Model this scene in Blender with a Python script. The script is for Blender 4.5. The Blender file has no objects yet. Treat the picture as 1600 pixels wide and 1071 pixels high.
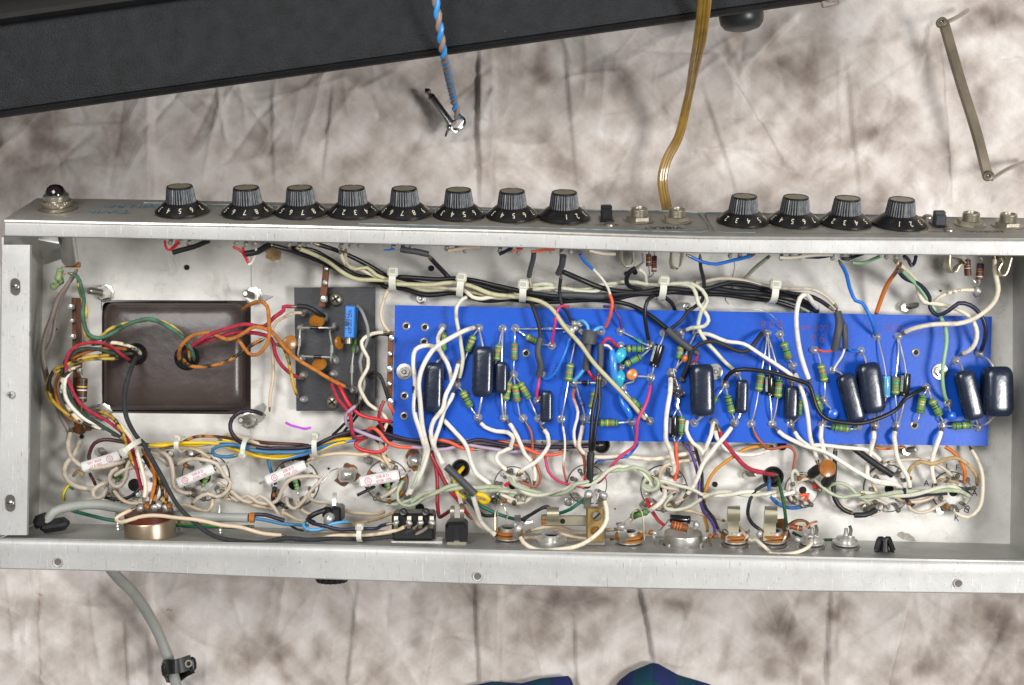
import bpy, math, random
import numpy as np
from mathutils import Vector, Matrix
random.seed(7); rng = np.random.default_rng(7)
scene = bpy.context.scene
col = scene.collection
# ---------------------------------------------------------------- camera, world, lamps, exposure
# 1 Blender unit = 100 mm; the chassis floor is z = 0, the camera looks straight down from 820 mm
CAM = 820.0; FPX = 1941.0
cam = bpy.data.cameras.new('camera'); camo = bpy.data.objects.new('camera', cam); col.objects.link(camo)
camo.location = (0, 0, CAM/100); camo.rotation_euler = (0, 0, 0)
cam.sensor_width = 36; cam.lens = 36*FPX/1600; cam.clip_end = 200; cam.clip_start = .05
scene.camera = camo
w = bpy.data.worlds.new('World'); scene.world = w; w.use_nodes = True
w.node_tree.nodes['Background'].inputs[0].default_value = (1, 1, 1, 1)
w.node_tree.nodes['Background'].inputs[1].default_value = .19
def area(name, loc, target, size, power, color=(1, 1, 1)):
    l = bpy.data.lights.new(name, 'AREA'); l.energy = power; l.size = size; l.color = color; l.shape = 'SQUARE'
    o = bpy.data.objects.new(name, l); col.objects.link(o); o.location = loc
    o.rotation_euler = (Vector(target)-Vector(loc)).to_track_quat('-Z', 'Y').to_euler(); return o
area('window_lamp', (8.6, -1.4, 11.4), (1.2, 0, 0), 3.1, 1400, (1, .995, .985))
area('overhead_fill', (-4.5, 5.5, 14.5), (-.5, 0, 0), 7.5, 2000, (1, 1, 1))  # soft fill added overhead to lower the contrast
scene.view_settings.view_transform = 'Standard'; scene.view_settings.look = 'None'
scene.view_settings.exposure = 0; scene.view_settings.gamma = 1
# ---------------------------------------------------------------- placing: a photo pixel at a height in mm becomes a point
def P(x, y, h=0.0):
    d = (CAM-h)/FPX/100
    return Vector(((x-800)*d, (535.5-y)*d, h/100))
def PS(h=0.0): return (CAM-h)/FPX/100
FR = dict(R=(0,0,1), A=(0,260,3.57), B=(400,260,3.57), C=(800,260,3.57), D=(1200,260,3.57), E=(0,640,3.57), F=(400,640,3.57),
  G=(800,640,3.57), H=(1200,640,3.57), I=(50,400,3.57), J=(400,420,4.76), K=(600,460,4.464), L=(800,460,4.464), M=(1000,460,4.464),
  N=(1180,460,4.464), O=(1350,460,4.464), p=(90,670,5.952), Q=(340,670,5.952), S=(560,670,5.1), T=(740,690,5.636), U=(960,690,5.636),
  V=(1160,690,5.636), X=(1340,670,5.1), Y=(380,360,6.4), Z=(600,360,6.4), a=(1030,370,5.333), b=(1320,370,5.714), c=(480,560,6.695),
  d=(930,310,8), e=(860,470,5.1))
def px(f, x, y):
    fx, fy, s = FR[f]; return fx+x/s, fy+y/s
def at(f, x, y, h=0.0): return P(*px(f, x, y), h)
def path(f, s, h0=5.0):
    """'x y h, x y, F: x y h' -> points; a height holds until the next one; a letter and colon changes the frame"""
    out = []; h = h0
    for tok in s.split(','):
        tok = tok.strip()
        if ':' in tok: f, tok = tok.split(':'); f = f.strip()
        v = [float(q) for q in tok.split()]
        if len(v) > 2: h = v[2]
        out.append(at(f, v[0], v[1], h))
    def turn(i): a, b = (out[i]-out[i-1]).to_2d(), (out[i+1]-out[i]).to_2d(); return a.angle(b, 0) if a.length > 1e-6 and b.length > 1e-6 else math.pi
    i = 1
    while i < len(out)-2:                        # a seam between two frames that runs back over itself
        if turn(i) > 1.74 and turn(i+1) > 1.74: del out[i+1]; i = max(1, i-1)
        else: i += 1
    return out
def lin(hx):
    hx = hx.lstrip('#'); v = [int(hx[i:i+2], 16)/255 for i in (0, 2, 4)]
    return tuple((c/12.92 if c <= .04045 else ((c+.055)/1.055)**2.4) for c in v)+(1.0,)
# ---------------------------------------------------------------- materials
MATS = {}
def mat(name, hx, rough=.5, metal=0.0, var=.12, vscale=6.0, bump=0.0, bscale=60.0, spec=.5, dirt=0.0, dirthx='4a3c2c', dscale=5.0, coat=0.0):
    if name in MATS: return MATS[name]
    m = bpy.data.materials.new(name); m.use_nodes = True; nt = m.node_tree; n = nt.nodes; l = nt.links
    b = n['Principled BSDF']; b.inputs['Roughness'].default_value = rough; b.inputs['Metallic'].default_value = metal
    b.inputs['Specular IOR Level'].default_value = spec
    if coat: b.inputs['Coat Weight'].default_value = coat; b.inputs['Coat Roughness'].default_value = .08
    c = lin(hx)
    tc = n.new('ShaderNodeTexCoord')
    if var or dirt:
        nz = n.new('ShaderNodeTexNoise'); nz.inputs['Scale'].default_value = vscale; nz.inputs['Detail'].default_value = 5
        l.new(tc.outputs['Object'], nz.inputs['Vector'])
        rp = n.new('ShaderNodeValToRGB'); rp.color_ramp.elements[0].position = .32; rp.color_ramp.elements[1].position = .68
        rp.color_ramp.elements[0].color = tuple(x*(1-var) for x in c[:3])+(1,)
        rp.color_ramp.elements[1].color = tuple(min(1, x*(1+var)) for x in c[:3])+(1,)
        l.new(nz.outputs['Fac'], rp.inputs['Fac']); out = rp.outputs['Color']
        if dirt:
            n2 = n.new('ShaderNodeTexNoise'); n2.inputs['Scale'].default_value = dscale; n2.inputs['Detail'].default_value = 8; n2.inputs['Roughness'].default_value = .7
            l.new(tc.outputs['Object'], n2.inputs['Vector'])
            r2 = n.new('ShaderNodeValToRGB'); r2.color_ramp.elements[0].position = .52; r2.color_ramp.elements[1].position = .72
            r2.color_ramp.elements[0].color = (0, 0, 0, 1); r2.color_ramp.elements[1].color = (dirt, dirt, dirt, 1)
            l.new(n2.outputs['Fac'], r2.inputs['Fac'])
            mx = n.new('ShaderNodeMixRGB'); l.new(r2.outputs['Color'], mx.inputs['Fac']); l.new(out, mx.inputs['Color1']); mx.inputs['Color2'].default_value = lin(dirthx)
            out = mx.outputs['Color']
        l.new(out, b.inputs['Base Color'])
    else: b.inputs['Base Color'].default_value = c
    if bump:
        nb = n.new('ShaderNodeTexNoise'); nb.inputs['Scale'].default_value = bscale; nb.inputs['Detail'].default_value = 3
        l.new(tc.outputs['Object'], nb.inputs['Vector'])
        bp = n.new('ShaderNodeBump'); bp.inputs['Strength'].default_value = bump; bp.inputs['Distance'].default_value = .01
        l.new(nb.outputs['Fac'], bp.inputs['Height']); l.new(bp.outputs['Normal'], b.inputs['Normal'])
    MATS[name] = m; return m
def mat_two(name, hx1, hx2, mode='noise', scale=14.0, rough=.7, lo=.45, hi=.55, twist=1.0):
    """two colours: blotches, or a tracer that winds round the wire (uses the wire's own UV: u along, v round)"""
    if name in MATS: return MATS[name]
    m = bpy.data.materials.new(name); m.use_nodes = True; nt = m.node_tree; n = nt.nodes; l = nt.links
    b = n['Principled BSDF']; b.inputs['Roughness'].default_value = rough
    rp = n.new('ShaderNodeValToRGB'); rp.color_ramp.elements[0].position = lo; rp.color_ramp.elements[1].position = hi
    rp.color_ramp.elements[0].color = lin(hx1); rp.color_ramp.elements[1].color = lin(hx2)
    if mode == 'noise':
        tc = n.new('ShaderNodeTexCoord'); nz = n.new('ShaderNodeTexNoise'); nz.inputs['Scale'].default_value = scale; nz.inputs['Detail'].default_value = 4
        l.new(tc.outputs['Object'], nz.inputs['Vector']); l.new(nz.outputs['Fac'], rp.inputs['Fac'])
    else:
        uv = n.new('ShaderNodeUVMap'); uv.uv_map = 'UVMap'; sp = n.new('ShaderNodeSeparateXYZ'); l.new(uv.outputs['UV'], sp.inputs['Vector'])
        m1 = n.new('ShaderNodeMath'); m1.operation = 'MULTIPLY'; m1.inputs[1].default_value = twist; l.new(sp.outputs['X'], m1.inputs[0])
        ad = n.new('ShaderNodeMath'); ad.operation = 'ADD'; l.new(m1.outputs[0], ad.inputs[0]); l.new(sp.outputs['Y'], ad.inputs[1])
        fr = n.new('ShaderNodeMath'); fr.operation = 'FRACT'; l.new(ad.outputs[0], fr.inputs[0]); l.new(fr.outputs[0], rp.inputs['Fac'])
        rp.color_ramp.interpolation = 'CONSTANT' if hi-lo < .02 else 'LINEAR'
    l.new(rp.outputs['Color'], b.inputs['Base Color']); MATS[name] = m; return m
# ---------------------------------------------------------------- mesh builder
class G:
    def __init__(s): s.v = []; s.f = []; s.m = []; s.uv = []; s.sm = []
    def add(s, vs, fs, mi=0, uvs=None, smooth=True):
        o = len(s.v); s.v += [tuple(x) for x in vs]
        for i, f in enumerate(fs):
            s.f.append(tuple(o+k for k in f)); s.m.append(mi); s.sm.append(smooth)
            s.uv += (uvs[i] if uvs else [(0, 0)]*len(f))
        return s
    def tube(s, pts, r, n=8, mi=0, caps=True, flat=1.0):
        pts = [Vector(p) for p in pts]; N = len(pts)
        rs = list(r) if hasattr(r, '__len__') else [r]*N
        T = [(pts[min(i+1, N-1)]-pts[max(i-1, 0)]).normalized() for i in range(N)]
        u = T[0].orthogonal().normalized()
        if flat != 1.0:
            u = T[0].cross(Vector((0, 0, 1)));  u = u.normalized() if u.length > 1e-4 else Vector((1, 0, 0))
        vs = []; L = 0; us = []
        for i in range(N):
            u = (u-T[i]*u.dot(T[i])); u = u.normalized() if u.length > 1e-6 else T[i].orthogonal().normalized()
            if i: L += (pts[i]-pts[i-1]).length
            us.append(L); w_ = T[i].cross(u)
            for k in range(n):
                a = 2*math.pi*k/n; vs.append(pts[i]+(u*math.cos(a)+w_*math.sin(a)*flat)*rs[i])
        fs = []; uvs = []
        for i in range(N-1):
            for k in range(n):
                k2 = (k+1) % n; fs.append((i*n+k, i*n+k2, (i+1)*n+k2, (i+1)*n+k))
                uvs.append([(us[i], k/n), (us[i], (k+1)/n), (us[i+1], (k+1)/n), (us[i+1], k/n)])
        if caps:
            fs.append(tuple(range(n-1, -1, -1))); uvs.append([(0, 0)]*n); fs.append(tuple((N-1)*n+k for k in range(n))); uvs.append([(L, 0)]*n)
        return s.add(vs, fs, mi, uvs)
    def lathe(s, prof, org=(0, 0, 0), axis=(0, 0, 1), n=20, mi=0, up=None, rfun=None):
        """prof: (radius, distance along axis)"""
        ax = Vector(axis).normalized(); u = (Vector(up)-ax*ax.dot(Vector(up))).normalized() if up else ax.orthogonal().normalized(); w_ = ax.cross(u); o = Vector(org)
        vs = []; fs = []
        for i, (r, z) in enumerate(prof):
            for k in range(n):
                a = 2*math.pi*k/n; rr = r*(rfun(a, i) if rfun else 1)
                vs.append(o+ax*z+(u*math.cos(a)+w_*math.sin(a))*rr)
        for i in range(len(prof)-1):
            for k in range(n):
                k2 = (k+1) % n; fs.append((i*n+k, i*n+k2, (i+1)*n+k2, (i+1)*n+k))
        if prof[0][0] > 1e-6: fs.append(tuple(range(n-1, -1, -1)))
        if prof[-1][0] > 1e-6: fs.append(tuple((len(prof)-1)*n+k for k in range(n)))
        return s.add(vs, fs, mi)
    def ring(s, prof, org=(0, 0, 0), axis=(0, 0, 1), n=20, mi=0):
        """closed profile swept round the axis: a washer, a grommet, an eyelet"""
        ax = Vector(axis).normalized(); u = ax.orthogonal().normalized(); w_ = ax.cross(u); o = Vector(org); m = len(prof)
        vs = [o+ax*z+(u*math.cos(2*math.pi*k/n)+w_*math.sin(2*math.pi*k/n))*r for r, z in prof for k in range(n)]
        fs = [(i*n+k, i*n+(k+1) % n, ((i+1) % m)*n+(k+1) % n, ((i+1) % m)*n+k) for i in range(m) for k in range(n)]
        return s.add(vs, fs, mi)
    def box(s, c, d, R=None, bev=0.0, mi=0):
        """chamfered box; d full sizes; R a 3x3 matrix whose columns are the box axes"""
        R = R or Matrix.Identity(3); c = Vector(c); h = [x/2 for x in d]; b = min(bev, min(h)*.9)
        if b <= 0:
            vs = [c+R@Vector((x*h[0], y*h[1], z*h[2])) for x in (-1, 1) for y in (-1, 1) for z in (-1, 1)]
            return s.add(vs, [(0, 1, 3, 2), (4, 6, 7, 5), (0, 4, 5, 1), (2, 3, 7, 6), (0, 2, 6, 4), (1, 5, 7, 3)], mi, smooth=False)
        vs = []; idx = {}
        for x in (-1, 1):
            for y in (-1, 1):
                for z in (-1, 1):
                    for k in range(3):
                        q = [x*(h[0]-b), y*(h[1]-b), z*(h[2]-b)]; sg = (x, y, z)[k]; q[k] = sg*h[k]
                        idx[(x, y, z, k)] = len(vs); vs.append(c+R@Vector(q))
        fs = []
        for k in range(3):
            o1, o2 = [(1, 2), (2, 0), (0, 1)][k]
            for sg in (-1, 1):
                quad = []
                for p, q in ((-1, -1), (1, -1), (1, 1), (-1, 1)):
                    t = [0, 0, 0]; t[k] = sg; t[o1] = p; t[o2] = q; quad.append(idx[(*t, k)])
                fs.append(tuple(quad if sg > 0 else quad[::-1]))
        for k in range(3):
            o1, o2 = [(1, 2), (2, 0), (0, 1)][k]
            for p in (-1, 1):
                for q in (-1, 1):
                    t0 = [0, 0, 0]; t0[o1] = p; t0[o2] = q; t1 = list(t0); t0[k] = -1; t1[k] = 1
                    qd = (idx[(*t0, o1)], idx[(*t1, o1)], idx[(*t1, o2)], idx[(*t0, o2)])
                    fs.append(qd if p*q > 0 else qd[::-1])
        for x in (-1, 1):
            for y in (-1, 1):
                for z in (-1, 1):
                    t = tuple(idx[(x, y, z, k)] for k in range(3)); fs.append(t if x*y*z > 0 else t[::-1])
        return s.add(vs, fs, mi, smooth=False)
    def pill(s, p0, p1, wd, ht, up=(0, 0, 1), ex=3.2, n=20, mi=0, rnd=.35, taper=0.0):
        """moulded block with rounded ends along p0-p1 (wd across, ht along up)"""
        p0 = Vector(p0); p1 = Vector(p1); ax = (p1-p0); L = ax.length; ax.normalize(); up = Vector(up); up = (up-ax*up.dot(ax)).normalized(); sd = ax.cross(up)
        e = min(rnd*wd, L*.45); st = []
        for i in range(6): a = math.pi/2*i/5; st.append((e*(1-math.cos(a)), .55+.45*math.sin(a)))
        prof = [(0, .0)]+st+[(L-z, k) for z, k in reversed(st)]+[(L, .0)]
        vs = []; fs = []
        for i, (z, k) in enumerate(prof):
            k = k*(1-taper*(z/L))
            for j in range(n):
                a = 2*math.pi*(j+.5)/n; ca, sa = math.cos(a), math.sin(a)
                X = abs(ca)**(2/ex)*(1 if ca > 0 else -1); Yv = abs(sa)**(2/ex)*(1 if sa > 0 else -1)
                vs.append(p0+ax*z+sd*(X*wd/2*k)+up*(Yv*ht/2*k))
        for i in range(len(prof)-1):
            for j in range(n): fs.append((i*n+j, i*n+(j+1) % n, (i+1)*n+(j+1) % n, (i+1)*n+j))
        return s.add(vs, fs, mi)
    def prism(s, poly, z0, z1, M=None, mi=0):
        """closed outline (2D) pushed from z0 to z1, placed by matrix M"""
        M = M or Matrix.Identity(4); n = len(poly)
        vs = [M@Vector((x, y, z0)) for x, y in poly]+[M@Vector((x, y, z1)) for x, y in poly]
        fs = [tuple(range(n-1, -1, -1)), tuple(range(n, 2*n))]+[(i, (i+1) % n, n+(i+1) % n, n+i) for i in range(n)]
        return s.add(vs, fs, mi, smooth=False)
    def build(s, name, mats, parent=None, origin=None, world=True, sharp=38):
        me = bpy.data.meshes.new(name); mats = mats if isinstance(mats, (list, tuple)) else [mats]
        vs = np.array(s.v, dtype=np.float64)
        off = np.zeros(3)
        if world:
            if parent is not None: off = np.array(wloc(parent))
            if origin is None and parent is None:
                off = np.array([(vs[:, 0].min()+vs[:, 0].max())/2, (vs[:, 1].min()+vs[:, 1].max())/2, vs[:, 2].min()])
            elif origin is not None: off = np.array(origin)
        me.from_pydata((vs-off).tolist(), [], s.f)
        for m in mats: me.materials.append(m)
        me.polygons.foreach_set('material_index', s.m)
        me.polygons.foreach_set('use_smooth', s.sm)
        if any(u != (0, 0) for u in s.uv):
            ul = me.uv_layers.new(name='UVMap'); ul.data.foreach_set('uv', [c for u in s.uv for c in u])
        me.update()
        if sharp: me.set_sharp_from_angle(angle=math.radians(sharp))
        o = bpy.data.objects.new(name, me); col.objects.link(o)
        if parent is not None:
            o.parent = parent
            if origin is not None: o.location = Vector(off)-wloc(parent)
            if world and parent.rotation_mode == 'QUATERNION': o.rotation_mode = 'QUATERNION'; o.rotation_quaternion = parent.rotation_quaternion.inverted()
        else: o.location = Vector(off)
        return o
def wloc(o):
    v = Vector(o.location)
    while o.parent: o = o.parent; v = v+Vector(o.location)
    return v
def tag(o, label=None, cat=None, group=None, kind=None):
    if label: o['label'] = label
    if cat: o['category'] = cat
    if group: o['group'] = group
    if kind: o['kind'] = kind
    return o
def thing(name, label, cat, loc, group=None):
    o = bpy.data.objects.new(name, None); o.empty_display_size = .05; col.objects.link(o); o.location = loc; return tag(o, label, cat, group)
def inst(name, me, parent, loc=(0, 0, 0), R=None, label=None):
    """an object of its own that shares mesh data; loc in the world, R a 3x3 rotation"""
    o = bpy.data.objects.new(name, me); col.objects.link(o)
    if R is not None: o.rotation_mode = 'QUATERNION'; o.rotation_quaternion = R.to_quaternion()
    o.location = Vector(loc)-(wloc(parent) if parent else Vector())
    if parent: o.parent = parent
    if label: o['label'] = label
    return o
def frame(z, x=None):
    """3x3 with the third column along z, the first near x"""
    z = Vector(z).normalized(); x = Vector(x) if x is not None else z.orthogonal()
    x = (x-z*x.dot(z)).normalized(); y = z.cross(x)
    return Matrix((x, y, z)).transposed()
def spline(pts, step=.035):
    """centripetal Catmull-Rom through the points"""
    pts = [Vector(p) for p in pts]
    if len(pts) < 3:
        k = max(2, int((pts[1]-pts[0]).length/step)); return [pts[0].lerp(pts[1], i/k) for i in range(k+1)]
    q = [pts[0]*2-pts[1]]+pts+[pts[-1]*2-pts[-2]]; out = []
    for i in range(1, len(q)-2):
        p0, p1, p2, p3 = q[i-1:i+3]
        t1 = max((p1-p0).length, 1e-5)**.5; t2 = t1+max((p2-p1).length, 1e-5)**.5; t3 = t2+max((p3-p2).length, 1e-5)**.5
        k = max(2, int((p2-p1).length/step))
        for j in range(k):
            t = t1+(t2-t1)*j/k
            a1 = p0*((t1-t)/t1)+p1*(t/t1); a2 = p1*((t2-t)/(t2-t1))+p2*((t-t1)/(t2-t1)); a3 = p2*((t3-t)/(t3-t2))+p3*((t-t2)/(t3-t2))
            b1 = a1*((t2-t)/t2)+a2*(t/t2); b2 = a2*((t3-t)/(t3-t1))+a3*((t-t1)/(t3-t1))
            out.append(b1*((t2-t)/(t2-t1))+b2*((t-t1)/(t2-t1)))
    out.append(pts[-1]); return out
TXT = {}
def text_mesh(body, size, mt, spacing=1.0):
    k = (body, size, mt.name)
    if k in TXT: return TXT[k]
    cu = bpy.data.curves.new('lettering', 'FONT'); cu.body = body; cu.size = size; cu.align_x = 'CENTER'; cu.align_y = 'CENTER'; cu.space_character = spacing; cu.resolution_u = 2
    o = bpy.data.objects.new('lettering', cu); me = bpy.data.meshes.new_from_object(o); bpy.data.objects.remove(o); bpy.data.curves.remove(cu)
    me.materials.clear(); me.materials.append(mt); TXT[k] = me; return me
def lettering(body, size, mt, parent, loc, R, name='lettering'):
    return inst(name, text_mesh(body, size, mt), parent, loc, R)
# ---------------------------------------------------------------- backdrop cloth
HC = -95.0
def build_cloth():
    st = 3.2; xs = np.concatenate([np.arange(-1000, -200, 20), np.arange(-200, 1806, st), np.arange(1806, 2600, 20)]); ys = np.concatenate([np.arange(-1000, -200, 20), np.arange(-200, 1276, st), np.arange(1276, 2000, 20)]); X, Yp = np.meshgrid(xs, ys)
    Z = np.zeros_like(X)
    def vnoise(sc, seed):
        r = np.random.default_rng(seed); gx = int((xs[-1]-xs[0])/sc)+4; gy = int((ys[-1]-ys[0])/sc)+4; g = r.random((gy, gx))
        fx = (X-xs[0])/sc; fy = (Yp-ys[0])/sc; ix = fx.astype(int); iy = fy.astype(int); fx -= ix; fy -= iy
        fx = fx*fx*(3-2*fx); fy = fy*fy*(3-2*fy)
        return (g[iy, ix]*(1-fx)+g[iy, ix+1]*fx)*(1-fy)+(g[iy+1, ix]*(1-fx)+g[iy+1, ix+1]*fx)*fy
    Z += 5*(vnoise(260, 1)-.5)+2.2*(vnoise(90, 2)-.5)+.9*(vnoise(34, 3)-.5)+.35*(vnoise(13, 9)-.5)
    def seg(x0, y0, x1, y1):
        dx, dy = x1-x0, y1-y0; L2 = dx*dx+dy*dy; t = ((X-x0)*dx+(Yp-y0)*dy)/L2; tc = np.clip(t, 0, 1)
        sd = ((X-x0)*dy-(Yp-y0)*dx)/math.sqrt(L2); dist = np.hypot(X-(x0+dx*tc), Yp-(y0+dy*tc)); return t, sd, dist
    def fold(x0, y0, x1, y1, hgt, wd):       # an overlap: sharp edge, then a long slope away to the side of wd's sign
        t, sd, dist = seg(x0, y0, x1, y1); e = np.clip(np.minimum(t, 1-t)*4+.15, 0, 1)*(np.abs(t-.5) < .62)
        s = sd*np.sign(wd)+4*(vnoise(60, 5)-.5); up = 1/(1+np.exp(-np.clip(s*1.1, -40, 40)))
        return .95*hgt*e*up*np.exp(-np.clip(s, 0, 1e4)/abs(wd))
    def crease(x0, y0, x1, y1, hgt, wd):
        i0, i1 = np.searchsorted(xs, [min(x0, x1)-30, max(x0, x1)+30]); j0, j1 = np.searchsorted(ys, [min(y0, y1)-30, max(y0, y1)+30]); sl = (slice(j0, j1), slice(i0, i1))
        dx, dy = x1-x0, y1-y0; L2 = dx*dx+dy*dy; xx = X[sl]-x0; yy = Yp[sl]-y0; t = (xx*dx+yy*dy)/L2; bend = 5*np.sin(t*2.6+x0); tc = np.clip(t, 0, 1); nrm = math.sqrt(L2)
        dist = np.hypot(xx-(dx*tc-dy/nrm*bend), yy-(dy*tc+dx/nrm*bend)); Z[sl] += hgt*np.exp(-dist/wd)*np.clip(np.minimum(t, 1-t)*5+.3, 0, 1)
    for q in [(238, 100, 240, 330, 6, -60), (236, 880, 234, 1120, 6, -50), (746, 60, 752, 340, 7, 26), (774, 60, 771, 340, 4, -14), (743, 900, 750, 1110, 5, 30), (783, 900, 781, 1110, 5, -26),
              (996, 900, 1024, 1050, 6, 70), (895, 960, 905, 1110, 4, 40), (1296, 900, 1290, 1110, 5, 60), (1425, 925, 1375, 1110, 7, -60), (1150, 128, 1250, 20, 9, 50), (1118, 80, 1235, 270, 6, -70),
              (1465, 60, 1490, 340, 5, -50), (1455, 20, 1425, 130, 5, 60), (1095, 130, 1160, 330, 4, 40), (560, 900, 540, 1100, 3, 60), (660, 1110, 690, 950, 5, 40), (195, 940, 205, 1110, 3, 50),
              (425, 130, 430, 320, 2.5, 60), (60, 890, 65, 1110, 2.5, 50), (1320, 100, 1345, 330, 4, 80), (-50, 300, 30, 210, 4, 60), (1580, 960, 1500, 1110, 4, 60), (520, 120, 500, 320, 3, 50), (880, 60, 905, 330, 3, 60), (950, 90, 925, 330, 2.5, -40)]:
        Z += fold(*q)
    r = np.random.default_rng(21)
    for i in range(460):
        x, y = r.uniform(-200, 1800), r.choice([r.uniform(60, 340), r.uniform(890, 1150), r.uniform(-100, 400)]); a = r.uniform(0, math.pi); L = r.uniform(30, 170)
        crease(x, y, x+L*math.cos(a), y+L*math.sin(a), r.choice([-1, 1, 1])*r.uniform(.7, 2.4), r.uniform(2.6, 6))
    # the dye: soft brown-violet clouds of their own shape
    dye = np.zeros_like(X); wx = X+70*(vnoise(70, 11)-.5)+30*(vnoise(22, 12)-.5); wy = Yp+90*(vnoise(80, 13)-.5)+34*(vnoise(25, 14)-.5)
    for (cx, cy, rx, ry, a) in [(85, 205, 40, 36, 1), (70, 260, 60, 30, .5), (395, 225, 36, 45, .9), (180, 245, 24, 30, .5), (300, 170, 40, 40, .4), (565, 130, 50, 60, .35), (650, 110, 60, 50, .5), (840, 130, 34, 40, 1), (870, 240, 50, 40, .6),
            (640, 240, 60, 50, .35), (975, 110, 30, 50, .5), (1170, 60, 70, 40, .3), (1230, 130, 40, 40, .6), (1260, 240, 50, 60, .5), (1390, 60, 40, 30, .5), (1440, 200, 40, 40, .5), (1545, 45, 60, 25, .9), (1520, 110, 30, 30, .6), (1530, 160, 30, 30, .5),
            (1380, 230, 60, 30, .5), (940, 260, 40, 50, .45), (480, 300, 50, 40, .4), (20, 930, 60, 20, .6), (80, 1040, 60, 40, .35), (180, 960, 40, 60, .4), (440, 1040, 30, 40, .8), (390, 920, 50, 22, .5), (370, 1045, 40, 30, .6), (560, 1000, 25, 50, .5),
            (590, 1070, 60, 40, .4), (690, 1000, 40, 50, .4), (860, 990, 50, 40, .8), (880, 940, 40, 40, .9), (940, 950, 60, 30, .7), (920, 1040, 50, 30, .5), (1010, 980, 30, 70, .6), (1060, 930, 40, 25, .7), (1220, 985, 50, 34, 1), (1190, 1030, 40, 40, .8), (1300, 940, 26, 30, .9),
            (1100, 1060, 60, 20, .3), (1400, 960, 50, 60, .35), (1540, 990, 70, 50, .9), (1590, 1050, 80, 40, 1), (1580, 940, 40, 30, .8), (1480, 1050, 60, 30, .6), (1350, 1070, 40, 30, .6), (620, 180, 30, 60, .4), (1330, 290, 70, 30, .5), (1560, 280, 40, 30, .5), (0, 230, 30, 60, .6), (120, 310, 70, 20, .4)]:
        dye = np.maximum(dye, a*np.exp(-((wx-cx)/rx)**2-((wy-cy)/ry)**2))
    dye = np.clip(dye*.5+.34*(vnoise(60, 15)-.42)+.3*(vnoise(22, 16)-.5)+.16*(vnoise(150, 17)-.3), 0, 1)
    d = (CAM-HC)/FPX/100; V = np.stack([(X-800)*d, (535.5-Yp)*d, (HC+Z)/100], -1).reshape(-1, 3)
    ny, nx = X.shape; i = np.arange(nx-1)[None, :]+nx*np.arange(ny-1)[:, None]; F_ = np.stack([i, i+nx, i+nx+1, i+1], -1).reshape(-1, 4)
    me = bpy.data.meshes.new('backdrop_cloth'); me.vertices.add(len(V)); me.vertices.foreach_set('co', V.ravel()); me.loops.add(F_.size); me.loops.foreach_set('vertex_index', F_.ravel())
    me.polygons.add(len(F_)); me.polygons.foreach_set('loop_start', np.arange(0, F_.size, 4)); me.polygons.foreach_set('loop_total', np.full(len(F_), 4)); me.polygons.foreach_set('use_smooth', np.ones(len(F_), bool))
    at_ = me.attributes.new('dye', 'FLOAT', 'POINT'); at_.data.foreach_set('value', dye.ravel().astype(np.float32)); me.update(calc_edges=True)
    m = bpy.data.materials.new('muslin'); m.use_nodes = True; nt = m.node_tree; n = nt.nodes; l = nt.links; b = n['Principled BSDF']; b.inputs['Roughness'].default_value = .95; b.inputs['Specular IOR Level'].default_value = .1
    a_ = n.new('ShaderNodeAttribute'); a_.attribute_name = 'dye'; tc = n.new('ShaderNodeTexCoord')
    n1 = n.new('ShaderNodeTexNoise'); n1.inputs['Scale'].default_value = 3.2; n1.inputs['Detail'].default_value = 8; n1.inputs['Roughness'].default_value = .62; n1.inputs['Distortion'].default_value = .35; l.new(tc.outputs['Object'], n1.inputs['Vector'])
    ma = n.new('ShaderNodeMath'); ma.operation = 'MULTIPLY_ADD'; l.new(n1.outputs['Fac'], ma.inputs[0]); ma.inputs[1].default_value = .55; l.new(a_.outputs['Fac'], ma.inputs[2])
    sk_ = []
    for rot_, sc_ in ((.6, (.75, .13, 1)), (-.75, (.6, .11, 1)), (1.4, (.9, .14, 1))):      # brushed-on dye: streaks that run several ways
        mq = n.new('ShaderNodeMapping'); mq.vector_type = 'TEXTURE'; mq.inputs['Rotation'].default_value = (0, 0, rot_); mq.inputs['Scale'].default_value = sc_; l.new(tc.outputs['Object'], mq.inputs['Vector']); nq = n.new('ShaderNodeTexNoise'); nq.inputs['Scale'].default_value = 1; nq.inputs['Detail'].default_value = 4; nq.inputs['Roughness'].default_value = .65; l.new(mq.outputs['Vector'], nq.inputs['Vector']); sk_.append(nq.outputs['Fac'])
    s1 = n.new('ShaderNodeMath'); s1.operation = 'ADD'; l.new(sk_[0], s1.inputs[0]); l.new(sk_[1], s1.inputs[1]); s2_ = n.new('ShaderNodeMath'); s2_.operation = 'ADD'; l.new(s1.outputs[0], s2_.inputs[0]); l.new(sk_[2], s2_.inputs[1])
    ms_ = n.new('ShaderNodeMath'); ms_.operation = 'MULTIPLY_ADD'; l.new(s2_.outputs[0], ms_.inputs[0]); ms_.inputs[1].default_value = .36; l.new(ma.outputs[0], ms_.inputs[2]); sb = n.new('ShaderNodeMath'); sb.operation = 'SUBTRACT'; l.new(ms_.outputs[0], sb.inputs[0]); sb.inputs[1].default_value = .52; ma = sb
    rp = n.new('ShaderNodeValToRGB'); e = rp.color_ramp.elements; e[0].position = .2; e[0].color = lin('e0d9d3'); e[1].position = 1.1 if False else 1.0; e[1].color = lin('7d716b')
    x = e.new(.45); x.color = lin('c8beb6'); x = e.new(.7); x.color = lin('a79b92'); l.new(ma.outputs[0], rp.inputs['Fac'])
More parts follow.
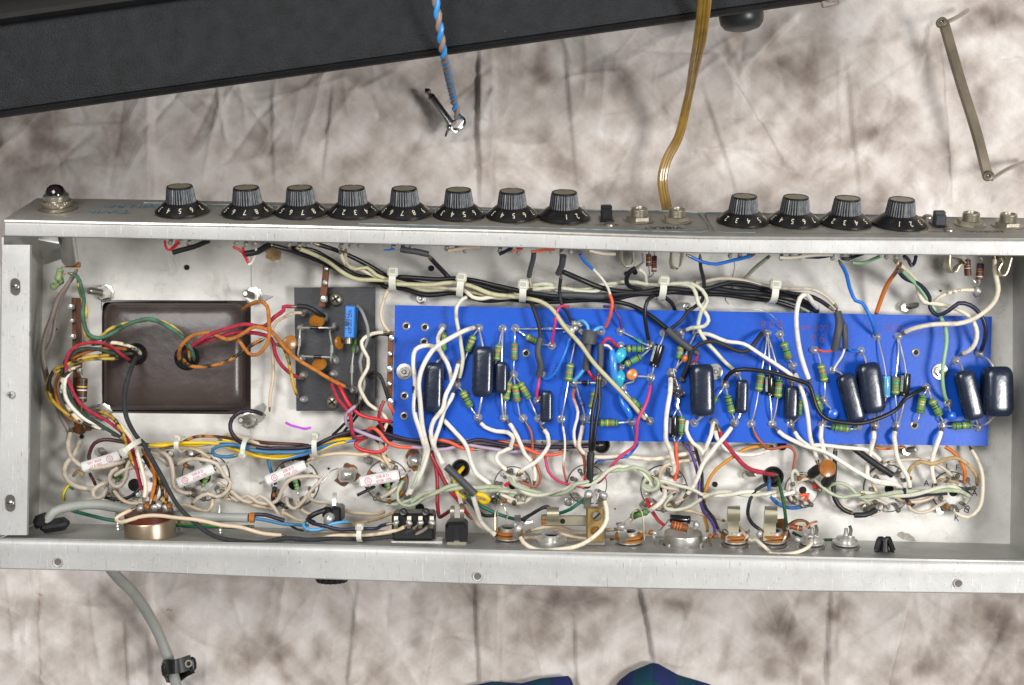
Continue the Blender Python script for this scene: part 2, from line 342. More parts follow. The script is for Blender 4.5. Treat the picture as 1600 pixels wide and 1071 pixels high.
    # weave: fine threads both ways
    wv = n.new('ShaderNodeTexNoise'); wv.inputs['Scale'].default_value = 1; wv.inputs['Detail'].default_value = 2; mp = n.new('ShaderNodeMapping'); mp.inputs['Scale'].default_value = (210, 16, 1); l.new(tc.outputs['Object'], mp.inputs['Vector']); l.new(mp.outputs['Vector'], wv.inputs['Vector'])
    w2 = n.new('ShaderNodeTexNoise'); w2.inputs['Scale'].default_value = 1; mp2 = n.new('ShaderNodeMapping'); mp2.inputs['Scale'].default_value = (16, 210, 1); l.new(tc.outputs['Object'], mp2.inputs['Vector']); l.new(mp2.outputs['Vector'], w2.inputs['Vector'])
    aw = n.new('ShaderNodeMath'); aw.operation = 'ADD'; l.new(wv.outputs['Fac'], aw.inputs[0]); l.new(w2.outputs['Fac'], aw.inputs[1])
    rw = n.new('ShaderNodeMapRange'); l.new(aw.outputs[0], rw.inputs['Value']); rw.inputs['From Min'].default_value = .6; rw.inputs['From Max'].default_value = 1.4; rw.inputs['To Min'].default_value = .93; rw.inputs['To Max'].default_value = 1.05
    mx = n.new('ShaderNodeMixRGB'); mx.blend_type = 'MULTIPLY'; mx.inputs['Fac'].default_value = 1; l.new(rp.outputs['Color'], mx.inputs['Color1']); l.new(rw.outputs['Result'], mx.inputs['Color2']); l.new(mx.outputs['Color'], b.inputs['Base Color'])
    # crumple: straight-edged facets meeting in fine creases, two sizes, stronger here and weaker there
    warp = n.new('ShaderNodeTexNoise'); warp.inputs['Scale'].default_value = .9; warp.inputs['Detail'].default_value = 3; l.new(tc.outputs['Object'], warp.inputs['Vector']); wa = n.new('ShaderNodeVectorMath'); wa.operation = 'MULTIPLY_ADD'; l.new(warp.outputs['Color'], wa.inputs[0]); wa.inputs[1].default_value = (.55, .55, 0); l.new(tc.outputs['Object'], wa.inputs[2])
    hs = []; eds = []
    for sc_, k_ in ((1.15, 1.0), (3.1, .5)):
        vo = n.new('ShaderNodeTexVoronoi'); vo.voronoi_dimensions = '2D'; vo.feature = 'DISTANCE_TO_EDGE'; vo.inputs['Scale'].default_value = sc_; l.new(wa.outputs[0], vo.inputs['Vector'])
        v2 = n.new('ShaderNodeTexVoronoi'); v2.voronoi_dimensions = '2D'; v2.feature = 'SMOOTH_F1'; v2.inputs['Scale'].default_value = sc_; v2.inputs['Smoothness'].default_value = .15; l.new(wa.outputs[0], v2.inputs['Vector'])
        mr = n.new('ShaderNodeMapRange'); l.new(vo.outputs['Distance'], mr.inputs['Value']); mr.inputs['From Min'].default_value = 0; mr.inputs['From Max'].default_value = .05*sc_**.4; mr.inputs['To Min'].default_value = 1; mr.inputs['To Max'].default_value = 0
        m_ = n.new('ShaderNodeMath'); m_.operation = 'MULTIPLY_ADD'; l.new(mr.outputs['Result'], m_.inputs[0]); m_.inputs[1].default_value = .10; l.new(v2.outputs['Distance'], m_.inputs[2])
        m3 = n.new('ShaderNodeMath'); m3.operation = 'MULTIPLY'; l.new(m_.outputs[0], m3.inputs[0]); m3.inputs[1].default_value = k_/sc_; hs.append(m3.outputs[0]); eds.append(mr.outputs['Result'])
    def plus(a, c_): q = n.new('ShaderNodeMath'); q.operation = 'ADD'; l.new(a, q.inputs[0]); l.new(c_, q.inputs[1]); return q.outputs[0]
    H_ = plus(hs[0], hs[1]); wq = n.new('ShaderNodeMath'); wq.operation = 'MULTIPLY_ADD'; l.new(aw.outputs[0], wq.inputs[0]); wq.inputs[1].default_value = .006; l.new(H_, wq.inputs[2])
    bp = n.new('ShaderNodeBump'); bp.inputs['Strength'].default_value = .6; bp.inputs['Distance'].default_value = .13; l.new(wq.outputs[0], bp.inputs['Height']); l.new(bp.outputs['Normal'], b.inputs['Normal'])
    # the colour turns paler along the creases
    pm = n.new('ShaderNodeMath'); pm.operation = 'MULTIPLY'; l.new(eds[0], pm.inputs[0]); l.new(warp.outputs['Fac'], pm.inputs[1]); p2 = n.new('ShaderNodeMath'); p2.operation = 'MULTIPLY_ADD'; l.new(eds[1], p2.inputs[0]); p2.inputs[1].default_value = .35; l.new(pm.outputs[0], p2.inputs[2]); p3 = n.new('ShaderNodeMath'); p3.operation = 'MULTIPLY'; l.new(p2.outputs[0], p3.inputs[0]); p3.inputs[1].default_value = .2; p3.use_clamp = True
    mc = n.new('ShaderNodeMixRGB'); l.new(p3.outputs[0], mc.inputs['Fac']); l.new(mx.outputs['Color'], mc.inputs['Color1']); mc.inputs['Color2'].default_value = lin('e8e1da'); l.new(mc.outputs['Color'], b.inputs['Base Color'])
    me.materials.append(m); o = bpy.data.objects.new('backdrop_cloth', me); col.objects.link(o)
    tag(o, 'crumpled grey and brown mottled muslin cloth under the amplifier', kind='structure')
build_cloth()
# ---------------------------------------------------------------- metals
def zinc(name, hx, rough=.5, metal=.35, speck=.5, smear=.25):
    m = mat(name, hx, rough, metal, .0); nt = m.node_tree; n = nt.nodes; l = nt.links; b = n['Principled BSDF']; tc = n.new('ShaderNodeTexCoord'); base = lin(hx)
    n1 = n.new('ShaderNodeTexNoise'); n1.inputs['Scale'].default_value = 1.7; n1.inputs['Detail'].default_value = 9; n1.inputs['Roughness'].default_value = .65; l.new(tc.outputs['Object'], n1.inputs['Vector'])
    r1 = n.new('ShaderNodeValToRGB'); e = r1.color_ramp.elements; e[0].position = .3; e[0].color = tuple(c*(1-smear) for c in base[:3])+(1,); e[1].position = .62; e[1].color = tuple(min(1, c*(1+.08)) for c in base[:3])+(1,); l.new(n1.outputs['Fac'], r1.inputs['Fac'])
    n2 = n.new('ShaderNodeTexNoise'); n2.inputs['Scale'].default_value = 34; n2.inputs['Detail'].default_value = 6; n2.inputs['Roughness'].default_value = .75; l.new(tc.outputs['Object'], n2.inputs['Vector'])
    n3 = n.new('ShaderNodeTexNoise'); n3.inputs['Scale'].default_value = 2.6; n3.inputs['Detail'].default_value = 3; l.new(tc.outputs['Object'], n3.inputs['Vector'])
    r2 = n.new('ShaderNodeValToRGB'); e = r2.color_ramp.elements; e[0].position = .635; e[0].color = (0, 0, 0, 1); e[1].position = .70; e[1].color = (speck, speck, speck, 1); l.new(n2.outputs['Fac'], r2.inputs['Fac'])
    r3 = n.new('ShaderNodeValToRGB'); e = r3.color_ramp.elements; e[0].position = .42; e[0].color = (.15, .15, .15, 1); e[1].position = .62; e[1].color = (1, 1, 1, 1); l.new(n3.outputs['Fac'], r3.inputs['Fac'])
    mm = n.new('ShaderNodeMixRGB'); mm.blend_type = 'MULTIPLY'; mm.inputs['Fac'].default_value = 1; l.new(r2.outputs['Color'], mm.inputs['Color1']); l.new(r3.outputs['Color'], mm.inputs['Color2'])
    n4 = n.new('ShaderNodeTexNoise'); n4.inputs['Scale'].default_value = 5.5; n4.inputs['Detail'].default_value = 9; n4.inputs['Roughness'].default_value = .75; n4.inputs['Distortion'].default_value = .5; l.new(tc.outputs['Object'], n4.inputs['Vector'])
    r4 = n.new('ShaderNodeValToRGB'); e = r4.color_ramp.elements; e[0].position = .54; e[0].color = (0, 0, 0, 1); e[1].position = .78; e[1].color = (smear*2.2,)*3+(1,); l.new(n4.outputs['Fac'], r4.inputs['Fac']); m4 = n.new('ShaderNodeMixRGB'); l.new(r4.outputs['Color'], m4.inputs['Fac']); l.new(r1.outputs['Color'], m4.inputs['Color1']); m4.inputs['Color2'].default_value = lin('8d8271')
    mx = n.new('ShaderNodeMixRGB'); l.new(mm.outputs['Color'], mx.inputs['Fac']); l.new(m4.outputs['Color'], mx.inputs['Color1']); mx.inputs['Color2'].default_value = lin('54493c'); l.new(mx.outputs['Color'], b.inputs['Base Color'])
    rr = n.new('ShaderNodeMapRange'); l.new(n1.outputs['Fac'], rr.inputs['Value']); rr.inputs['To Min'].default_value = rough+.14; rr.inputs['To Max'].default_value = rough-.12; l.new(rr.outputs['Result'], b.inputs['Roughness'])
    bp = n.new('ShaderNodeBump'); bp.inputs['Strength'].default_value = .12; bp.inputs['Distance'].default_value = .01; l.new(n2.outputs['Fac'], bp.inputs['Height']); l.new(bp.outputs['Normal'], b.inputs['Normal']); return m
m_zinc = zinc('zinc_plate', 'd6d3cc', .56, .12, .8, .3); m_lip = zinc('zinc_lip', 'bfbeba', .5, .28, .75, .16); m_wall = zinc('zinc_wall', 'b3b3ae', .48, .5)
def scratch_up(m):
    # short rub marks across the lip and pitting, of their own colour
    nt = m.node_tree; n = nt.nodes; l = nt.links; b = n['Principled BSDF']; src = b.inputs['Base Color'].links[0].from_socket; tc = n.new('ShaderNodeTexCoord')
    for sc_, th, c_, k in (((150, 9, 1), .67, 'eeedea', .4), ((110, 12, 1), .69, '6a645c', .5), ((80, 65, 1), .70, '6a6053', .5)):
        mp = n.new('ShaderNodeMapping'); mp.inputs['Scale'].default_value = sc_; mp.inputs['Location'].default_value = (k*7, k*3, 0); l.new(tc.outputs['Object'], mp.inputs['Vector']); nz = n.new('ShaderNodeTexNoise'); nz.inputs['Scale'].default_value = 1; nz.inputs['Detail'].default_value = 5; l.new(mp.outputs['Vector'], nz.inputs['Vector'])
        r = n.new('ShaderNodeValToRGB'); e = r.color_ramp.elements; e[0].position = th-.03; e[0].color = (0, 0, 0, 1); e[1].position = th+.02; e[1].color = (k, k, k, 1); l.new(nz.outputs['Fac'], r.inputs['Fac'])
        mx = n.new('ShaderNodeMixRGB'); l.new(r.outputs['Color'], mx.inputs['Fac']); l.new(src, mx.inputs['Color1']); mx.inputs['Color2'].default_value = lin(c_); src = mx.outputs['Color']
    l.new(src, b.inputs['Base Color'])
scratch_up(m_lip)
m_panel = zinc('panel_plate', '98938a', .4, .4, .7, .4)
m_edge = mat('bright_edge', 'e6e3dc', .3, .8, .1, 20)
m_steel = mat('steel', 'b5b2aa', .3, .9, .15, 12, dirt=.35); m_bright = mat('bright_steel', 'd6d4ce', .28, .7, .08, 12)
m_solder = mat('solder', 'cbc8c2', .36, .6, .2, 22, bump=.5, bscale=30); m_dark = mat('dark_gap', '0c0b0b', .8, 0, 0)
m_brass = mat('nickel_brass', 'a39c8c', .4, .8, .15, 10, dirt=.3); m_rubber = mat('black_rubber', '17171a', .5, 0, .2, 20)
m_black = mat('black_plastic', '1b1b1d', .35, 0, .15, 20, spec=.5); m_fibre = mat('brown_fibre', '6b3d1c', .6, 0, .25, 20, dirt=.3)
m_phen = mat('phenolic', 'a5682f', .5, 0, .2, 14, dirt=.3); m_cu = mat('copper_flux', '8a5420', .35, 0, .3, 25)
# ---------------------------------------------------------------- chassis
RIM = 64.0; H0 = 15.0
chassis = thing('amplifier_chassis', 'open zinc amplifier chassis tray lying on the mottled cloth', 'amplifier chassis', P(800, 600, 0))
rimT = [(8, 347), (200, 351), (400, 354.5), (600, 359), (800, 363.5), (950, 368.5), (1100, 373), (1350, 374.5), (1600, 376), (1640, 376.5)]
farT = [(60, 313), (255, 316), (445, 320), (640, 324), (815, 329), (940, 331), (1080, 335), (1340, 340), (1590, 344), (1612, 344.5)]
lipT = [(8, 369.5), (200, 373), (400, 377.5), (600, 382), (800, 387), (950, 391.5), (1100, 396), (1350, 398), (1600, 400.5), (1640, 401)]
def sheet(g, rows, closed=False, mi=0, th=None):
    """grid of points, rows of equal length; th thickens along the normal"""
    n = len(rows[0]); vs = [p for r in rows for p in r]; fs = [(i*n+j, (i+1)*n+j, (i+1)*n+j+1, i*n+j+1) for i in range(len(rows)-1) for j in range(n-1)]; g.add(vs, fs, mi)
def solidify(o, t, off=-1):
    m = o.modifiers.new('thickness', 'SOLIDIFY'); m.thickness = t; m.offset = off; e = o.modifiers.new('edges', 'EDGE_SPLIT'); e.split_angle = math.radians(35); return o
TH = .013
# floor with the transformer window; grid built from bands so that the window stays open
def floor_panel():
    g = G(); xs = [60, 158, 392, 1583]
    def yt(x): return np.interp(x, [60, 1590], [319, 350])
    def yb(x): return np.interp(x, [60, 1580], [817, 850])
    def win(x): return (469, 646.5)
    def q(a, b, c_, d_): g.add([P(*a), P(*b), P(*c_), P(*d_)], [(0, 3, 2, 1)])
    q((67, yt(67)), (159, yt(159)), (159, yb(159)), (61, yb(61)))
    q((159, yt(159)), (392, yt(392)), (393, 470), (159, 469))
    q((159, 645.5), (391.5, 648), (392, yb(392)), (159, yb(159)))
    q((392, yt(392)), (1590, 344), (1580, 850), (392, yb(392)))
    o = g.build('floor_panel', m_zinc, chassis); return solidify(o, .018)
floor_panel()
def corner(cx, cy, sx, sy, r=16):
    """small filler that rounds a corner of the window"""
    g = G(); pts = [(cx, cy)]+[(cx+sx*r-sx*r*math.cos(a), cy+sy*r-sy*r*math.sin(a)) for a in [math.pi/2*i/6 for i in range(7)]]
    vs = [P(x, y, 0) for x, y in pts]+[P(x, y, -1.7) for x, y in pts]; n = len(pts)
    g.add(vs, [tuple(range(n)) if sx*sy < 0 else tuple(range(n-1, -1, -1)), tuple(range(n, 2*n))]+[(i, (i+1) % n, n+(i+1) % n, n+i) for i in range(n)], 0, smooth=False); g.build('window_corner', m_zinc, chassis)
corner(158, 468.5, 1, 1, 18); corner(158, 646, 1, -1, 15)
# front: slanted control panel, folded lip
g = G(); sheet(g, [[P(x, y, H0) for x, y in farT], [P(*Vector(a).lerp(Vector(b), .5), (RIM+H0)/2) for a, b in zip(farT, rimT)], [P(x, y, RIM) for x, y in rimT]]); solidify(g.build('front_wall', m_zinc, chassis), TH, 1)
def off(v, d): return v+Vector(d)
PN = (P(800, 363.5, RIM)-P(800, 329, H0)).cross(Vector((1, 0, 0))).normalized()
if PN.y < 0: PN = -PN
g = G(); rows = []
for t in (0.0, .03, .5, .97, 1.0):
    rows.append([off(P(*Vector(a).lerp(Vector(b), t), H0+(RIM-H0)*t), PN*(.018 if 0 < t < 1 else .006)) for a, b in zip(farT, rimT)])
sheet(g, rows); control_panel = g.build('control_panel', m_panel, chassis)
g = G(); N_ = len(rimT); rows = []
for t, dh in ((0.0, 0.0), (.04, .9), (.1, 1.4), (.2, 1.4), (.5, .8), (.8, .5), (.94, .1), (1.0, -1.6)):
    rows.append([P(*Vector(a).lerp(Vector(b), t), RIM+dh) for a, b in zip(rimT, lipT)])
sheet(g, rows); solidify(g.build('front_lip', m_lip, chassis), TH)
g = G(); g.tube(spline([off(P(x, y, RIM+.9), (0, .004, 0)) for x, y in rimT], .2), .011, 6); g.build('panel_edge', m_edge, chassis)
# left wall + inward lip
g = G(); L0 = [(67, 330), (67, 430), (64, 640), (61, 817)]; L1 = [(6, 371), (5, 430), (2, 640), (-2, 841)]
sheet(g, [[P(x, y, RIM) for x, y in L1], [P(x, y, 0) for x, y in L0]]); solidify(g.build('side_wall', m_wall, chassis), TH, 1)
g = G(); sheet(g, [[P(5.5, 383, RIM), P(3, 640, RIM), P(-1, 836, RIM)], [P(6.2, 383, RIM+1.2), P(4, 640, RIM+1.2), P(0, 836, RIM+1.2)], [P(45, 383, RIM+1.2), P(43.5, 640, RIM+1.2), P(40, 836, RIM+1.2)], [P(46, 383.5, RIM-.2), P(44.4, 640, RIM-.2), P(41, 835.5, RIM-.2)]]); solidify(g.build('side_lip', m_lip, chassis), TH)
# right wall + outward top
g = G(); sheet(g, [[P(1583, 344, 0), P(1582, 600, 0), P(1578, 850, 0)], [P(1650, 376, RIM), P(1648, 600, RIM), P(1644, 878, RIM)]]); solidify(g.build('side_wall', m_wall, chassis), TH, 1)
# rear wall + outward flange
rb0 = [(61, 817), (400, 825), (800, 834), (1200, 842), (1580, 850)]; rb1 = [(-2, 842), (400, 851), (800, 860), (1200, 868.5), (1644, 878)]
g = G(); sheet(g, [[P(x, y, 0) for x, y in rb0], [P(x, y, RIM) for x, y in rb1]]); solidify(g.build('rear_wall', m_wall, chassis), TH, -1)
fl0 = [(-30, 842), (0, 842.5), (200, 846.5), (400, 851), (600, 856), (800, 862), (1000, 868), (1200, 871), (1400, 875), (1644, 878)]
fl1 = [(-30, 888), (0, 889), (200, 893.5), (400, 902), (600, 908.5), (800, 915), (1000, 920), (1200, 923.5), (1400, 926), (1644, 929)]
g = G(); rows = []
for t, dh in ((-.05, -2.2), (0, -.5), (.06, .6), (.16, 1.1), (.4, .5), (.7, .1), (.97, -.2), (1.0, -2.4)):
    rows.append([P(*(Vector(a)+(Vector(b)-Vector(a))*t), RIM+dh) for a, b in zip(fl0, fl1)])
sheet(g, rows); solidify(g.build('rear_flange', m_lip, chassis), TH)
# corner gusset under the pilot lamp
g = G(); g.add([P(60, 372, 58), P(92, 378, 58), P(103, 400, 14), P(69, 411, 14)], [(0, 1, 2, 3)]); solidify(g.build('corner_gusset', m_wall, chassis), TH)
# screws in the lips, holes
def hexpoly(r, k=6): return [(r*math.cos(2*math.pi*i/k), r*math.sin(2*math.pi*i/k)) for i in range(k)]
def hole(f, x, y, h, r, depth=1.2, nm='hole'):
    p = at(f, x, y, h); g = G(); ps = PS(h); g.lathe([(r*ps, .0), (r*ps*1.02, .003), (r*ps, .006)], (0, 0, 0), (0, 0, 1), 16); g.lathe([(r*ps, .0061), (0, .0062)], (0, 0, 0), (0, 0, 1), 16)
    o = g.build(nm, m_dark, None, world=False); o.parent = chassis; o.location = p-wloc(chassis); return o
for f, x, y, h, r in [('A', 1043, 565, 0, 4.2), ('B', 978, 570, 0, 4.6), ('U', 885, 378, 0, 4.3), ('C', 640, 600, 0, 4), ('E', 457, 152, 0, 3.4), ('C', 686, 592, 0, 4), ('F', 406, 330, 0, 1.8), ('T', 1245, 593, 0, 1.2), ('A', 315, 910, 0, 1.6), ('D', 962, 696, 0, 1.6)]: hole(f, x, y, h, r)
for f, x, y in [('E', 326, 850), ('F', 1236, 930), ('H', 1058, 970)]:
    p = at(f, x, y, RIM); q = thing('x', None, None, p); bpy.data.objects.remove(q); ps = PS(RIM)
    g = G(); g.ring([(5.6*ps, -.004), (7*ps, -.002), (7*ps, .014), (5.6*ps, .012)], (0, 0, 0), (0, 0, 1), 18, 0); g.lathe([(5.6*ps, .008), (0, .006)], (0, 0, 0), (0, 0, 1), 18, 1)
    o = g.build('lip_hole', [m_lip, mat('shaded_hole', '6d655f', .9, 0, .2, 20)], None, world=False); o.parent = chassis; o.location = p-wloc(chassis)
for f, x, y in [('A', 85, 672), ('E', 57, 522)]:
    p = at(f, x, y, RIM+2.7); ps = PS(RIM); g = G(); st = []
    out = [(7.2*ps*math.cos(a), (13 if True else 0)*ps*.62*math.sin(a)+(5*ps if math.sin(a) > 0 else -5*ps)) for a in [2*math.pi*i/20 for i in range(20)]]
    g.prism(out, .0, .006); g.build
    g.lathe([(5.5*ps, .006), (5*ps, .016), (2.5*ps, .022), (0, .023)], (2*ps, 0, 0), (0, 0, 1), 14, 1); g.box((2*ps, 0, .022), (8*ps, 1.4*ps, .004), None, 0, 2)
    o = g.build('slotted_screw', [mat('slot_shade', '57534e', .8), m_steel, m_dark], None, world=False); o.parent = chassis; o.location = p-wloc(chassis)
# small screw on the left lip
p = at('R', 18, 617, RIM+2.7); ps = PS(RIM); g = G(); g.lathe([(6*ps, 0), (5.5*ps, .012), (3*ps, .02), (0, .022)], (0, 0, 0), (0, 0, 1), 14); g.box((0, 0, .021), (8*ps, 1.3*ps, .004), None, 0, 1); g.box((0, 0, .0212), (1.3*ps, 8*ps, .004), None, 0, 1); o = g.build('lip_screw', [m_lip, m_dark], None, world=False); o.parent = chassis; o.location = p-wloc(chassis)
# ---------------------------------------------------------------- black cabinet at the top
def build_cabinet():
    m = mat('black_tolex', '1b1c1e', .62, 0, .35, 9, bump=.9, bscale=85, spec=.35)
    nt = m.node_tree; n = nt.nodes; l = nt.links; b = n['Principled BSDF']; src = b.inputs['Base Color'].links[0].from_socket
    tc = n.new('ShaderNodeTexCoord'); v = n.new('ShaderNodeTexNoise'); v.inputs['Scale'].default_value = 34; v.inputs['Detail'].default_value = 4; v.inputs['Roughness'].default_value = .8; l.new(tc.outputs['Object'], v.inputs['Vector'])
    r = n.new('ShaderNodeValToRGB'); r.color_ramp.elements[0].position = .70; r.color_ramp.elements[0].color = (0, 0, 0, 1); r.color_ramp.elements[1].position = .80; r.color_ramp.elements[1].color = (.8, .8, .8, 1); l.new(v.outputs['Fac'], r.inputs['Fac'])
    mx = n.new('ShaderNodeMixRGB'); l.new(r.outputs['Color'], mx.inputs['Fac']); l.new(src, mx.inputs['Color1']); mx.inputs['Color2'].default_value = lin('a09a88'); l.new(mx.outputs['Color'], b.inputs['Base Color'])
    cab = thing('amplifier_cabinet', 'black textured amplifier cabinet lying along the top edge of the cloth', 'cabinet', P(500, 60, -95))
    k = 185/1310
    def ln(c, h): return lambda x: P(x, c-k*x, h)
    prof = [(22, 24), (25, 40), (30, 46), (37, 42), (40, 38), (60, 38), (110, 38), (165, 38), (172, 37.2), (174, 35.4), (176, 36.4), (182, 33), (185, 24), (183, 8), (174, -94)]
    X = [-420, -200, 0, 200, 400, 600, 800, 1000, 1200, 1300]
    g = G(); rows = []
    for c, h in prof: f = ln(c, h); rows.append([f(x) for x in X])
    sheet(g, rows)
    n_ = len(prof); g.add([r[-1] for r in rows]+[P(1300, -140, 38), P(1300, -140, -94)], [tuple(range(n_))+(n_+1, n_)]) if False else None
    solidify(g.build('front_board', m, cab), .03)
    # right end of the cabinet, turned back out of the picture
    g = G(); e = [r[-1] for r in rows]; back = [p+Vector((.35+.02, 2.6, 0)) for p in e]; n_ = len(e)
    g.add(e+back, [(i, i+1, n_+i+1, n_+i) for i in range(n_-1)]); g.build('end_board', m, cab)
    g = G(); sheet(g, [[P(x, 22-k*x, 24) for x in X], [P(x, 0-k*x, -60) for x in X], [P(x, -120-k*x, -60) for x in X]]); g.build('inner_board', mat('cabinet_inside', '060606', .9), cab)
    g = G(); c = P(1297, 6, 36); g.pill(P(1284, 8, 36), P(1310, 2, 34), .045, .04, ex=2.2); g.build('frayed_corner', mat('frayed_cloth', '8a8078', .9, 0, .4, 30), cab)
    g = G(); o = P(1158, 20, -30); ax = Vector((.06, -1, -.05)); g.lathe([(.14, -.12), (.15, .0), (.152, .03), (.146, .07), (.12, .105), (.07, .12), (0, .122)], o, ax, 28); g.build('foot', mat('grey_foot', '2b2e2f', .36, 0, .3, 8), cab)
build_cabinet()
# ---------------------------------------------------------------- control panel: knobs, jacks, switches, pilot lamp
def panel_pt(x, y):
    fy = np.interp(x, [q[0] for q in farT], [q[1] for q in farT]); ry = np.interp(x, [q[0] for q in rimT], [q[1] for q in rimT]); t = (y-fy)/(ry-fy)
    return P(x, y, H0+(RIM-H0)*t)+PN*.02
PX = (panel_pt(1200, 350)-panel_pt(400, 338)).normalized(); PX = (PX-PN*PX.dot(PN)).normalized()
PR = frame(PN, PX)                                  # columns: along the panel, across it (up the picture), out of it
PRU = frame(PN, -PX)                                # the lettering stands the other way up
def to_panel(o, loc): o.rotation_mode = 'QUATERNION'; o.rotation_quaternion = PR.to_quaternion(); o.location = loc
m_knob = mat('knob_black', '161617', .33, 0, .3, 14, dirt=.25, dirthx='6b6256', dscale=9); m_flute = mat('lit_worn_flute', '6a6c6f', .5, .1, .35, 40); m_cap = mat('knob_cap', '948b72', .38, .25, .2, 9, dirt=.4)  # flute grey: scuffed ridges with their highlights painted into the colour
m_num = mat('ivory_print', 'd9d3b4', .6, 0, .2, 40)
def knob_meshes():
    g = G(); g.lathe([(.158, 0), (.165, .006), (.165, .018), (.16, .024), (.112, .062), (.098, .07)], n=40); skirt = g
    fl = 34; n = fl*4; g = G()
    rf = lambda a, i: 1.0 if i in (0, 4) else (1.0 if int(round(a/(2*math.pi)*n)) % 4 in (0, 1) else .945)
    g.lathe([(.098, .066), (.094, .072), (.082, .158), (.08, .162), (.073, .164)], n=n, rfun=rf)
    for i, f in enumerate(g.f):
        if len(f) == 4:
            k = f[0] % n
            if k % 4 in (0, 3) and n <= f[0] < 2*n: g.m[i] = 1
    body = g
    g = G(); g.ring([(.062, .15), (.079, .16), (.079, .168), (.071, .17), (.068, .165)], n=32, mi=0); g.lathe([(.07, .1665), (.06, .167), (0, .166)], n=32, mi=1); cap = g
    return skirt, body, cap
sk, bd, cp = knob_meshes()
KN = [(285, 330, 4.7), (388, 332, 6.9), (471, 332, 6.6), (552, 332, 2.6), (633, 333, 7.1), (717, 335, 4.5), (800, 337, 4.9), (881, 339, .9), (1160, 345, 3.9), (1240, 346, 5.6), (1320, 348, 3.6), (1404, 350, 1.6)]
KL = ['first black knob right of the pilot lamp, showing 3 4 5 6', 'second black knob from the pilot lamp, set near 7', 'third black knob from the pilot lamp, showing 5 6 7 8', 'grey-dusted fourth knob, turned low to 2 and 3, chipped skirt', 'fifth knob from the pilot lamp, turned high to 7',
      'sixth black knob from the pilot lamp, set between 4 and 5', 'seventh knob, second left of the small slide switch by the jacks', 'black knob turned to 1 beside the left slide switch', 'first knob right of the middle pair of jacks, dusty skirt', 'second knob right of the middle pair of jacks',
      'third knob right of the middle pair of jacks, leaning right', 'last knob on the right with a trace of red round its cap']
m_redtrace = mat('knob_cap_red', '8f4a38', .4, .3, .5, 6)
mesh0 = None
for i, (x, y, v) in enumerate(KN):
    loc = panel_pt(x, y+7); k = thing('control_knob', KL[i], 'knob', loc, 'black skirted control knobs along the front panel'); to_panel(k, loc)
    if mesh0 is None:
        mesh0 = []
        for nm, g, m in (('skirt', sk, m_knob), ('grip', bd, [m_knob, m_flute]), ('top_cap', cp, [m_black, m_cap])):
            o = g.build(nm, m, None, world=False); mesh0.append(o.data); o.parent = k
    else:
        for nm, me in zip(('skirt', 'grip', 'top_cap'), mesh0):
            o = bpy.data.objects.new(nm, me); col.objects.link(o); o.parent = k
    # numerals 1-10 round the skirt (one print), turned with the knob
    g = G(); tm = {}
    for d_ in range(1, 11):
        th = math.radians((d_-v)*30)
        if abs(th) > 2.2: continue
        me = text_mesh(str(d_), .042, m_num); out = Vector((math.sin(th), -math.cos(th), 0)); nrm = (out*.62+Vector((0, 0, .785))).normalized(); up = (out-nrm*out.dot(nrm)).normalized(); rt = up.cross(nrm)
        c = out*.138+Vector((0, 0, .0455)); vs = [c+rt*p.co.x+up*p.co.y*1.35 for p in me.vertices]; g.add(vs, [tuple(f.vertices) for f in me.polygons], 0, smooth=False)
    o = g.build('numerals', m_num, None, world=False, sharp=0); o.parent = k; o['kind'] = 'stuff'
m_dust = mat('brown_dust', '6d5f4c', .95, 0, .4, 40)
for i, (x, y, v) in enumerate(KN):
    r_ = random.Random(i+50); poly = []
    for k in range(26): a = 2*math.pi*k/26; rr = .15+(.03+.012*(i > 5))*r_.random()*(1 if math.sin(a) < .4 else .4); poly.append((rr*math.cos(a), rr*math.sin(a)))
    g = G(); g.prism(poly, .0005, .0015, Matrix.Translation(panel_pt(x, y+7))@PR.to_4x4()); g.build('dust', m_dust, chassis)
# potentiometers behind the panel: only their solder lugs show under the lip
pot_body = None
for i, (x, y, v) in enumerate(KN):
    c = panel_pt(x, y)-PN*.03; t = thing('potentiometer', f'solder lugs of the control under {" ".join(KL[i].split(",")[0].split()[:9])}', 'potentiometer', c, 'potentiometers behind the front panel')
    g = G(); g.lathe([(.1, 0), (.1, -.1), (.09, -.11), (0, -.11)], c, PN, 20); g.build('can', m_steel, t)
    ly = np.interp(x, [q[0] for q in lipT], [q[1] for q in lipT])
    for dx in (-15, 0, 14):
        p0 = c-PN*.03+Vector((dx*.0039, 0, -.06)); p1 = P(x+dx-4, ly+5+random.uniform(-2, 3), 40)
        g = G(); g.tube([p0, p0.lerp(p1, .6), p1], [.016, .014, .012], 6, flat=.4); l_ = g.build('lug', m_brass, t)
        g = G(); g.lathe([(0, -.016), (.012, -.012), (.017, 0), (.012, .012), (0, .017)], p1, (p1-p0), 10); g.build('solder', m_solder, l_)
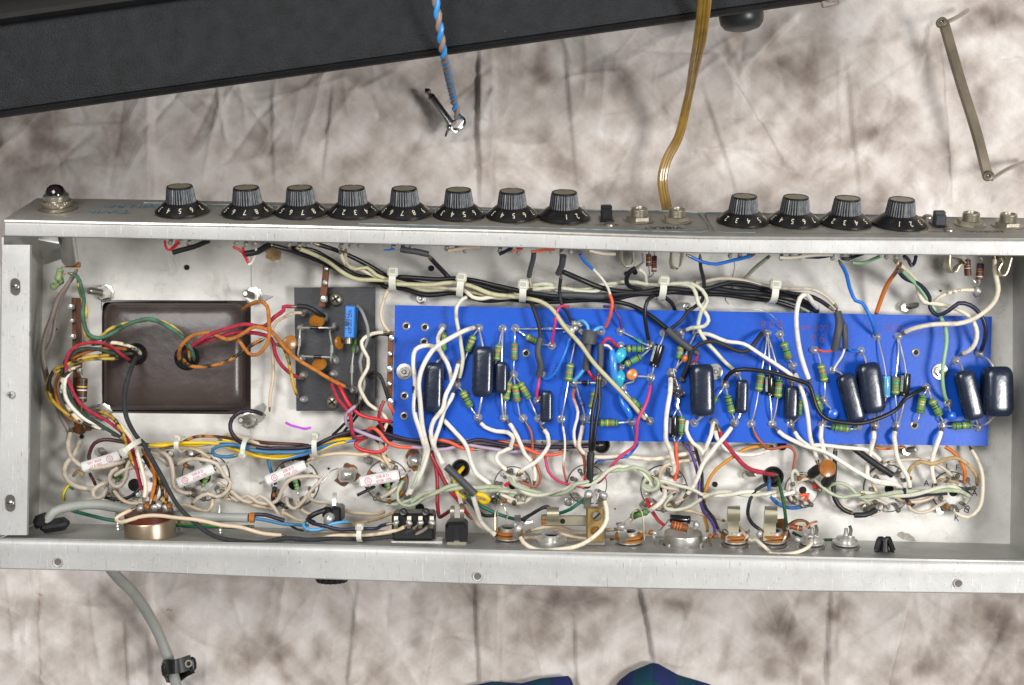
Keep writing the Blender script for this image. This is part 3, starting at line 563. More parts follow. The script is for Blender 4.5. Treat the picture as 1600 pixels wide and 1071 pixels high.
# pilot lamp
pl = panel_pt(91, 331); t = thing('pilot_lamp', 'pilot lamp with a dark faceted jewel on a nickel bezel at the left end', 'pilot lamp', pl); to_panel(t, pl)
def loc_part(g, nm, m, par): o = g.build(nm, m, None, world=False); o.parent = par; return o
g = G(); g.lathe([(.118, 0), (.12, .004), (.085, .014), (.078, .02)], n=36); loc_part(g, 'washer', m_brass, t)
rf = lambda a, i: 1+.02*math.cos(a*34) if i in (2, 3) else 1
g = G(); g.lathe([(.07, .012), (.088, .02), (.09, .024), (.09, .052), (.086, .056), (.076, .06), (.078, .066), (.08, .085), (.072, .094), (.064, .096)], n=68, rfun=rf); loc_part(g, 'bezel', mat('nickel', 'b9b1a2', .28, .9, .15, 14, dirt=.25), t)
g = G(); g.lathe([(.064, .09), (.063, .105), (.05, .135), (.028, .15), (0, .155)], n=10); g.sm = [False]*len(g.f); loc_part(g, 'jewel', mat('dark_jewel', '14060a', .08, 0, 0, spec=.8), t)
p0, p1 = at('A', 372, 395, 46), at('A', 392, 530, 32)
g = G(); ax = p1-p0; g.lathe([(.053, -.1), (.053, ax.length*.9), (.047, ax.length), (0, ax.length)], p0, ax, 20); g.build('lamp_socket', mat('aluminium', 'c4c3c0', .35, .8, .1, 8), t)
g = G(); g.box(at('A', 405, 550, 30), (.1, .035, .03), None, .006); g.build('socket_terminal', m_cu, t)
# jacks and switches on the panel
def front_jack(x, y, label, spring, hexturn):
    c = panel_pt(x, y); t = thing('jack_socket', label, 'jack socket', c, 'input jacks on the front panel')
    g = G(); g.lathe([(.095, 0), (.097, .006), (.07, .012)], c, PN, 28); g.build('washer', m_brass, t)
    R = frame(PN, PX) @ Matrix.Rotation(math.radians(hexturn), 3, 'Z'); g = G(); g.prism(hexpoly(.083), .008, .032, Matrix.Translation(c)@R.to_4x4()); g.build('hex_nut', m_brass, t)
    g = G(); pr = [(.036, .01), (.054, .01)]; 
    for k in range(5): pr += [(.054, .03+.009*k), (.05, .0345+.009*k)]
    pr += [(.05, .078), (.04, .08), (.036, .074)]; g.ring(pr, c, PN, 26); b = g.build('bushing', m_brass, t)
    g = G(); g.lathe([(.037, .03), (0, .03)], c, PN, 20); g.build('socket_hole', m_dark, b)
    if spring:
        f, s, fl = spring; g = G(); g.tube(spline(path(f, s), .015), fl, 6, flat=.35) if not isinstance(fl, tuple) else ribbon(g, spline(path(f, s), .015), fl[0], fl[1]); g.build('contact_spring', mat('spring_brass', 'b5ae94', .33, .8, .1, 10), t)
    return t
def ribbon(g, pts, wdt, th, side=(0, 0, 1)):
    """flat strip along pts; its width runs along side"""
    sd = Vector(side).normalized(); vs = []
    for i, p in enumerate(pts):
        t = (pts[min(i+1, len(pts)-1)]-pts[max(i-1, 0)]).normalized(); s2 = (sd-t*sd.dot(t)).normalized(); nn = t.cross(s2)
        for a, b in ((-1, -1), (1, -1), (1, 1), (-1, 1)): vs.append(p+s2*a*wdt/2+nn*b*th/2)
    n = len(pts); fs = [(i*4+k, i*4+(k+1) % 4, (i+1)*4+(k+1) % 4, (i+1)*4+k) for i in range(n-1) for k in range(4)]+[(3, 2, 1, 0), ((n-1)*4, (n-1)*4+1, (n-1)*4+2, (n-1)*4+3)]
    g.add(vs, fs, 0, smooth=True)
front_jack(998, 349, 'worn front jack nearest the left slide switch', ('C', '612 470 44, 612 520 42, 630 555 40, 655 560 40, 672 540 40, 672 470 42', (.1, .008)), 10)
front_jack(1057, 350, 'front jack above the end of the VIBRATO lettering', ('C', '890 470 44, 890 540 42, 905 572 40, 935 565 40, 945 520 40, 950 460 42', (.12, .008)), 30)
front_jack(1515, 356, 'front jack with a dirty nut right of the dark slide switch', ('D', '1002 490 44, 1000 560 42, 1015 590 40, 1040 588 40, 1052 560 40, 1082 540 40, 1055 515 42', (.1, .008)), 25)
front_jack(1573, 358, 'front jack at the right end of the panel', ('D', '1275 500 44, 1290 540 42, 1274 570 42, 1282 605 40, 1305 612 40, 1320 590 40, 1345 505 42', (.1, .008)), 5)
def slide_switch(x, y, label, m, screws, rot=0):
    c = panel_pt(x, y); t = thing('slide_switch', label, 'switch', c, 'slide switches on the front panel')
    g = G(); g.box(c+PN*.035, (.068, .062, .075), PR, .006); g.box(c+PN*.06+PR.col[1]*.012, (.07, .04, .06), PR, .006); g.build('slider', m, t)
    g = G(); g.box(c+PN*.004, (.09, .12, .01), PR, .003); g.build('slot_plate', m_black, t)
    for sx, sy in screws:
        q = panel_pt(sx, sy); g = G(); g.lathe([(.034, 0), (.032, .01), (.02, .018), (0, .02)], q, PN, 16); g.build('screw', m_brass, t)
slide_switch(947, 348, 'black slide switch beside the knob set to 1', m_black, [(952, 357)])
slide_switch(1466, 357, 'dusty dark slide switch beside the right-hand end knob', mat('dusty_black', '33353a', .6, 0, .3, 20), [(1449, 345), (1482, 365)])
# print on the panel
m_prn = mat('black_print', '26211e', .6, 0, .2, 30); m_teal = mat('blue_print', '3c7f9a', .5, .1, .4, 9, dirt=.8, dirthx='8d8880', dscale=5); m_teal = mat('teal_print', '60767a', .5, .2, .5, 12, dirt=.7, dirthx='8f8c86', dscale=7)
def ptext(x, y, s, size, m): lettering(s, size, m, chassis, panel_pt(x, y)+PN*.0005, PRU)
ptext(1027, 361, 'VIBRATO', .075, m_prn); ptext(948, 356.5, 'BRIGHT', .042, m_prn); ptext(1536, 367, 'NORMAL', .06, m_prn); ptext(1466, 367, 'BRIGHT', .04, m_prn)
def pline(pts, r=.006, m=m_teal, nm='panel_line'):
    q = [panel_pt(x, y)-PN*.0015 for x, y in pts]; g = G(); ribbon(g, spline(q, .05), r*2, .002, side=PR.col[1]) if abs(pts[0][1]-pts[-1][1]) < 10 and len(pts) < 7 else g.tube(q, r, 4, flat=.3); g.build(nm, m, chassis)
pline([(225, 322), (600, 331), (1040, 335), (1075, 336), (1090, 338), (1098, 346), (1107, 360), (1106, 366), (1095, 367)]); pline([(560, 355), (900, 363), (1060, 367.5), (1097, 368)])
pline([(1400, 342), (1130, 337.5), (1104, 337.5), (1101, 340), (1110, 356), (1116, 366), (1130, 368.6), (1180, 369)]); pline([(1180, 369), (1400, 371), (1540, 372)]); pline([(1400, 342), (1500, 345), (1592, 347)])
for x, y, s, z in [(192, 327, 'TWIN REVERB', .1), (168, 336, 'TWIN', .11)]: ptext(x, y, s, z, MATS['blue_print'])
# ---------------------------------------------------------------- power transformer
tr = thing('power_transformer', 'brown painted power transformer bell sitting in its window in the tray', 'transformer', P(270, 557, -94))
m_bell = mat('brown_enamel', '463b37', .36, 0, .22, 1.6, bump=.2, bscale=20, dirt=.28, dirthx='7c6a5c', dscale=4, coat=.08)
def rrect(x0, y0, x1, y1, r, k=6):
    o = []
    for cx, cy, a0 in ((x1-r, y1-r, 0), (x0+r, y1-r, 90), (x0+r, y0+r, 180), (x1-r, y0+r, 270)):
        for i in range(k+1): a = math.radians(a0+90*i/k); o.append((cx+r*math.cos(a), cy+r*math.sin(a)))
    return o
g = G(); st = [(-94, 0, 14), (-14, 0, 16), (-6, 0, 17), (-1, 1.5, 18), (3, 5, 20), (5.2, 10, 22), (6.4, 18, 24), (7.2, 40, 20)]; base = (160, 474, 383, 641)
rows = [[P(x, y, h) if h > -20 else P(x, y, -14)*Vector((1, 1, 0)).length*0+Vector((P(x, y, -14).x, P(x, y, -14).y, h/100)) for x, y in rrect(base[0]+i, base[1]+i, base[2]-i, base[3]-i, r)] for h, i, r in st]
n_ = len(rows[0]); g.add([p for r in rows for p in r], [(i*n_+k, i*n_+(k+1) % n_, (i+1)*n_+(k+1) % n_, (i+1)*n_+k) for i in range(len(rows)-1) for k in range(n_)]+[tuple((len(rows)-1)*n_+k for k in range(n_))]); g.build('bell_cover', m_bell, tr, sharp=60)
g = G(); g.box(P(272, 557, -50), (.97, .73, .86), None, .02); g.build('core', m_dark, tr)
def grommet(f, x, y, h, r, hole_r, par, nm='grommet'):
    c = at(f, x, y, h); s = PS(h); g = G(); g.ring([(hole_r*s, -.02), (r*s, -.02), (r*s*1.02, .008), (r*s*.9, .022), ((r+hole_r)*.5*s, .026), (hole_r*1.03*s, .018)], c, (0, 0, 1), 26); o = g.build(nm, m_rubber, par)
    g = G(); g.lathe([(hole_r*s*1.05, .002), (0, .0025)], c, (0, 0, 1), 20); g.build('opening', m_dark, o); return o
grommet('I', 582, 548, 7, 17, 12.5, tr); grommet('I', 865, 568, 7, 19.5, 14, tr)
def bolt(f, x, y, r, par, h=0.0, tip=None, nm='mounting_bolt', lock=True, ln=9):
    """hex nut on a lock washer with the threaded end standing out"""
    c = at(f, x, y, h); s = PS(h)*r; g = G(); g.lathe([(s*1.25, 0), (s*1.25, .012), (s, .014)], c, (0, 0, 1), 20, rfun=(lambda a, i: 1+.06*math.cos(a*10)) if lock else None); g.prism(hexpoly(s), .012, .06, Matrix.Translation(c)@Matrix.Rotation(.3, 4, 'Z'))
    tz = Vector(tip or (0, 0, 1)).normalized(); pr = []
    for k in range(int(ln)): pr += [(s*.5, .05+k*.013), (s*.42, .0565+k*.013)]
    pr += [(s*.3, .05+ln*.013), (0, .05+ln*.013)]; g.lathe([(0, .03)]+pr, c, tz, 14); return g.build(nm, m_steel, par)
for f, x, y in [('I', 410, 208), ('I', 1240, 225), ('I', 1215, 915), ('I', 400, 872)]: bolt(f, x, y, 11, tr, tip=(-.25 if x < 600 else -.1, .05, 1), ln=11)
# solder tags under two of the bolts
for f, pts in [('I', [(1230, 222), (1290, 215), (1345, 225), (1300, 250), (1245, 262)]), ('I', [(1215, 900), (1255, 840), (1290, 820), (1308, 840), (1290, 880), (1300, 900), (1270, 930)])]:
    g = G(); s = PS(1); q = [at(f, x, y, 0) for x, y in pts]; g.prism([(p.x, p.y) for p in q], .004, .012); g.build('solder_tag', mat('dull_tag', '96938b', .5, .5, .2, 12, dirt=.4), tr)
# ---------------------------------------------------------------- blue circuit board
BT = 12.0
board = thing('circuit_board', 'long bright blue component board studded with riveted eyelets', 'circuit board', P(1080, 590, BT-2.5))
m_blue = mat('blue_board', '0e50bb', .4, 0, .08, 1.5, bump=.08, bscale=40, spec=.28, dirt=.1, dirthx='4a7fd6', dscale=16)
q = [P(617, 477, BT), P(1550, 495, BT), P(1543, 697, BT), P(614, 685, BT)]
g = G(); g.prism([(p.x, p.y) for p in q], (BT-2.4)/100, BT/100); g.build('panel', m_blue, board)
SP = {}
def eyelet_meshes():
    g = G(); g.ring([(.0165, -.02), (.0165, .006), (.02, .0105), (.028, .0085), (.0325, .003), (.033, 0), (.024, 0), (.0215, -.02)], n=18); o = g.build('eyelet', m_bright, None, world=False); SP['e'] = o.data; bpy.data.objects.remove(o)
    g = G(); g.lathe([(.0175, .0012), (0, .0014)], n=14); o = g.build('opening', m_dark, None, world=False); SP['o'] = o.data; bpy.data.objects.remove(o)
    for k in range(4):
        r = random.Random(k); g = G(); ph = [r.uniform(0, 6) for _ in range(3)]
        rf = lambda a, i: 1+.14*math.sin(2*a+ph[0])+.1*math.sin(3*a+ph[1])+.05*math.sin(5*a+ph[2])
        g.lathe([(.026, .004), (.0255, .011), (.021, .019), (.013, .027+.006*r.random()), (.006, .033+.006*r.random()), (0, .035)], n=16, rfun=rf); o = g.build('solder', m_solder, None, world=False); SP['s%d' % k] = o.data; bpy.data.objects.remove(o)
eyelet_meshes()
OPEN = [('K', 155, 222), ('K', 285, 230), ('K', 280, 332), ('K', 143, 708), ('K', 142, 848), ('K', 990, 411), ('O', 360, 407), ('O', 350, 915)]
FILL = [('K', 410, 232), ('K', 662, 237), ('K', 827, 240), ('K', 916, 238), ('K', 418, 450), ('K', 508, 632), ('K', 655, 858), ('K', 838, 865), ('K', 970, 865), ('K', 903, 560), ('K', 1078, 868), ('K', 395, 845), ('L', 278, 358), ('L', 440, 245), ('L', 622, 258), ('L', 757, 258), ('L', 207, 563), ('L', 180, 740),
        ('L', 343, 870), ('L', 430, 615), ('L', 630, 615), ('L', 758, 360), ('L', 755, 508), ('L', 770, 650), ('L', 500, 868), ('L', 833, 885), ('L', 962, 885), ('L', 968, 580), ('L', 968, 360), ('L', 1058, 270), ('M', 215, 548), ('M', 283, 265), ('M', 392, 265), ('M', 262, 655), ('M', 378, 898), ('M', 515, 893), ('M', 590, 630),
        ('M', 672, 548), ('M', 660, 893), ('M', 775, 903), ('M', 887, 275), ('M', 975, 280), ('M', 1062, 497), ('M', 1055, 605), ('M', 922, 905), ('M', 1050, 905), ('M', 365, 487), ('N', 408, 390), ('N', 545, 530), ('N', 735, 395), ('N', 847, 295), ('N', 997, 295), ('N', 475, 740), ('N', 465, 912), ('N', 713, 925), ('N', 835, 915), ('N', 985, 915),
        ('O', 435, 650), ('O', 640, 465), ('O', 803, 415), ('O', 585, 760), ('O', 545, 915), ('O', 793, 925)]
for i, (f, x, y) in enumerate(OPEN+FILL):
    e = inst('eyelet', SP['e'], board, at(f, x, y, BT)); e.scale = (.88, .88, 1); a = random.uniform(0, 6)
    if i < len(OPEN): o = bpy.data.objects.new('opening', SP['o'])
    else: o = bpy.data.objects.new('solder', SP['s%d' % (i % 4)]); s = random.uniform(.92, 1.22); o.scale = (s, s, random.uniform(.8, 1.2)); o.rotation_euler = (0, 0, a)
    col.objects.link(o); o.parent = e
for f, x, y in [('K', 143, 540), ('M', 520, 540), ('O', 528, 540)]:
    c = at(f, x, y, BT); g = G(); g.lathe([(.052, 0), (.052, .008), (.03, .01)], c, (0, 0, 1), 24); g.prism(hexpoly(.034), .008, .034, Matrix.Translation(c)@Matrix.Rotation(.2, 4, 'Z')); g.lathe([(.016, .02), (.016, .045), (.01, .05), (0, .05)], c, (0, 0, 1), 14); g.build('mounting_nut', m_steel, board)
# handwriting on the board
m_redpen = mat('red_pen', '6a4a7c', .7, 0, .2, 30); m_pen = mat('black_pen', '10141f', .6, 0, 0)
RU = Matrix.Rotation(math.pi, 3, 'Z')
def btext(f, x, y, s, size, m, rot=180): lettering(s, size, m, board, at(f, x, y, BT)+Vector((0, 0, .0006)), Matrix.Rotation(math.radians(rot), 3, 'Z'), 'handwriting')
btext('N', 115, 208, '8 0 8', .07, m_redpen); btext('N', 395, 240, 'Lot and', .075, m_redpen); btext('N', 435, 305, '9.6', .08, m_redpen); btext('O', 212, 230, 'POP', .07, m_redpen); btext('O', 50, 215, 'C1', .06, m_redpen); btext('K', 400, 920, 'NoT', .075, m_pen, 170); btext('L', 300, 530, 'sew', .065, m_pen, 70); btext('L', 165, 250, '>', .07, m_pen, 0); btext('K', 245, 520, 'o', .06, m_pen, 0)
# ---------------------------------------------------------------- components
m_lead = mat('tinned_lead', 'd2cfc6', .3, .6, .1, 20)
BAND = dict(k='15130f', n='5a3217', r='b03a2c', o='d8762a', y='d9b93a', g='3f7a3a', b='3a56a8', v='7a7fa6', s='9a9a96', w='dedbd2', G='c9a860', t='2f8f9a')
def bandmat(c): return mat('band_'+{'k': 'black', 'n': 'brown', 'r': 'red', 'o': 'orange', 'y': 'yellow', 'g': 'green', 'b': 'blue', 'v': 'violet', 's': 'grey', 'w': 'white', 'G': 'gold', 't': 'teal'}[c], BAND[c], .45, .3 if c == 'G' else 0, .08, 30)
def lead_geo(pts, r=.005): g = G(); g.tube(spline(pts, .03), r, 6); return g
def resistor(label, f, l0, b0, b1, l1, bands, wd, hx='5f8f4e', lift=None, name='resistor', group='resistors on the blue board', dome=1.0, h0=BT, h1=BT, hb=None, metal=0, lx=''):
    """a dumb-bell body between b0 and b1 with bands, and its two leads"""
    wd = wd*1.1/FR[f][2]; hb = hb if hb is not None else BT+1.5+wd*.2; r = wd/2*PS(hb); p0 = at(f, *b0, hb); p1 = at(f, *b1, hb); ax = p1-p0; L = ax.length
    t = thing(name, label, 'resistor', (p0+p1)/2-Vector((0, 0, r)), group)
    g = G(); mats = [mat('body_'+hx, hx, .42, metal, .14, 25, dirt=.12, dirthx='3a3c22')]
    if dome: prof = [(r*.15, 0), (r*.62, L*.03), (r*.92, L*.1), (r*1.0, L*.16), (r*1.0, L*.22), (r*.9, L*.28)]; prof2 = [(r*.9, L*.72), (r, L*.78), (r, L*.84), (r*.92, L*.9), (r*.62, L*.97), (r*.15, L)]
    else: prof = [(r*.8, 0), (r, L*.02), (r, L*.1)]; prof2 = [(r, L*.9), (r, L*.98), (r*.8, L)]
    n = 14; nb = len(bands); zs = []
    spots = {3: (.2, .38, .54), 4: (.16, .36, .5, .82), 5: (.16, .3, .44, .58, .82)}.get(nb, tuple((i+1)/(nb+1) for i in range(nb)))
    rr = lambda z: float(np.interp(z/L, [a_[1]/L for a_ in prof+prof2], [a_[0] for a_ in prof+prof2]))
    bw = .055
    cuts = sorted(set([a_[1]/L for a_ in prof+prof2]+[s-bw/2 for s in spots]+[s+bw/2 for s in spots])); P_ = [(rr(z*L), z*L) for z in cuts]
    g.lathe(P_, p0, ax, n)
    for bi, s in enumerate(spots):
        mats.append(bandmat(bands[bi]))
        for i in range(len(cuts)-1):
            if cuts[i] >= s-bw/2-1e-6 and cuts[i+1] <= s+bw/2+1e-6:
                for k in range(n): g.m[i*n+k] = bi+1
    g.build('body', mats, t)
    for a_, b_, hh in ((l0, p0, h0), (l1, p1, h1)):
        if a_ is None: continue
        e = at(f, *a_, hh+1.5); d_ = (b_-e); mid = e.lerp(b_, .55)+Vector((0, 0, .02)); lead_geo([e-Vector((0, 0, .015)), e.lerp(mid, .35)+Vector((0, 0, .008)), mid, b_]).build('lead', m_lead, t)
    return t
R_ = resistor
R_('green resistor under the white wire at the top left eyelet of the board', 'K', (410, 232), (415, 265), (413, 400), (418, 450), 'Grr', 46)
R_('green resistor leaning beside the upper end of the second blue capacitor', 'K', (655, 245), (627, 285), (583, 405), (560, 470), 'Gyrn', 48)
R_('green resistor tilted between the second and third blue capacitors', 'K', (825, 245), (803, 345), (782, 468), (778, 520), 'sorG', 46)
R_('upright pale green resistor with grey and orange bands above the fan of three', 'K', (914, 245), (911, 335), (908, 465), (903, 555), 'rosr', 46)
R_('green resistor slanting right with yellow and black bands, left middle of board', 'K', (508, 635), (545, 672), (607, 792), (650, 852), 'Gyknn', 50)
R_('left green resistor of the fan of three beside the third blue capacitor', 'K', (890, 575), (877, 605), (848, 747), (845, 862), 'oryG', 46)
R_('middle green resistor of the fan of three, grey band', 'K', (905, 572), (912, 626), (932, 757), (950, 862), 'Gosr', 48)
R_('right green resistor of the fan of three, leaning to the right', 'K', (915, 572), (945, 612), (1015, 732), (1072, 862), 'Gyon', 46)
R_('green resistor half under the grey sleeve near the top of the board', 'K', (920, 245), (985, 290), (1110, 350), (1171, 358), 'Grgn', 44)
R_('tiny light blue resistor lying flat between two top eyelets', 'L', (45, 242), (212, 241), (287, 240), (425, 242), 'bnbnb', 22, '6fa6cf', dome=.5)
R_('green resistor standing in a long upright lead below the solder cluster', 'L', (440, 330), (408, 478), (392, 612), (345, 865), 'GvoG', 52)
R_('tiny blue banded resistor beside the small black diode', 'L', (448, 640), (466, 713), (491, 778), (510, 862), 'bkkr', 26, '3d6fb8', dome=.5)
R_('pale green resistor partly behind the thick black cable on the board', 'L', (590, 640), (574, 678), (550, 802), (535, 880), 'ogry', 38)
R_('horizontal green resistor near the lower edge right of the black cable', 'L', (520, 893), (602, 897), (744, 897), (830, 888), 'Ggyrn', 50)
R_('green resistor crossed by the long sage wire', 'L', (770, 655), (830, 727), (902, 800), (960, 880), 'gGgn', 40)
R_('horizontal green resistor with three dark bands beside the top black capacitor', 'L', (765, 365), (793, 381), (925, 381), (968, 370), 'Gktkn', 48)
R_('slanting green resistor with dark bands below the horizontal one', 'L', (760, 505), (785, 495), (903, 432), (965, 378), 'Gktk', 46)
R_('tiny teal resistor on a slanting lead from the purple wire', 'L', (765, 262), (848, 302), (908, 340), (965, 365), 'kkt', 24, '3f8f8c', dome=.5)
R_('green resistor under the tip of the large grey sleeve', 'M', (300, 280), (286, 358), (272, 455), (240, 530), 'Grs', 48)
R_('green resistor beside the lower small black capacitor above the orange sleeve', 'M', (262, 790), (291, 852), (290, 986), (252, 1035), 'Grtn', 44)
R_('left green resistor of the trio hanging from one eyelet', 'M', (887, 285), (845, 548), (826, 682), (778, 895), 'srrG', 52)
R_('right green resistor of the trio hanging from one eyelet', 'M', (892, 285), (972, 588), (960, 728), (925, 895), 'krsG', 52)
R_('green resistor leaning against the slim blue capacitor', 'M', (592, 640), (610, 703), (643, 835), (658, 885), 'knkG', 50)
R_('green resistor hanging from the eyelet with the loose thin wire', 'M', (978, 285), (1000, 332), (1042, 458), (1060, 492), 'Gbkr', 54)
R_('green resistor mostly hidden beneath the broad blue capacitor', 'M', (588, 640), (535, 715), (465, 820), (400, 885), 'tG', 40, hb=BT+3)
R_('upright green resistor below the red lead, right part of the board', 'N', (430, 400), (455, 484), (486, 616), (478, 730), 'Gory', 50)
R_('green resistor tucked behind the black curved wire', 'N', (360, 660), (415, 700), (460, 815), (470, 900), 'gkGg', 44)
R_('horizontal green resistor under the bend of the black wire', 'N', (475, 915), (530, 925), (662, 941), (725, 935), 'kgGG', 48)
R_('upright green resistor between the light blue and black capacitors', 'N', (997, 305), (981, 573), (978, 706), (982, 905), 'rtgrG', 50)
R_('green resistor behind the fourth slim blue capacitor', 'N', (360, 690), (320, 735), (303, 850), (255, 905), 'Gg', 38, hb=BT+3)
R_('left green resistor of the pair spreading from the black wire end', 'O', (435, 655), (413, 702), (387, 834), (355, 905), 'kGGn', 54)
R_('right green resistor of the pair spreading from the black wire end', 'O', (440, 655), (468, 730), (533, 852), (545, 905), 'Gkkn', 54)
R_('horizontal green resistor at the lower right corner of the board', 'O', (552, 918), (612, 921), (758, 910), (790, 922), 'ngkGn', 50)
def molded(label, f, e0, e1, wd, l0, l1, ht=None, hb=None, tap=0.0, tilt=None):
    """dark blue moulded capacitor"""
    w_ = wd/FR[f][2]*PS(20); ht = ht or w_*.82; hb = hb or BT+1.0+ht*50; p0 = at(f, *e0, hb); p1 = at(f, *e1, hb)
    t = thing('blue_capacitor', label, 'capacitor', (p0+p1)/2-Vector((0, 0, ht/2)), 'dark blue moulded capacitors')
    g = G(); g.pill(p0, p1, w_, ht, up=tilt or (0, 0, 1), ex=3.2, n=28, rnd=.34, taper=tap); g.build('body', m_cap_blue, t)
    ax = (p1-p0).normalized()
    for e, b_ in ((l0, p0), (l1, p1)):
        if e is None: continue
        q_ = at(f, *e, BT+1.5); lead_geo([q_, q_.lerp(b_, .5)+Vector((0, 0, .02)), b_+(ax if b_ is p0 else -ax)*.03], .0065).build('lead', m_lead, t)
    return t
m_cap_blue = mat('dark_blue_epoxy', '182236', .26, 0, .5, 3.2, bump=.3, bscale=11, spec=.6, coat=.2, dirt=.25, dirthx='46587a', dscale=9)
molded('first dark blue capacitor from the left, pale worn printing', 'K', (350, 476), (342, 822), 140, (405, 452), (392, 845))
molded('largest dark blue capacitor on the left part of the board', 'K', (695, 364), (686, 717), 148, (662, 245), (655, 852))
molded('small dark blue capacitor pressed against the largest left one', 'K', (820, 472), (817, 694), 90, (828, 245), (832, 862))
molded('short dark blue capacitor standing alone near the white wires', 'L', (241, 673), (240, 893), 86, (180, 740), (195, 905))
molded('broad dark blue capacitor in the middle below the red sleeve end', 'M', (428, 488), (437, 850), 168, (365, 487), (378, 895))
molded('slim glossy dark blue capacitor right of the broad middle one', 'M', (711, 596), (706, 830), 86, (675, 548), (662, 890))
molded('slim dark blue capacitor behind the tall white wire', 'N', (256, 638), (246, 874), 100, (250, 608), (245, 908))
molded('tilted dark blue capacitor, left one of the leaning pair', 'N', (622, 556), (712, 892), 132, (548, 535), (713, 925), hb=BT+7)
molded('taller dark blue capacitor, right one of the leaning pair', 'N', (778, 478), (830, 828), 165, (737, 400), (835, 910), hb=BT+8.5)
molded('tilted dark blue capacitor near the right edge of the board', 'O', (690, 532), (775, 874), 138, (655, 470), (790, 920), hb=BT+12)
molded('wide dark blue capacitor overhanging the right edge of the board', 'O', (922, 503), (928, 853), 205, (805, 420), (800, 925), hb=BT+14, tap=-.04)
def electro(label, f, e0, e1, wd, l0, l1, hx='141416', hx2=None, h=None):
    w_ = wd/FR[f][2]*PS(18); h = h or BT+1+w_*50; p0 = at(f, *e0, h); p1 = at(f, *e1, h); ax = p1-p0; L = ax.length; r = w_/2
    t = thing('electrolytic_capacitor', label, 'capacitor', (p0+p1)/2-Vector((0, 0, r)), 'small cylindrical capacitors')
    ms = mat('can_'+hx, hx, .2, 0, .1, 20, coat=.4); g = G(); g.lathe([(r*.75, 0), (r*.97, L*.015), (r, L*.05), (r, L*.82), (r*.9, L*.86), (r, L*.9), (r*.97, L*.985), (r*.8, L)], p0, ax, 20)
    g.build('can', ms, t)
    g = G(); g.lathe([(r*.72, .001), (0, .002)], p1, ax, 16); g.lathe([(r*.7, .001), (0, .002)], p0, -ax, 16); g.build('end_seal', m_steel, t)
    # printed stripe: a strip wrapped on the can, on the side that faces up
    up = Vector((0, 0, 1)); ad = ax.normalized(); up = (up-ad*up.dot(ad)).normalized(); sd = ad.cross(up); vs = []
    for z in (L*.1, L*.8):
        for k in range(5): a = math.radians(40+10*k); vs.append(p0+ad*z+(up*math.cos(a)+sd*math.sin(a))*(r+.0012))
    g = G(); g.add(vs, [(k, k+1, 6+k, 5+k) for k in range(4)]); g.build('printed_stripe', mat('stripe_'+(hx2 or 'c9c9c4'), hx2 or 'c9c9c4', .4, 0, .3, 60), t)
    for e, b_ in ((l0, p0), (l1, p1)):
        if e is None: continue
        q_ = at(f, *e, BT+1.5); lead_geo([q_, q_.lerp(b_, .5)+Vector((0, 0, .015)), b_]).build('lead', m_lead, t)
electro('glossy black capacitor by the two slanting green resistors', 'L', (1033, 352), (988, 506), 72, (1062, 275), (970, 575))
electro('small black capacitor at the lower edge beside the broad blue one', 'M', (236, 845), (232, 1000), 62, (260, 790), (245, 1035))
electro('black capacitor in the middle of the trio hanging from one eyelet', 'M', (906, 562), (905, 708), 62, (890, 285), (918, 900))
electro('black and green capacitor right of the upright green resistor', 'N', (1052, 553), (1040, 712), 68, (1000, 305), (1000, 905), '20241f', '9fb0a4')
electro('pale blue capacitor beside the tall dark blue one', 'N', (912, 570), (912, 718), 60, (855, 305), (850, 905), '5fa5cc', '3a7fa8')
def disc_cap(label, f, x, y, r, h, hx, leads, nrm=(0, 0, 1), sq=1.0, th=.03):
    c = at(f, x, y, h); R = r/FR[f][2]*PS(h); t = thing('disc_capacitor', label, 'capacitor', c-Vector((0, 0, .02)), 'disc capacitors'); g = G()
    g.lathe([(0, -th/2), (R*.6, -th*.46), (R*.9, -th*.3), (R, 0), (R*.9, th*.3), (R*.6, th*.46), (0, th/2)], c, nrm, 22, rfun=lambda a, i: 1+.06*math.cos(2*a)); g.build('body', mat('disc_'+hx, hx, .3, 0, .2, 14, dirt=.25, dirthx='3b1d08', coat=.3), t)
    for s in leads: lead_geo(path(f, s), .006).build('lead', m_lead, t)
disc_cap('flat orange disc capacitor lying on the blue board', 'L', 836, 560, 40, 17, 'd0853a', ['875 572 16, 920 574 15, 965 580 13', '850 595 16, 840 612 15, 790 625 14, 770 648 13'])
disc_cap('tiny orange disc capacitor by the tip of the grey sleeve', 'M', 312, 448, 24, 19, 'cf6a1e', ['300 460 19, 262 500 16, 235 545 13', '318 430 19, 350 350 16, 390 272 13'], (.4, -.3, .8))
disc_cap('bright blue bead capacitor below the left end of the leaning pair', 'N', 542, 832, 38, 17, '1d5fd0', ['530 800 17, 505 775 15, 478 745 13', '515 850 17, 490 890 15, 468 910 13'])
disc_cap('bright blue bead capacitor beside the tilted capacitor at right', 'O', 607, 848, 34, 18, '1d62d6', ['600 815 18, 595 790 15, 587 762 13', '575 880 17, 560 900 15, 548 915 13'], (.2, 0, 1), th=.06)
def blob(label, f, s, r0, r1, hx, name, cat, group=None):
    pts = spline(path(f, s), .02); n = len(pts); rs = [r0*(.35+.65*math.sin(math.pi*min(1, max(0, .06+.88*i/(n-1))))**.5) for i in range(n)]; g = G(); g.tube(pts, rs, 12, flat=r1); o = g.build(name, mat('film_'+hx, hx, .3, 0, .15, 12, coat=.4)); tag(o, label, cat, group); return o
blob('turquoise film capacitor by the horizontal green resistor', 'L', '775 385 17, 765 410 19, 748 440 19, 735 470 17', .034, .5, '3ab6cf', 'film_capacitor', 'capacitor', 'small film capacitors')
blob('turquoise film capacitor just above the long sage wire', 'L', '752 540 17, 757 570 19, 748 600 19, 745 640 17', .032, .5, '35abc8', 'film_capacitor', 'capacitor', 'small film capacitors')
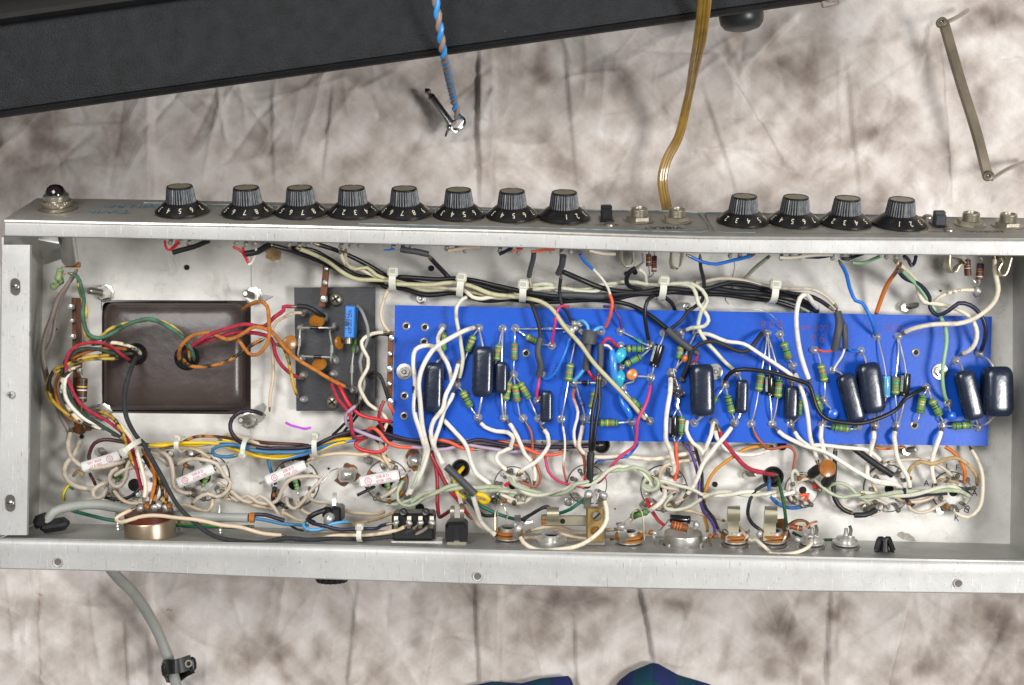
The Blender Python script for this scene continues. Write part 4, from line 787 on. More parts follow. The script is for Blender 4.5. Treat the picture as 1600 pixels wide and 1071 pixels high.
blob('long blue tubular capacitor beside the grey cable sleeve', 'L', '697 390 18, 703 440 20, 708 520 20, 715 605 18', .026, .7, '3b87d8', 'film_capacitor', 'capacitor', 'small film capacitors')
blob('bright blue flat capacitor under the lower end of the sage wire', 'L', '755 705 16, 780 770 18, 810 820 18, 835 875 15', .024, .6, '1c6fd6', 'film_capacitor', 'capacitor', 'small film capacitors')
def diode(label, f, l0, b0, b1, l1, wd, hx, h, band='w', group='diodes', hl=BT, metal=0):
    r = wd/2/FR[f][2]*PS(h); p0 = at(f, *b0, h); p1 = at(f, *b1, h); ax = p1-p0; L = ax.length; t = thing('diode', label, 'diode', (p0+p1)/2-Vector((0, 0, r)), group)
    g = G(); g.lathe([(r*.8, 0), (r, L*.04), (r, L*.7)], p0, ax, 14); g.lathe([(r*1.01, L*.7), (r*1.01, L*.86)], p0, ax, 14, 1); g.lathe([(r, L*.86), (r, L*.96), (r*.8, L)], p0, ax, 14); g.build('body', [mat('diode_'+hx, hx, .3, 0, 0), bandmat(band)], t)
    for e, b_ in ((l0, p0), (l1, p1)): q_ = at(f, *e, hl+1.5); lead_geo([q_, q_.lerp(b_, .3)+Vector((0, 0, (b_.z-q_.z)*.6)), b_], .006).build('lead', m_lead, t)
diode('small black diode on the blue board below the grey connector', 'L', (437, 617), (486, 617), (545, 618), (625, 617), 28, '17171a', BT+3, 's')
# solder cluster with lead ends
g = G(); c = at('L', 440, 245, BT+2)
for i in range(9): d_ = Vector((random.uniform(-1, 1), random.uniform(-1, 1), random.uniform(0, 1)))*.045; g.lathe([(0, -.02), (.014, -.014), (.02, 0), (.014, .014), (0, .02)], c+d_, (random.random(), random.random(), 1), 8)
for i in range(6): a = random.uniform(0, 6); g.tube([c+Vector((math.cos(a), math.sin(a), .3))*.02, c+Vector((math.cos(a)*.08, math.sin(a)*.08, .05+random.random()*.04))], .006, 5)
g.build('solder', m_solder, board)
# mangled solder clump left of the broad capacitor
g = G(); c = at('M', 262, 640, BT+2)
for i in range(12): d_ = Vector((random.uniform(-.7, .7), random.uniform(-1.4, 1.2), random.uniform(0, 1)))*.05; g.lathe([(0, -.014), (.01, -.01), (.014, 0), (.01, .01), (0, .014)], c+d_, (random.random(), random.random(), 1), 8)
g.build('solder', mat('burnt_solder', '6f675f', .4, .7, .4, 30), board)
lead_geo(path('M', '255 540 14, 232 520 15, 262 640 15')).build('bare_lead', m_lead, board)
g = G(); g.tube(spline(path('M', '262 690 15, 258 720 16, 266 745 16, 258 770 16, 263 800 16'), .02), .011, 6); g.build('bare_lead', m_lead, board)
# ---------------------------------------------------------------- black rectifier board
rb = thing('rectifier_board', 'square black fibre board with a diode bridge beside the transformer', 'circuit board', P(523, 546, 5), None)
m_blk = mat('black_fibre', '26272b', .5, 0, .15, 5, bump=.1, bscale=60, dirt=.1, dirthx='7a7268', dscale=14)
q = [P(459.5, 449.5, 8), P(586, 448.5, 8), P(586, 642, 8), P(463, 642.5, 8)]
g = G(); g.prism([(p.x, p.y) for p in q], .055, .08); g.build('panel', m_blk, rb)
def cross_screw(f, x, y, h, r, par, m=m_brass):
    c = at(f, x, y, h); s = r*PS(h); g = G(); g.lathe([(s, 0), (s*.97, .012), (s*.7, .03), (s*.4, .036), (0, .038)], c, (0, 0, 1), 24); R = Matrix.Rotation(random.random()*.6+.2, 3, 'Z')
    for a, b in ((1.1, .22), (.22, 1.1)): g.box(c+Vector((0, 0, .033)), (s*a, s*b, .016), R, 0, 1)
    return g.build('screw', [m, m_dark], par)
cross_screw('J', 597, 228, 8, 11.5, rb); cross_screw('J', 570, 990, 8, 11, rb)
def stud(f, x, y, h, par, s=1.0):
    c = at(f, x, y, h); g = G(); g.lathe([(.036*s, 0), (.03*s, .012), (.024*s, .04), (.014*s, .055), (0, .06)], c, (0, 0, 1), 12, rfun=lambda a, i: 1+.12*math.sin(2*a+x)); return g.build('solder', m_solder, par)
for x, y in [(515, 362), (590, 430), (340, 670), (590, 680), (355, 790), (575, 782), (735, 595), (725, 905), (355, 972), (360, 335), (335, 440)]: stud('J', x, y, 8, rb, .75)
for lb, l0, b0, b1, l1 in [('top diode of the square bridge on the black board', (330, 440), (402, 440), (465, 441), (570, 440)), ('bottom diode of the square bridge on the black board', (330, 650), (430, 655), (487, 657), (575, 660)),
        ('left diode of the square bridge on the black board', (338, 440), (324, 515), (321, 580), (318, 655)), ('right diode of the square bridge on the black board', (550, 450), (565, 565), (562, 630), (560, 700)), ('lone glass diode in an upright lead on the black board', (735, 595), (715, 715), (712, 778), (722, 895))]:
    glass = 'glass' in lb or 'left' in lb or 'right' in lb; diode(lb, 'J', l0, b0, b1, l1, 26, '8f8f88' if glass else '1a1a1c', 17, 's' if glass else 'k', 'diodes on the black board', 10)
for lb, x, y, r, n_ in [('tan disc capacitor at the top of the diode bridge', 452, 392, 60, (0, -.55, .8)), ('tan disc capacitor at the left of the diode bridge', 250, 556, 60, (.3, 0, .9)), ('tan disc capacitor standing right of the diode bridge', 617, 552, 52, (.9, 0, .42)), ('tan disc capacitor at the bottom of the diode bridge', 470, 715, 58, (0, .6, .7))]:
    disc_cap(lb, 'J', x, y, r, 17, 'a0661f', [], n_)
# trimmer
tp = thing('trimmer', 'tall blue multi-turn trimmer on the black board', 'trimmer', at('J', 695, 395, 8)); R = Matrix.Rotation(math.radians(-2), 3, 'Z')
g = G(); a_, b_ = at('J', 703, 277, 24), at('J', 694, 515, 24); g.box((a_+b_)/2+Vector((0, 0, -.06)), (72/4.76*PS(20), (a_-b_).length, .16), R, .006); g.build('body', mat('trimmer_blue', '2f7fd6', .4, 0, .06, 9), tp)
g = G(); g.lathe([(.022, 0), (.022, .04), (0, .04)], at('J', 687, 512, 20), (0, -1, 0), 12); g.build('adjusting_screw', m_brass, tp)
Rt = Matrix.Rotation(math.radians(90), 3, 'Z')
for i, (x, s) in enumerate([(700, '43P202 25K'), (676, '1 0042 J')]): lettering(s, .032, mat('navy_print', '12305f', .5), tp, at('J', x, 395, 26.3), Rt)
g = G(); g.prism(hexpoly(.022, 3), 0, .001, Matrix.Translation(at('J', 672, 408, 26.4))); g.build('printed_triangle', mat('navy_print', '12305f', .5), tp)
g = G(); b0, b1 = at('J', 735, 345, 13), at('J', 732, 475, 13); g.lathe([(.012, 0), (.018, .02), (.018, .2), (.012, .25)], b0, b1-b0, 12); o = g.build('resistor', mat('body_5f8f4e', '5f8f4e')); tag(o, 'green resistor lying beside the blue trimmer', 'resistor', 'resistors on the black board')
# tag strips
def tag_strip(label, f, s, wd, lugs, h=10, m=m_fibre, up=(0, 0, 1)):
    pts = path(f, s, h); t = thing('tag_strip', label, 'tag strip', pts[0]-Vector((0, 0, .05)), 'brown tag strips'); g = G(); ribbon(g, pts, wd, .028, side=up); g.build('strip', m, t)
    for x, y, hh, k in lugs:
        c = at(f, x, y, hh); g = G(); g.box(c, (.036*k, .036*k, .025), Matrix.Rotation(.1, 3, 'Z'), .008); g.lathe([(.02*k, .01), (.016*k, .03), (0, .035)], c, (0, 0, 1), 12); g.build('lug', m_bright, t)
tag_strip('upright brown tag strip crossing the top edge of the black board', 'Y', '835 330 16, 815 550 15, 790 760 14', .04, [(832, 385, 19, .7), (822, 525, 18, .9), (810, 690, 17, 1.2)], up=(1, 0, 0))
tag_strip('brown tag strip between the black and the blue board', 'J', '1005 465 12, 998 700 12, 990 990 12', .034, [(1010, 515, 16, 1), (997, 632, 16, .8), (997, 745, 16, 1.1), (993, 855, 16, .8), (1003, 985, 16, 1.1)], up=(1, 0, 0))
tag_strip('tall brown tag strip along the left side of the transformer', 'I', '248 235 12, 252 500 12, 256 720 11, 262 940 8', .1, [(220, 285, 20, 1), (228, 362, 18, .8), (230, 450, 20, .9), (270, 640, 16, .9)])
resistor('thick brown carbon resistor with yellow and silver bands left of the transformer', 'I', (272, 630), (282, 682), (276, 815), (290, 960), 'kyws', 52, '4a2d1e', dome=0, hb=20, h0=14, h1=4, group='resistors off the boards')
resistor('upper pale green resistor soldered under the pilot lamp', 'A', (385, 550), (340, 570), (318, 640), (300, 660), 'GG', 36, '8fb077', hb=28, h0=30, h1=24, group='resistors off the boards')
resistor('lower pale green resistor under the pilot lamp', 'A', (360, 600), (352, 630), (285, 682), (290, 695), 'nG', 38, '8fb077', hb=24, h0=26, h1=24, group='resistors off the boards')
lead_geo(path('A', '288 690 24, 300 740 22, 330 780 18, 385 780 18')).build('tail', m_lead, bpy.data.objects['resistor.001'] if False else None) if False else None
# ---------------------------------------------------------------- valve sockets in the floor
m_ring = mat('dark_seam', '3a3734', .6, .2, .2, 20); m_dull = mat('dull_solder', '8a857a', .4, .7, .35, 30, dirt=.4); m_ceram = mat('socket_ceramic', 'e2dfd9', .4, 0, .1, 10, dirt=.2); m_bake = mat('dark_bakelite', '2a2422', .4, 0, .2, 10)
def socket(label, x, y, r, n, m, rot, hole, name='valve_socket', group='valve sockets in the tray floor', ring_m=None):
    c = P(x, y, 0); s = PS(2); R = r*s; t = thing(name, label, 'valve socket', c, group)
    g = G(); g.lathe([(R*1.05, 0), (R*1.05, .006), (R, .008)], c, (0, 0, 1), 36); g.build('mounting_ring', ring_m or m_ring, t)
    g = G(); g.lathe([(R*1.01, .005), (R*.99, .02), (R*.93, .026), (R*.4, .042), (hole*s, .042), (hole*s*.95, .03)], c, (0, 0, 1), 36); b = g.build('base', m, t)
    g = G(); g.lathe([(hole*s, .0425), (0, .043)], c, (0, 0, 1), 18); g.build('centre_hole', m_dark, b)
    for k in range(n):
        a = rot+2*math.pi*k/(n+(1 if n != 8 else 0)); d_ = Vector((math.cos(a), math.sin(a), 0)); e = Vector((-d_.y, d_.x, 0)); p = c+d_*R*.68
        g = G(); ribbon(g, [p+Vector((0, 0, .03)), p+Vector((0, 0, .07)), p+d_*R*.12+Vector((0, 0, .1)), p+d_*R*.3+Vector((0, 0, .11))], R*.17, .012, side=e); pin = g.build('pin', m_dull, t)
        g = G(); q_ = p+d_*R*.22+Vector((0, 0, .115)); g.lathe([(0, -.02), (.012, -.014), (.017, 0), (.012, .012), (0, .02)], q_, (random.uniform(-.4, .4), random.uniform(-.4, .4), 1), 10); g.build('solder', random.choice([m_solder, m_dull, m_dull, m_cu]), pin)
    return t
socket('white valve socket under the leftmost white block resistor', 213, 757, 42, 8, m_ceram, .3, 10)
socket('white valve socket under the second white block resistor', 322, 745, 36, 8, m_ceram, .1, 10)
socket('white valve socket under the third white block resistor', 462, 755, 36, 8, m_ceram, .5, 10)
socket('white valve socket under the fourth white block resistor, beside the solder blob', 605, 752, 32, 8, m_ceram, .2, 10)
socket('round valve socket left of the small hanging resistor loop, below short capacitor', 801, 758, 28, 9, m_ceram, .4, 6)
socket('valve socket beneath the end of the thick black sleeve', 917, 757, 30, 9, m_ceram, .8, 6)
socket('valve socket where the orange-red sleeve and sage loop meet', 1037, 763, 35, 9, m_ceram, .2, 7)
socket('valve socket under the brown disc capacitor', 1252, 765, 25, 9, m_ceram, .1, 6)
socket('valve socket reached by the long black rod-like sleeve', 1386, 763, 36, 9, m_ceram, .6, 7)
socket('rightmost valve socket, surrounded by pen letters', 1486, 768, 30, 9, m_ceram, .3, 7)
# pen letters by the right-hand socket
m_ink = mat('blue_ink', '1c2140', .7, 0, 0)
for f, x, y, s_ in [('X', 932, 515, 'A'), ('X', 868, 650, 'G'), ('X', 790, 715, 'K'), ('X', 548, 437, 'A'), ('X', 718, 305, 'L'), ('X', 795, 312, 'F')]: lettering(s_, .055, m_ink, chassis, at(f, x, y, .15)+Vector((0, 0, .001)), Matrix.Rotation(random.uniform(-.2, .2), 3, 'Z'), 'pen_mark')
m_mag = mat('magenta_marker', 'c048d2', .6, 0, .3, 20)
g = G(); ribbon(g, spline([p+Vector((0, 0, .002)) for p in path('F', '165 72 0, 195 88 0, 240 100 0, 275 108 0, 308 100 0')], .02), .016, .002, side=(0, 1, 0)); g.build('pen_mark', m_mag, chassis)
# rubber grommets in the floor
for lb, x, y, r in [('F', 600, 678, 17), ('F', 470, 716, 14.5), ('F', 720, 732, 14), ('F', 1208, 745, 16), ('F', 1222, 697, 7), ('F', 940, 695, 13)]:
    o = grommet('R', x, y, 0, r, r*.68, chassis)
# small hardware on the floor
for f, x, y, r in [('B', 920, 740, 6), ('C', 977, 785, 5.2), ('S', 77, 245, 5.5), ('T', 185, 512, 5.6), ('T', 835, 530, 5.4), ('S', 1085, 565, 5)]:
    bolt(f, x, y, r, chassis, lock=False, ln=3, nm='small_screw')
for f, x, y, dx in [('D', 752, 790, -.5), ('U', 1158, 290, -.35), ('X', 372, 175, -.3), ('V', 30, 285, -.3) if False else ('U', 250, 555, -.4), ('V', 1075, 580, -.4), ('p', 400, 212, -.4), ('p', 1215, 240, -.4), ('p', 750, 620, -.3), ('p', 1050, 240, -.3), ('X', 640, 640, -.4)]:
    c = at(f, x, y, 0); g = G(); ax = Vector((-dx, .15, 1)).normalized(); g.lathe([(.03, 0), (.03, .05)], c, (0, 0, 1), 6); pr = []
    for k in range(7): pr += [(.021, .03+k*.014), (.0185, .037+k*.014)]
    g.lathe([(.02, 0)]+pr+[(.014, .135), (0, .136)], c, ax, 12); g.build('screw_end', m_steel, chassis)
for x, y in [(185, 824), (281, 825), (345, 830)]:
    c = P(x, y+3, 24); g = G(); pr = []
    for k in range(8): pr += [(.017, .02*k), (.011, .02*k+.01)]
    g.lathe([(.014, 0)]+pr+[(.004, .18), (0, .19)], c, (0, .95, .2), 12); g.build('wood_screw_tip', m_bright, chassis)
c = at('H', 770, 710, 0); r_ = random.Random(3); g = G(); g.prism([(.062*math.cos(k/4)*r_.uniform(.8, 1.15)+.01*k/25, .026*math.sin(k/4)*r_.uniform(.75, 1.2)-.018*math.cos(k/4)) for k in range(25)], .0008, .002, Matrix.Translation(c)); g.build('corrosion_patch', mat('grey_corrosion', '9a968e', .8, 0, .3, 30), chassis)
# solder blobs with burnt flux on the floor
m_flux = mat('burnt_flux', '6e4318', .35, 0, .5, 16, coat=.3); m_flux2 = mat('pale_flux', 'a88a5c', .4, 0, .4, 16)
for f, x, y, rx, ry in [('F', 512, 365, 15, 13), ('F', 887, 283, 12, 15), ('Y', 300, 230, 12, 9), ('E', 470, 90, 16, 10), ('I', 1262, 220, 0, 0)]:
    if not rx: continue
    c = at(f, x, y, 0); s = PS(0); r = random.Random(x); ph = [r.uniform(0, 6) for _ in range(4)]; rf = lambda a, i: 1+.16*math.sin(2*a+ph[0])+.12*math.sin(3*a+ph[1])+.08*math.sin(7*a+ph[2])
    g = G(); M_ = [(rx*s*1.1*rf(2*math.pi*k/30, 0)*random.uniform(.86, 1.12)*math.cos(2*math.pi*k/30), ry*s*1.3*rf(2*math.pi*k/30, 0)*math.sin(2*math.pi*k/30)) for k in range(30)]; g.prism(M_, .001, .004, Matrix.Translation(c)); g.build('flux_stain', m_flux2 if f == 'Y' else m_flux, chassis)
    if f != 'Y' and f != 'E': g = G(); rf2 = lambda a, i: 1+.12*math.sin(2*a+ph[1])+.1*math.sin(4*a+ph[2]); g.lathe([(rx*s*.95, .003), (rx*s*.85, .03), (rx*s*.55, .055), (rx*s*.2, .065), (0, .066)], c, (0, 0, 1), 22, rfun=rf2); g.build('solder_blob', m_bright, chassis)
# ---------------------------------------------------------------- white block resistors
m_wht = mat('white_cement', 'e6e2de', .6, 0, .04, 8); m_red = mat('pink_print', 'c23a66', .6, 0, .15, 60)
def block(label, x0, y0, x1, y1, wd, h, flip=False):
    a_, b_ = P(x0, y0, h), P(x1, y1, h); ax = (b_-a_); L = ax.length; ax.normalize(); R = frame((0, 0, 1), ax); W = wd*PS(h); c = (a_+b_)/2
    t = thing('block_resistor', label, 'resistor', c-Vector((0, 0, W/2)), 'white cement block resistors'); g = G(); g.box(c, (L, W, W*.95), R, .012); b = g.build('body', m_wht, t)
    g = G(); g.box(b_+ax*.002, (.004, W*.6, W*.5), R, .001); g.build('end_filling', mat('grey_cement', '4d4a48', .8, 0, .3, 40), t)
    if flip: R = R@Matrix.Rotation(math.pi, 3, 'Z')
    tx, ty = R.col[0], R.col[1]; top = c+Vector((0, 0, W*.475+.0012))
    lettering('20B-8 D', W*.36, m_red, t, top+tx*L*.1+ty*W*.19, R, 'print'); lettering('470R 10%', W*.36, m_red, t, top+tx*L*.12-ty*W*.2, R, 'print')
    g = G(); g.ring([(W*.27, 0), (W*.32, 0), (W*.32, .001), (W*.27, .001)], top-tx*L*.26-Vector((0, 0, .0006)), (0, 0, 1), 22); g.build('logo_ring', m_red, t); lettering('G', W*.42, m_red, t, top-tx*L*.26, R, 'print')
    for e, s_ in ((a_, -1), (b_, 1)): lead_geo([e, e+ax*s_*.04+Vector((0, 0, -.02)), e+ax*s_*.06+Vector((0, 0, -.14))], .009).build('lead', m_lead, t)
block('leftmost white block resistor, lettering upside down', 128, 731, 188, 712, 15.5, 17, True)
block('second white block resistor from the left, tilted', 277, 756, 335, 732, 15.5, 18)
block('third white block resistor, tilted beside a cable tie', 415, 752, 478, 726, 15.5, 18)
block('fourth white block resistor, nearly level beside the solder blob', 561, 754, 624, 742, 17, 18)
for lb, f, a_, b_ in [('small green resistor across the socket under the second block resistor', 'p', (1395, 430), (1345, 540)), ('small green resistor across the socket under the third block resistor', 'Q', (715, 470), (745, 575)), ('small green resistor across the socket under the fourth block resistor', 'S', (215, 400), (245, 490)), ('small green resistor half hidden in the socket above the outlet can', 'p', (600, 430), (545, 490))]:
    resistor(lb, f, a_, a_, b_, (b_[0]+8, b_[1]+45), 'kn', 46, '7da668', hb=9, h0=5, h1=8, group='resistors off the boards')
# ---------------------------------------------------------------- things on the rear wall
def wall_pt(x, y):
    """the rear wall under photo pixel x, y"""
    y0 = np.interp(x, [q_[0] for q_ in rb0], [q_[1] for q_ in rb0]); y1 = np.interp(x, [q_[0] for q_ in rb1], [q_[1] for q_ in rb1]); t = (y-y0)/(y1-y0); return P(x, y, RIM*t)
WN = Vector((-.012, .985, .17)).normalized()
m_spring = mat('spring_brass', 'b5ae94', .33, .8, .1, 10)
def rear_jack(label, x, y, r, kind, name='jack_socket'):
    c = wall_pt(x, y-4); c = P(x, y-1, 33); s = PS(33); R = r*s; t = thing(name, label, 'jack socket', c, 'jacks on the rear wall')
    for k, (z, rr, m) in enumerate([(.0, 1.0, m_bright), (.022, .97, m_steel), (.046, .88, m_bright)]):
        g = G(); g.lathe([(R*rr*.96, z), (R*rr, z+.003), (R*rr, z+.014), (R*rr*.95, z+.018), (0, z+.018)], c, WN, 30); g.build('washer', m, t)
    if kind != 'rca':
        for z in (.06, .082):
            g = G(); g.lathe([(R*.96, z), (R, z+.003), (R, z+.011), (R*.94, z+.014), (0, z+.014)], c, WN, 30, rfun=lambda a, i: 1-.05*abs(math.sin(3*a))); g.build('fibre_wafer', m_phen, t)
        g = G(); g.ring([(R*.45, .094), (R*.62, .094), (R*.62, .115), (R*.45, .115)], c, WN, 24); g.build('bushing', m_bright, t); g = G(); g.lathe([(R*.46, .1), (0, .1)], c, WN, 20); g.build('opening', m_dark, t)
    else:
        g = G(); g.lathe([(R*.62, .06), (R*.62, .085), (R*.3, .09), (.016, .1), (.012, .13), (.013, .14), (.008, .146), (0, .146)], c, WN, 24); g.build('centre_pin', m_bright, t)
        g = G(); ribbon(g, [c+WN*.09+Vector((.02, 0, .02)), c+WN*.14+Vector((.024, 0, .025)), c+WN*.165+Vector((.012, 0, .035))], .02, .01, side=(1, 0, 0)); g.build('solder_tag', m_steel, t)
    return t
def wall_ribbon(t, f, s, wd, th, side, nm='contact_spring', m=None):
    g = G(); ribbon(g, spline(path(f, s), .012), wd*(.5 if wd > .02 else .8), th, side=side); return g.build(nm, m or m_spring, t)
def lump(t, f, x, y, h, r, m=None, nm='solder', sc=(1, 1, 1)):
    r = r*.55; c = at(f, x, y, h); g = G(); ph = random.uniform(0, 6); g.lathe([(0, -r), (r*.7, -r*.7), (r, 0), (r*.75, r*.65), (r*.3, r*.95), (0, r)], c, Vector((random.uniform(-.5, .5), random.uniform(-.5, .5), 1)), 12, rfun=lambda a, i: 1+.15*math.sin(2*a+ph)); return g.build(nm, m or m_solder, t)
j1 = rear_jack('rear jack with a thin hooked spring, left of the flat bracket', 795, 852, 23, 'jack')
wall_ribbon(j1, 'T', '190 790 44, 192 620 40, 205 570 38, 235 552 36, 265 560 36, 282 600 38, 290 630 38, 303 650 38, 285 690 38', .08, .007, (0, 0, 1)); wall_ribbon(j1, 'T', '210 790 36, 212 610 36', .08, .007, (0, 0, 1))
wall_ribbon(j1, 'T', '365 860 42, 385 780 44, 390 700 42, 385 655 38', .08, .012, (1, 0, 0), 'solder_tag', m_steel); lump(j1, 'T', 392, 765, 46, .055); wall_ribbon(j1, 'T', '400 760 40, 450 720 40, 515 705 38', .05, .012, (0, 0, 1), 'solder_tag', m_steel)
j2 = rear_jack('rear jack with a solder-covered tag and looped spring, left of the round control', 983, 858, 23, 'jack')
wall_ribbon(j2, 'U', '262 870 42, 250 680 40, 235 615 38, 200 600 36, 165 620 36, 155 660 36, 165 690 36, 140 715 36, 185 755 36', .08, .007, (0, 0, 1))
wall_ribbon(j2, 'U', '90 880 42, 70 800 44, 60 740 42, 50 720 40', .11, .014, (1, 0, 0), 'solder_tag', m_steel); lump(j2, 'U', 60, 752, 46, .05)
j3 = rear_jack('rear jack with a wide flat curled spring, right of the round control', 1148, 857, 23, 'jack')
wall_ribbon(j3, 'U', '1030 880 40, 1040 760 38, 1046 640 36, 1050 590 42, 1050 575 48, 1052 600 54, 1052 650 54, 1052 700 52', .155, .012, (1, 0, 0)); wall_ribbon(j3, 'U', '985 890 40, 990 800 40, 985 720 38', .03, .012, (1, 0, 0), 'solder_tag', m_steel); lump(j3, 'U', 975, 800, 42, .04, mat('burnt_solder', '6f675f', .4, .7, .4, 30)); wall_ribbon(j3, 'U', '1140 870 42, 1170 830 42, 1185 780 40', .03, .01, (0, 0, 1), 'solder_tag', m_steel)
j4 = rear_jack('rear jack with a wide curled spring beside the rusty clip', 1208, 857, 23, 'jack')
wall_ribbon(j4, 'V', '235 880 40, 240 740 38, 246 640 36, 250 595 42, 250 580 48, 252 610 54, 252 660 54, 252 715 52', .155, .012, (1, 0, 0)); wall_ribbon(j4, 'V', '170 880 40, 160 810 42, 135 795 42', .05, .012, (0, 0, 1), 'solder_tag', m_steel); lump(j4, 'V', 150, 815, 44, .04); wall_ribbon(j4, 'V', '350 890 42, 375 840 42, 395 790 40', .03, .01, (0, 0, 1), 'solder_tag', m_steel)
r1 = rear_jack('phono socket at the end of the cream wire loop, right of the curled springs', 1268, 860, 22, 'rca', 'phono_socket'); lump(r1, 'V', 598, 838, 46, .045); lump(r1, 'V', 485, 865, 44, .04)
r2 = rear_jack('bare phono socket with an upright tag near the black clip', 1321, 861, 23, 'rca', 'phono_socket')
# flat bracket jack with a leaf switch
fb = thing('leaf_switch_bracket', 'flat metal bracket with two brass screws and a leaf contact arm', 'bracket', at('T', 1075, 900, 20))
c = P(862, 846, 36); s = PS(36); g = G(); g.lathe([(.098, 0), (.1, .006), (.098, .02), (0, .02)], c, WN, 32); g.build('washer', m_bright, fb); g = G(); g.ring([(.044, .02), (.06, .02), (.06, .045), (.055, .05), (.044, .046)], c+Vector((0, 0, .0)), WN, 26); g.build('bushing', m_bright, fb); g = G(); g.lathe([(.045, .03), (0, .03)], c, WN, 20); g.build('opening', m_dark, fb)
g = G(); a_ = at('T', 1075, 745, 40); g.box(a_, (170/5.636*s, 345/5.636*s, .05), None, .008); g.build('plate', m_steel, fb)
g = G(); g.box(at('T', 1070, 735, 43), (145/5.636*s, 300/5.636*s, .03), None, .006); g.build('brass_plate', mat('brass_plate', 'b3935c', .35, .7, .15, 8, dirt=.25), fb)
g = G(); b0, b1 = at('T', 700, 905, 36), at('T', 1160, 905, 36); g.box((b0+b1)/2, ((b1-b0).length, .05, .1), None, .02); g.build('foot_flange', m_steel, fb)
for x, y, m in [(1083, 655, m_brass), (1078, 790, mat('brass', 'a97f3e', .3, .85, .15, 10))]:
    c = at('T', x, y, 45); g = G(); g.lathe([(.03, 0), (.03, .008), (.025, .014), (0, .015)], c, (0, 0, 1), 22); g.box(c+Vector((0, 0, .0145)), (.052, .008, .006), Matrix.Rotation(.75, 3, 'Z'), 0, 1); g.build('slotted_screw', [m, m_dark], fb)
g = G(); l0, l1 = at('T', 595, 697, 40), at('T', 995, 697, 40); g.box((l0+l1)/2, ((l1-l0).length, 92/5.636*s, .02), None, .006); g.build('leaf_arm', m_spring, fb)
g = G(); g.lathe([(.016, 0), (.016, .002), (0, .003)], at('T', 785, 704, 41.2), (0, 0, 1), 12); g.build('hole', m_dark, fb); g = G(); g.lathe([(.02, 0), (.018, .01), (0, .012)], at('T', 621, 705, 41), (0, 0, 1), 12); g.build('rivet', m_cu, fb)
g = G(); e0, e1 = at('T', 645, 640, 46), at('T', 750, 640, 46); g.lathe([(.045, 0), (.045, (e1-e0).length)], e0, e1-e0, 18); g.build('curled_end', m_spring, fb)
for pts in ('1000 590 42, 1005 520 44, 1010 470 46', '1130 590 42, 1125 520 44, 1140 470 46'): wall_ribbon(fb, 'T', pts, .09, .014, (1, 0, 0), 'solder_tag', m_steel)
g = G(); q_ = [at('T', x, y, 47) for x, y in [(1040, 455), (1095, 460), (1080, 530), (1065, 558), (1055, 535)]]; g.prism([(p.x, p.y) for p in q_], .46, .475); g.build('pointed_tag', m_bright, fb)
lump(fb, 'T', 1010, 462, 50, .05); lump(fb, 'T', 1142, 472, 50, .05)
# round control with a capacitor and resistor on its back
pc = thing('round_control', 'bare round metal control with bent tabs on the rear wall', 'potentiometer', P(1068, 850, 34))
c = P(1067, 862, 32)
for z, rr in ((-.01, .115), (.01, .108)): g = G(); g.lathe([(rr, z), (rr, z+.014), (0, z+.014)], c, WN, 30); g.build('washer', m_bright, pc)
g = G(); g.lathe([(.125, .03), (.13, .033), (.13, .045), (.125, .05), (0, .05)], c, WN, 30, rfun=lambda a, i: 1+.22*max(0, math.cos(2*a))**8); g.build('wafer', mat('maroon_wafer', '4a2026', .4, 0, .2, 20), pc)
g = G(); g.lathe([(.118, .05), (.121, .054), (.122, .115), (.118, .126), (.108, .13), (0, .131)], c, WN, 40); g.build('can', mat('brushed_can', 'c9c6be', .38, .85, .12, 7), pc)
for k in range(6):
    a = 2*math.pi*k/6+.3; u_ = WN.orthogonal().normalized(); v_ = WN.cross(u_); p = c+(u_*math.cos(a)+v_*math.sin(a))*.122+WN*.04; g = G(); g.box(p+WN*.01, (.034, .01, .045), frame(WN, (u_*-math.sin(a)+v_*math.cos(a))), .004); g.build('tab', m_bright, pc)
for x, y in [(320, 800), (350, 805), (845, 840), (800, 850), (890, 835)]: lump(pc, 'U', x, y, 44, .032, random.choice([m_solder, m_cu]))
for q_ in ('420 890 44, 415 860 46, 400 900 40', '800 890 44, 820 860 46, 850 915 40', '330 800 42, 350 850 44, 360 900 42'): wall_ribbon(pc, 'U', q_, .03, .012, (1, 0, 0), 'terminal', m_steel)
electro('black capacitor lying above the round control on the rear wall', 'U', (487, 678), (668, 690), 72, (400, 780), (740, 730), h=44)

resistor('brown resistor with three orange bands on the back of the round control', 'U', (480, 745), (500, 730), (645, 765), (640, 805), 'ooo', 66, '7a4526', dome=0, hb=50, h0=44, h1=46, group='resistors off the boards')
resistor('green resistor beneath the looped spring of a rear jack', 'U', (60, 720), (140, 665), (300, 612), (330, 600), 'gk', 60, '4f7d3c', dome=1, hb=32, h0=40, h1=30, group='resistors off the boards')
lump(pc, 'U', 720, 735, 44, .05, m_bright)
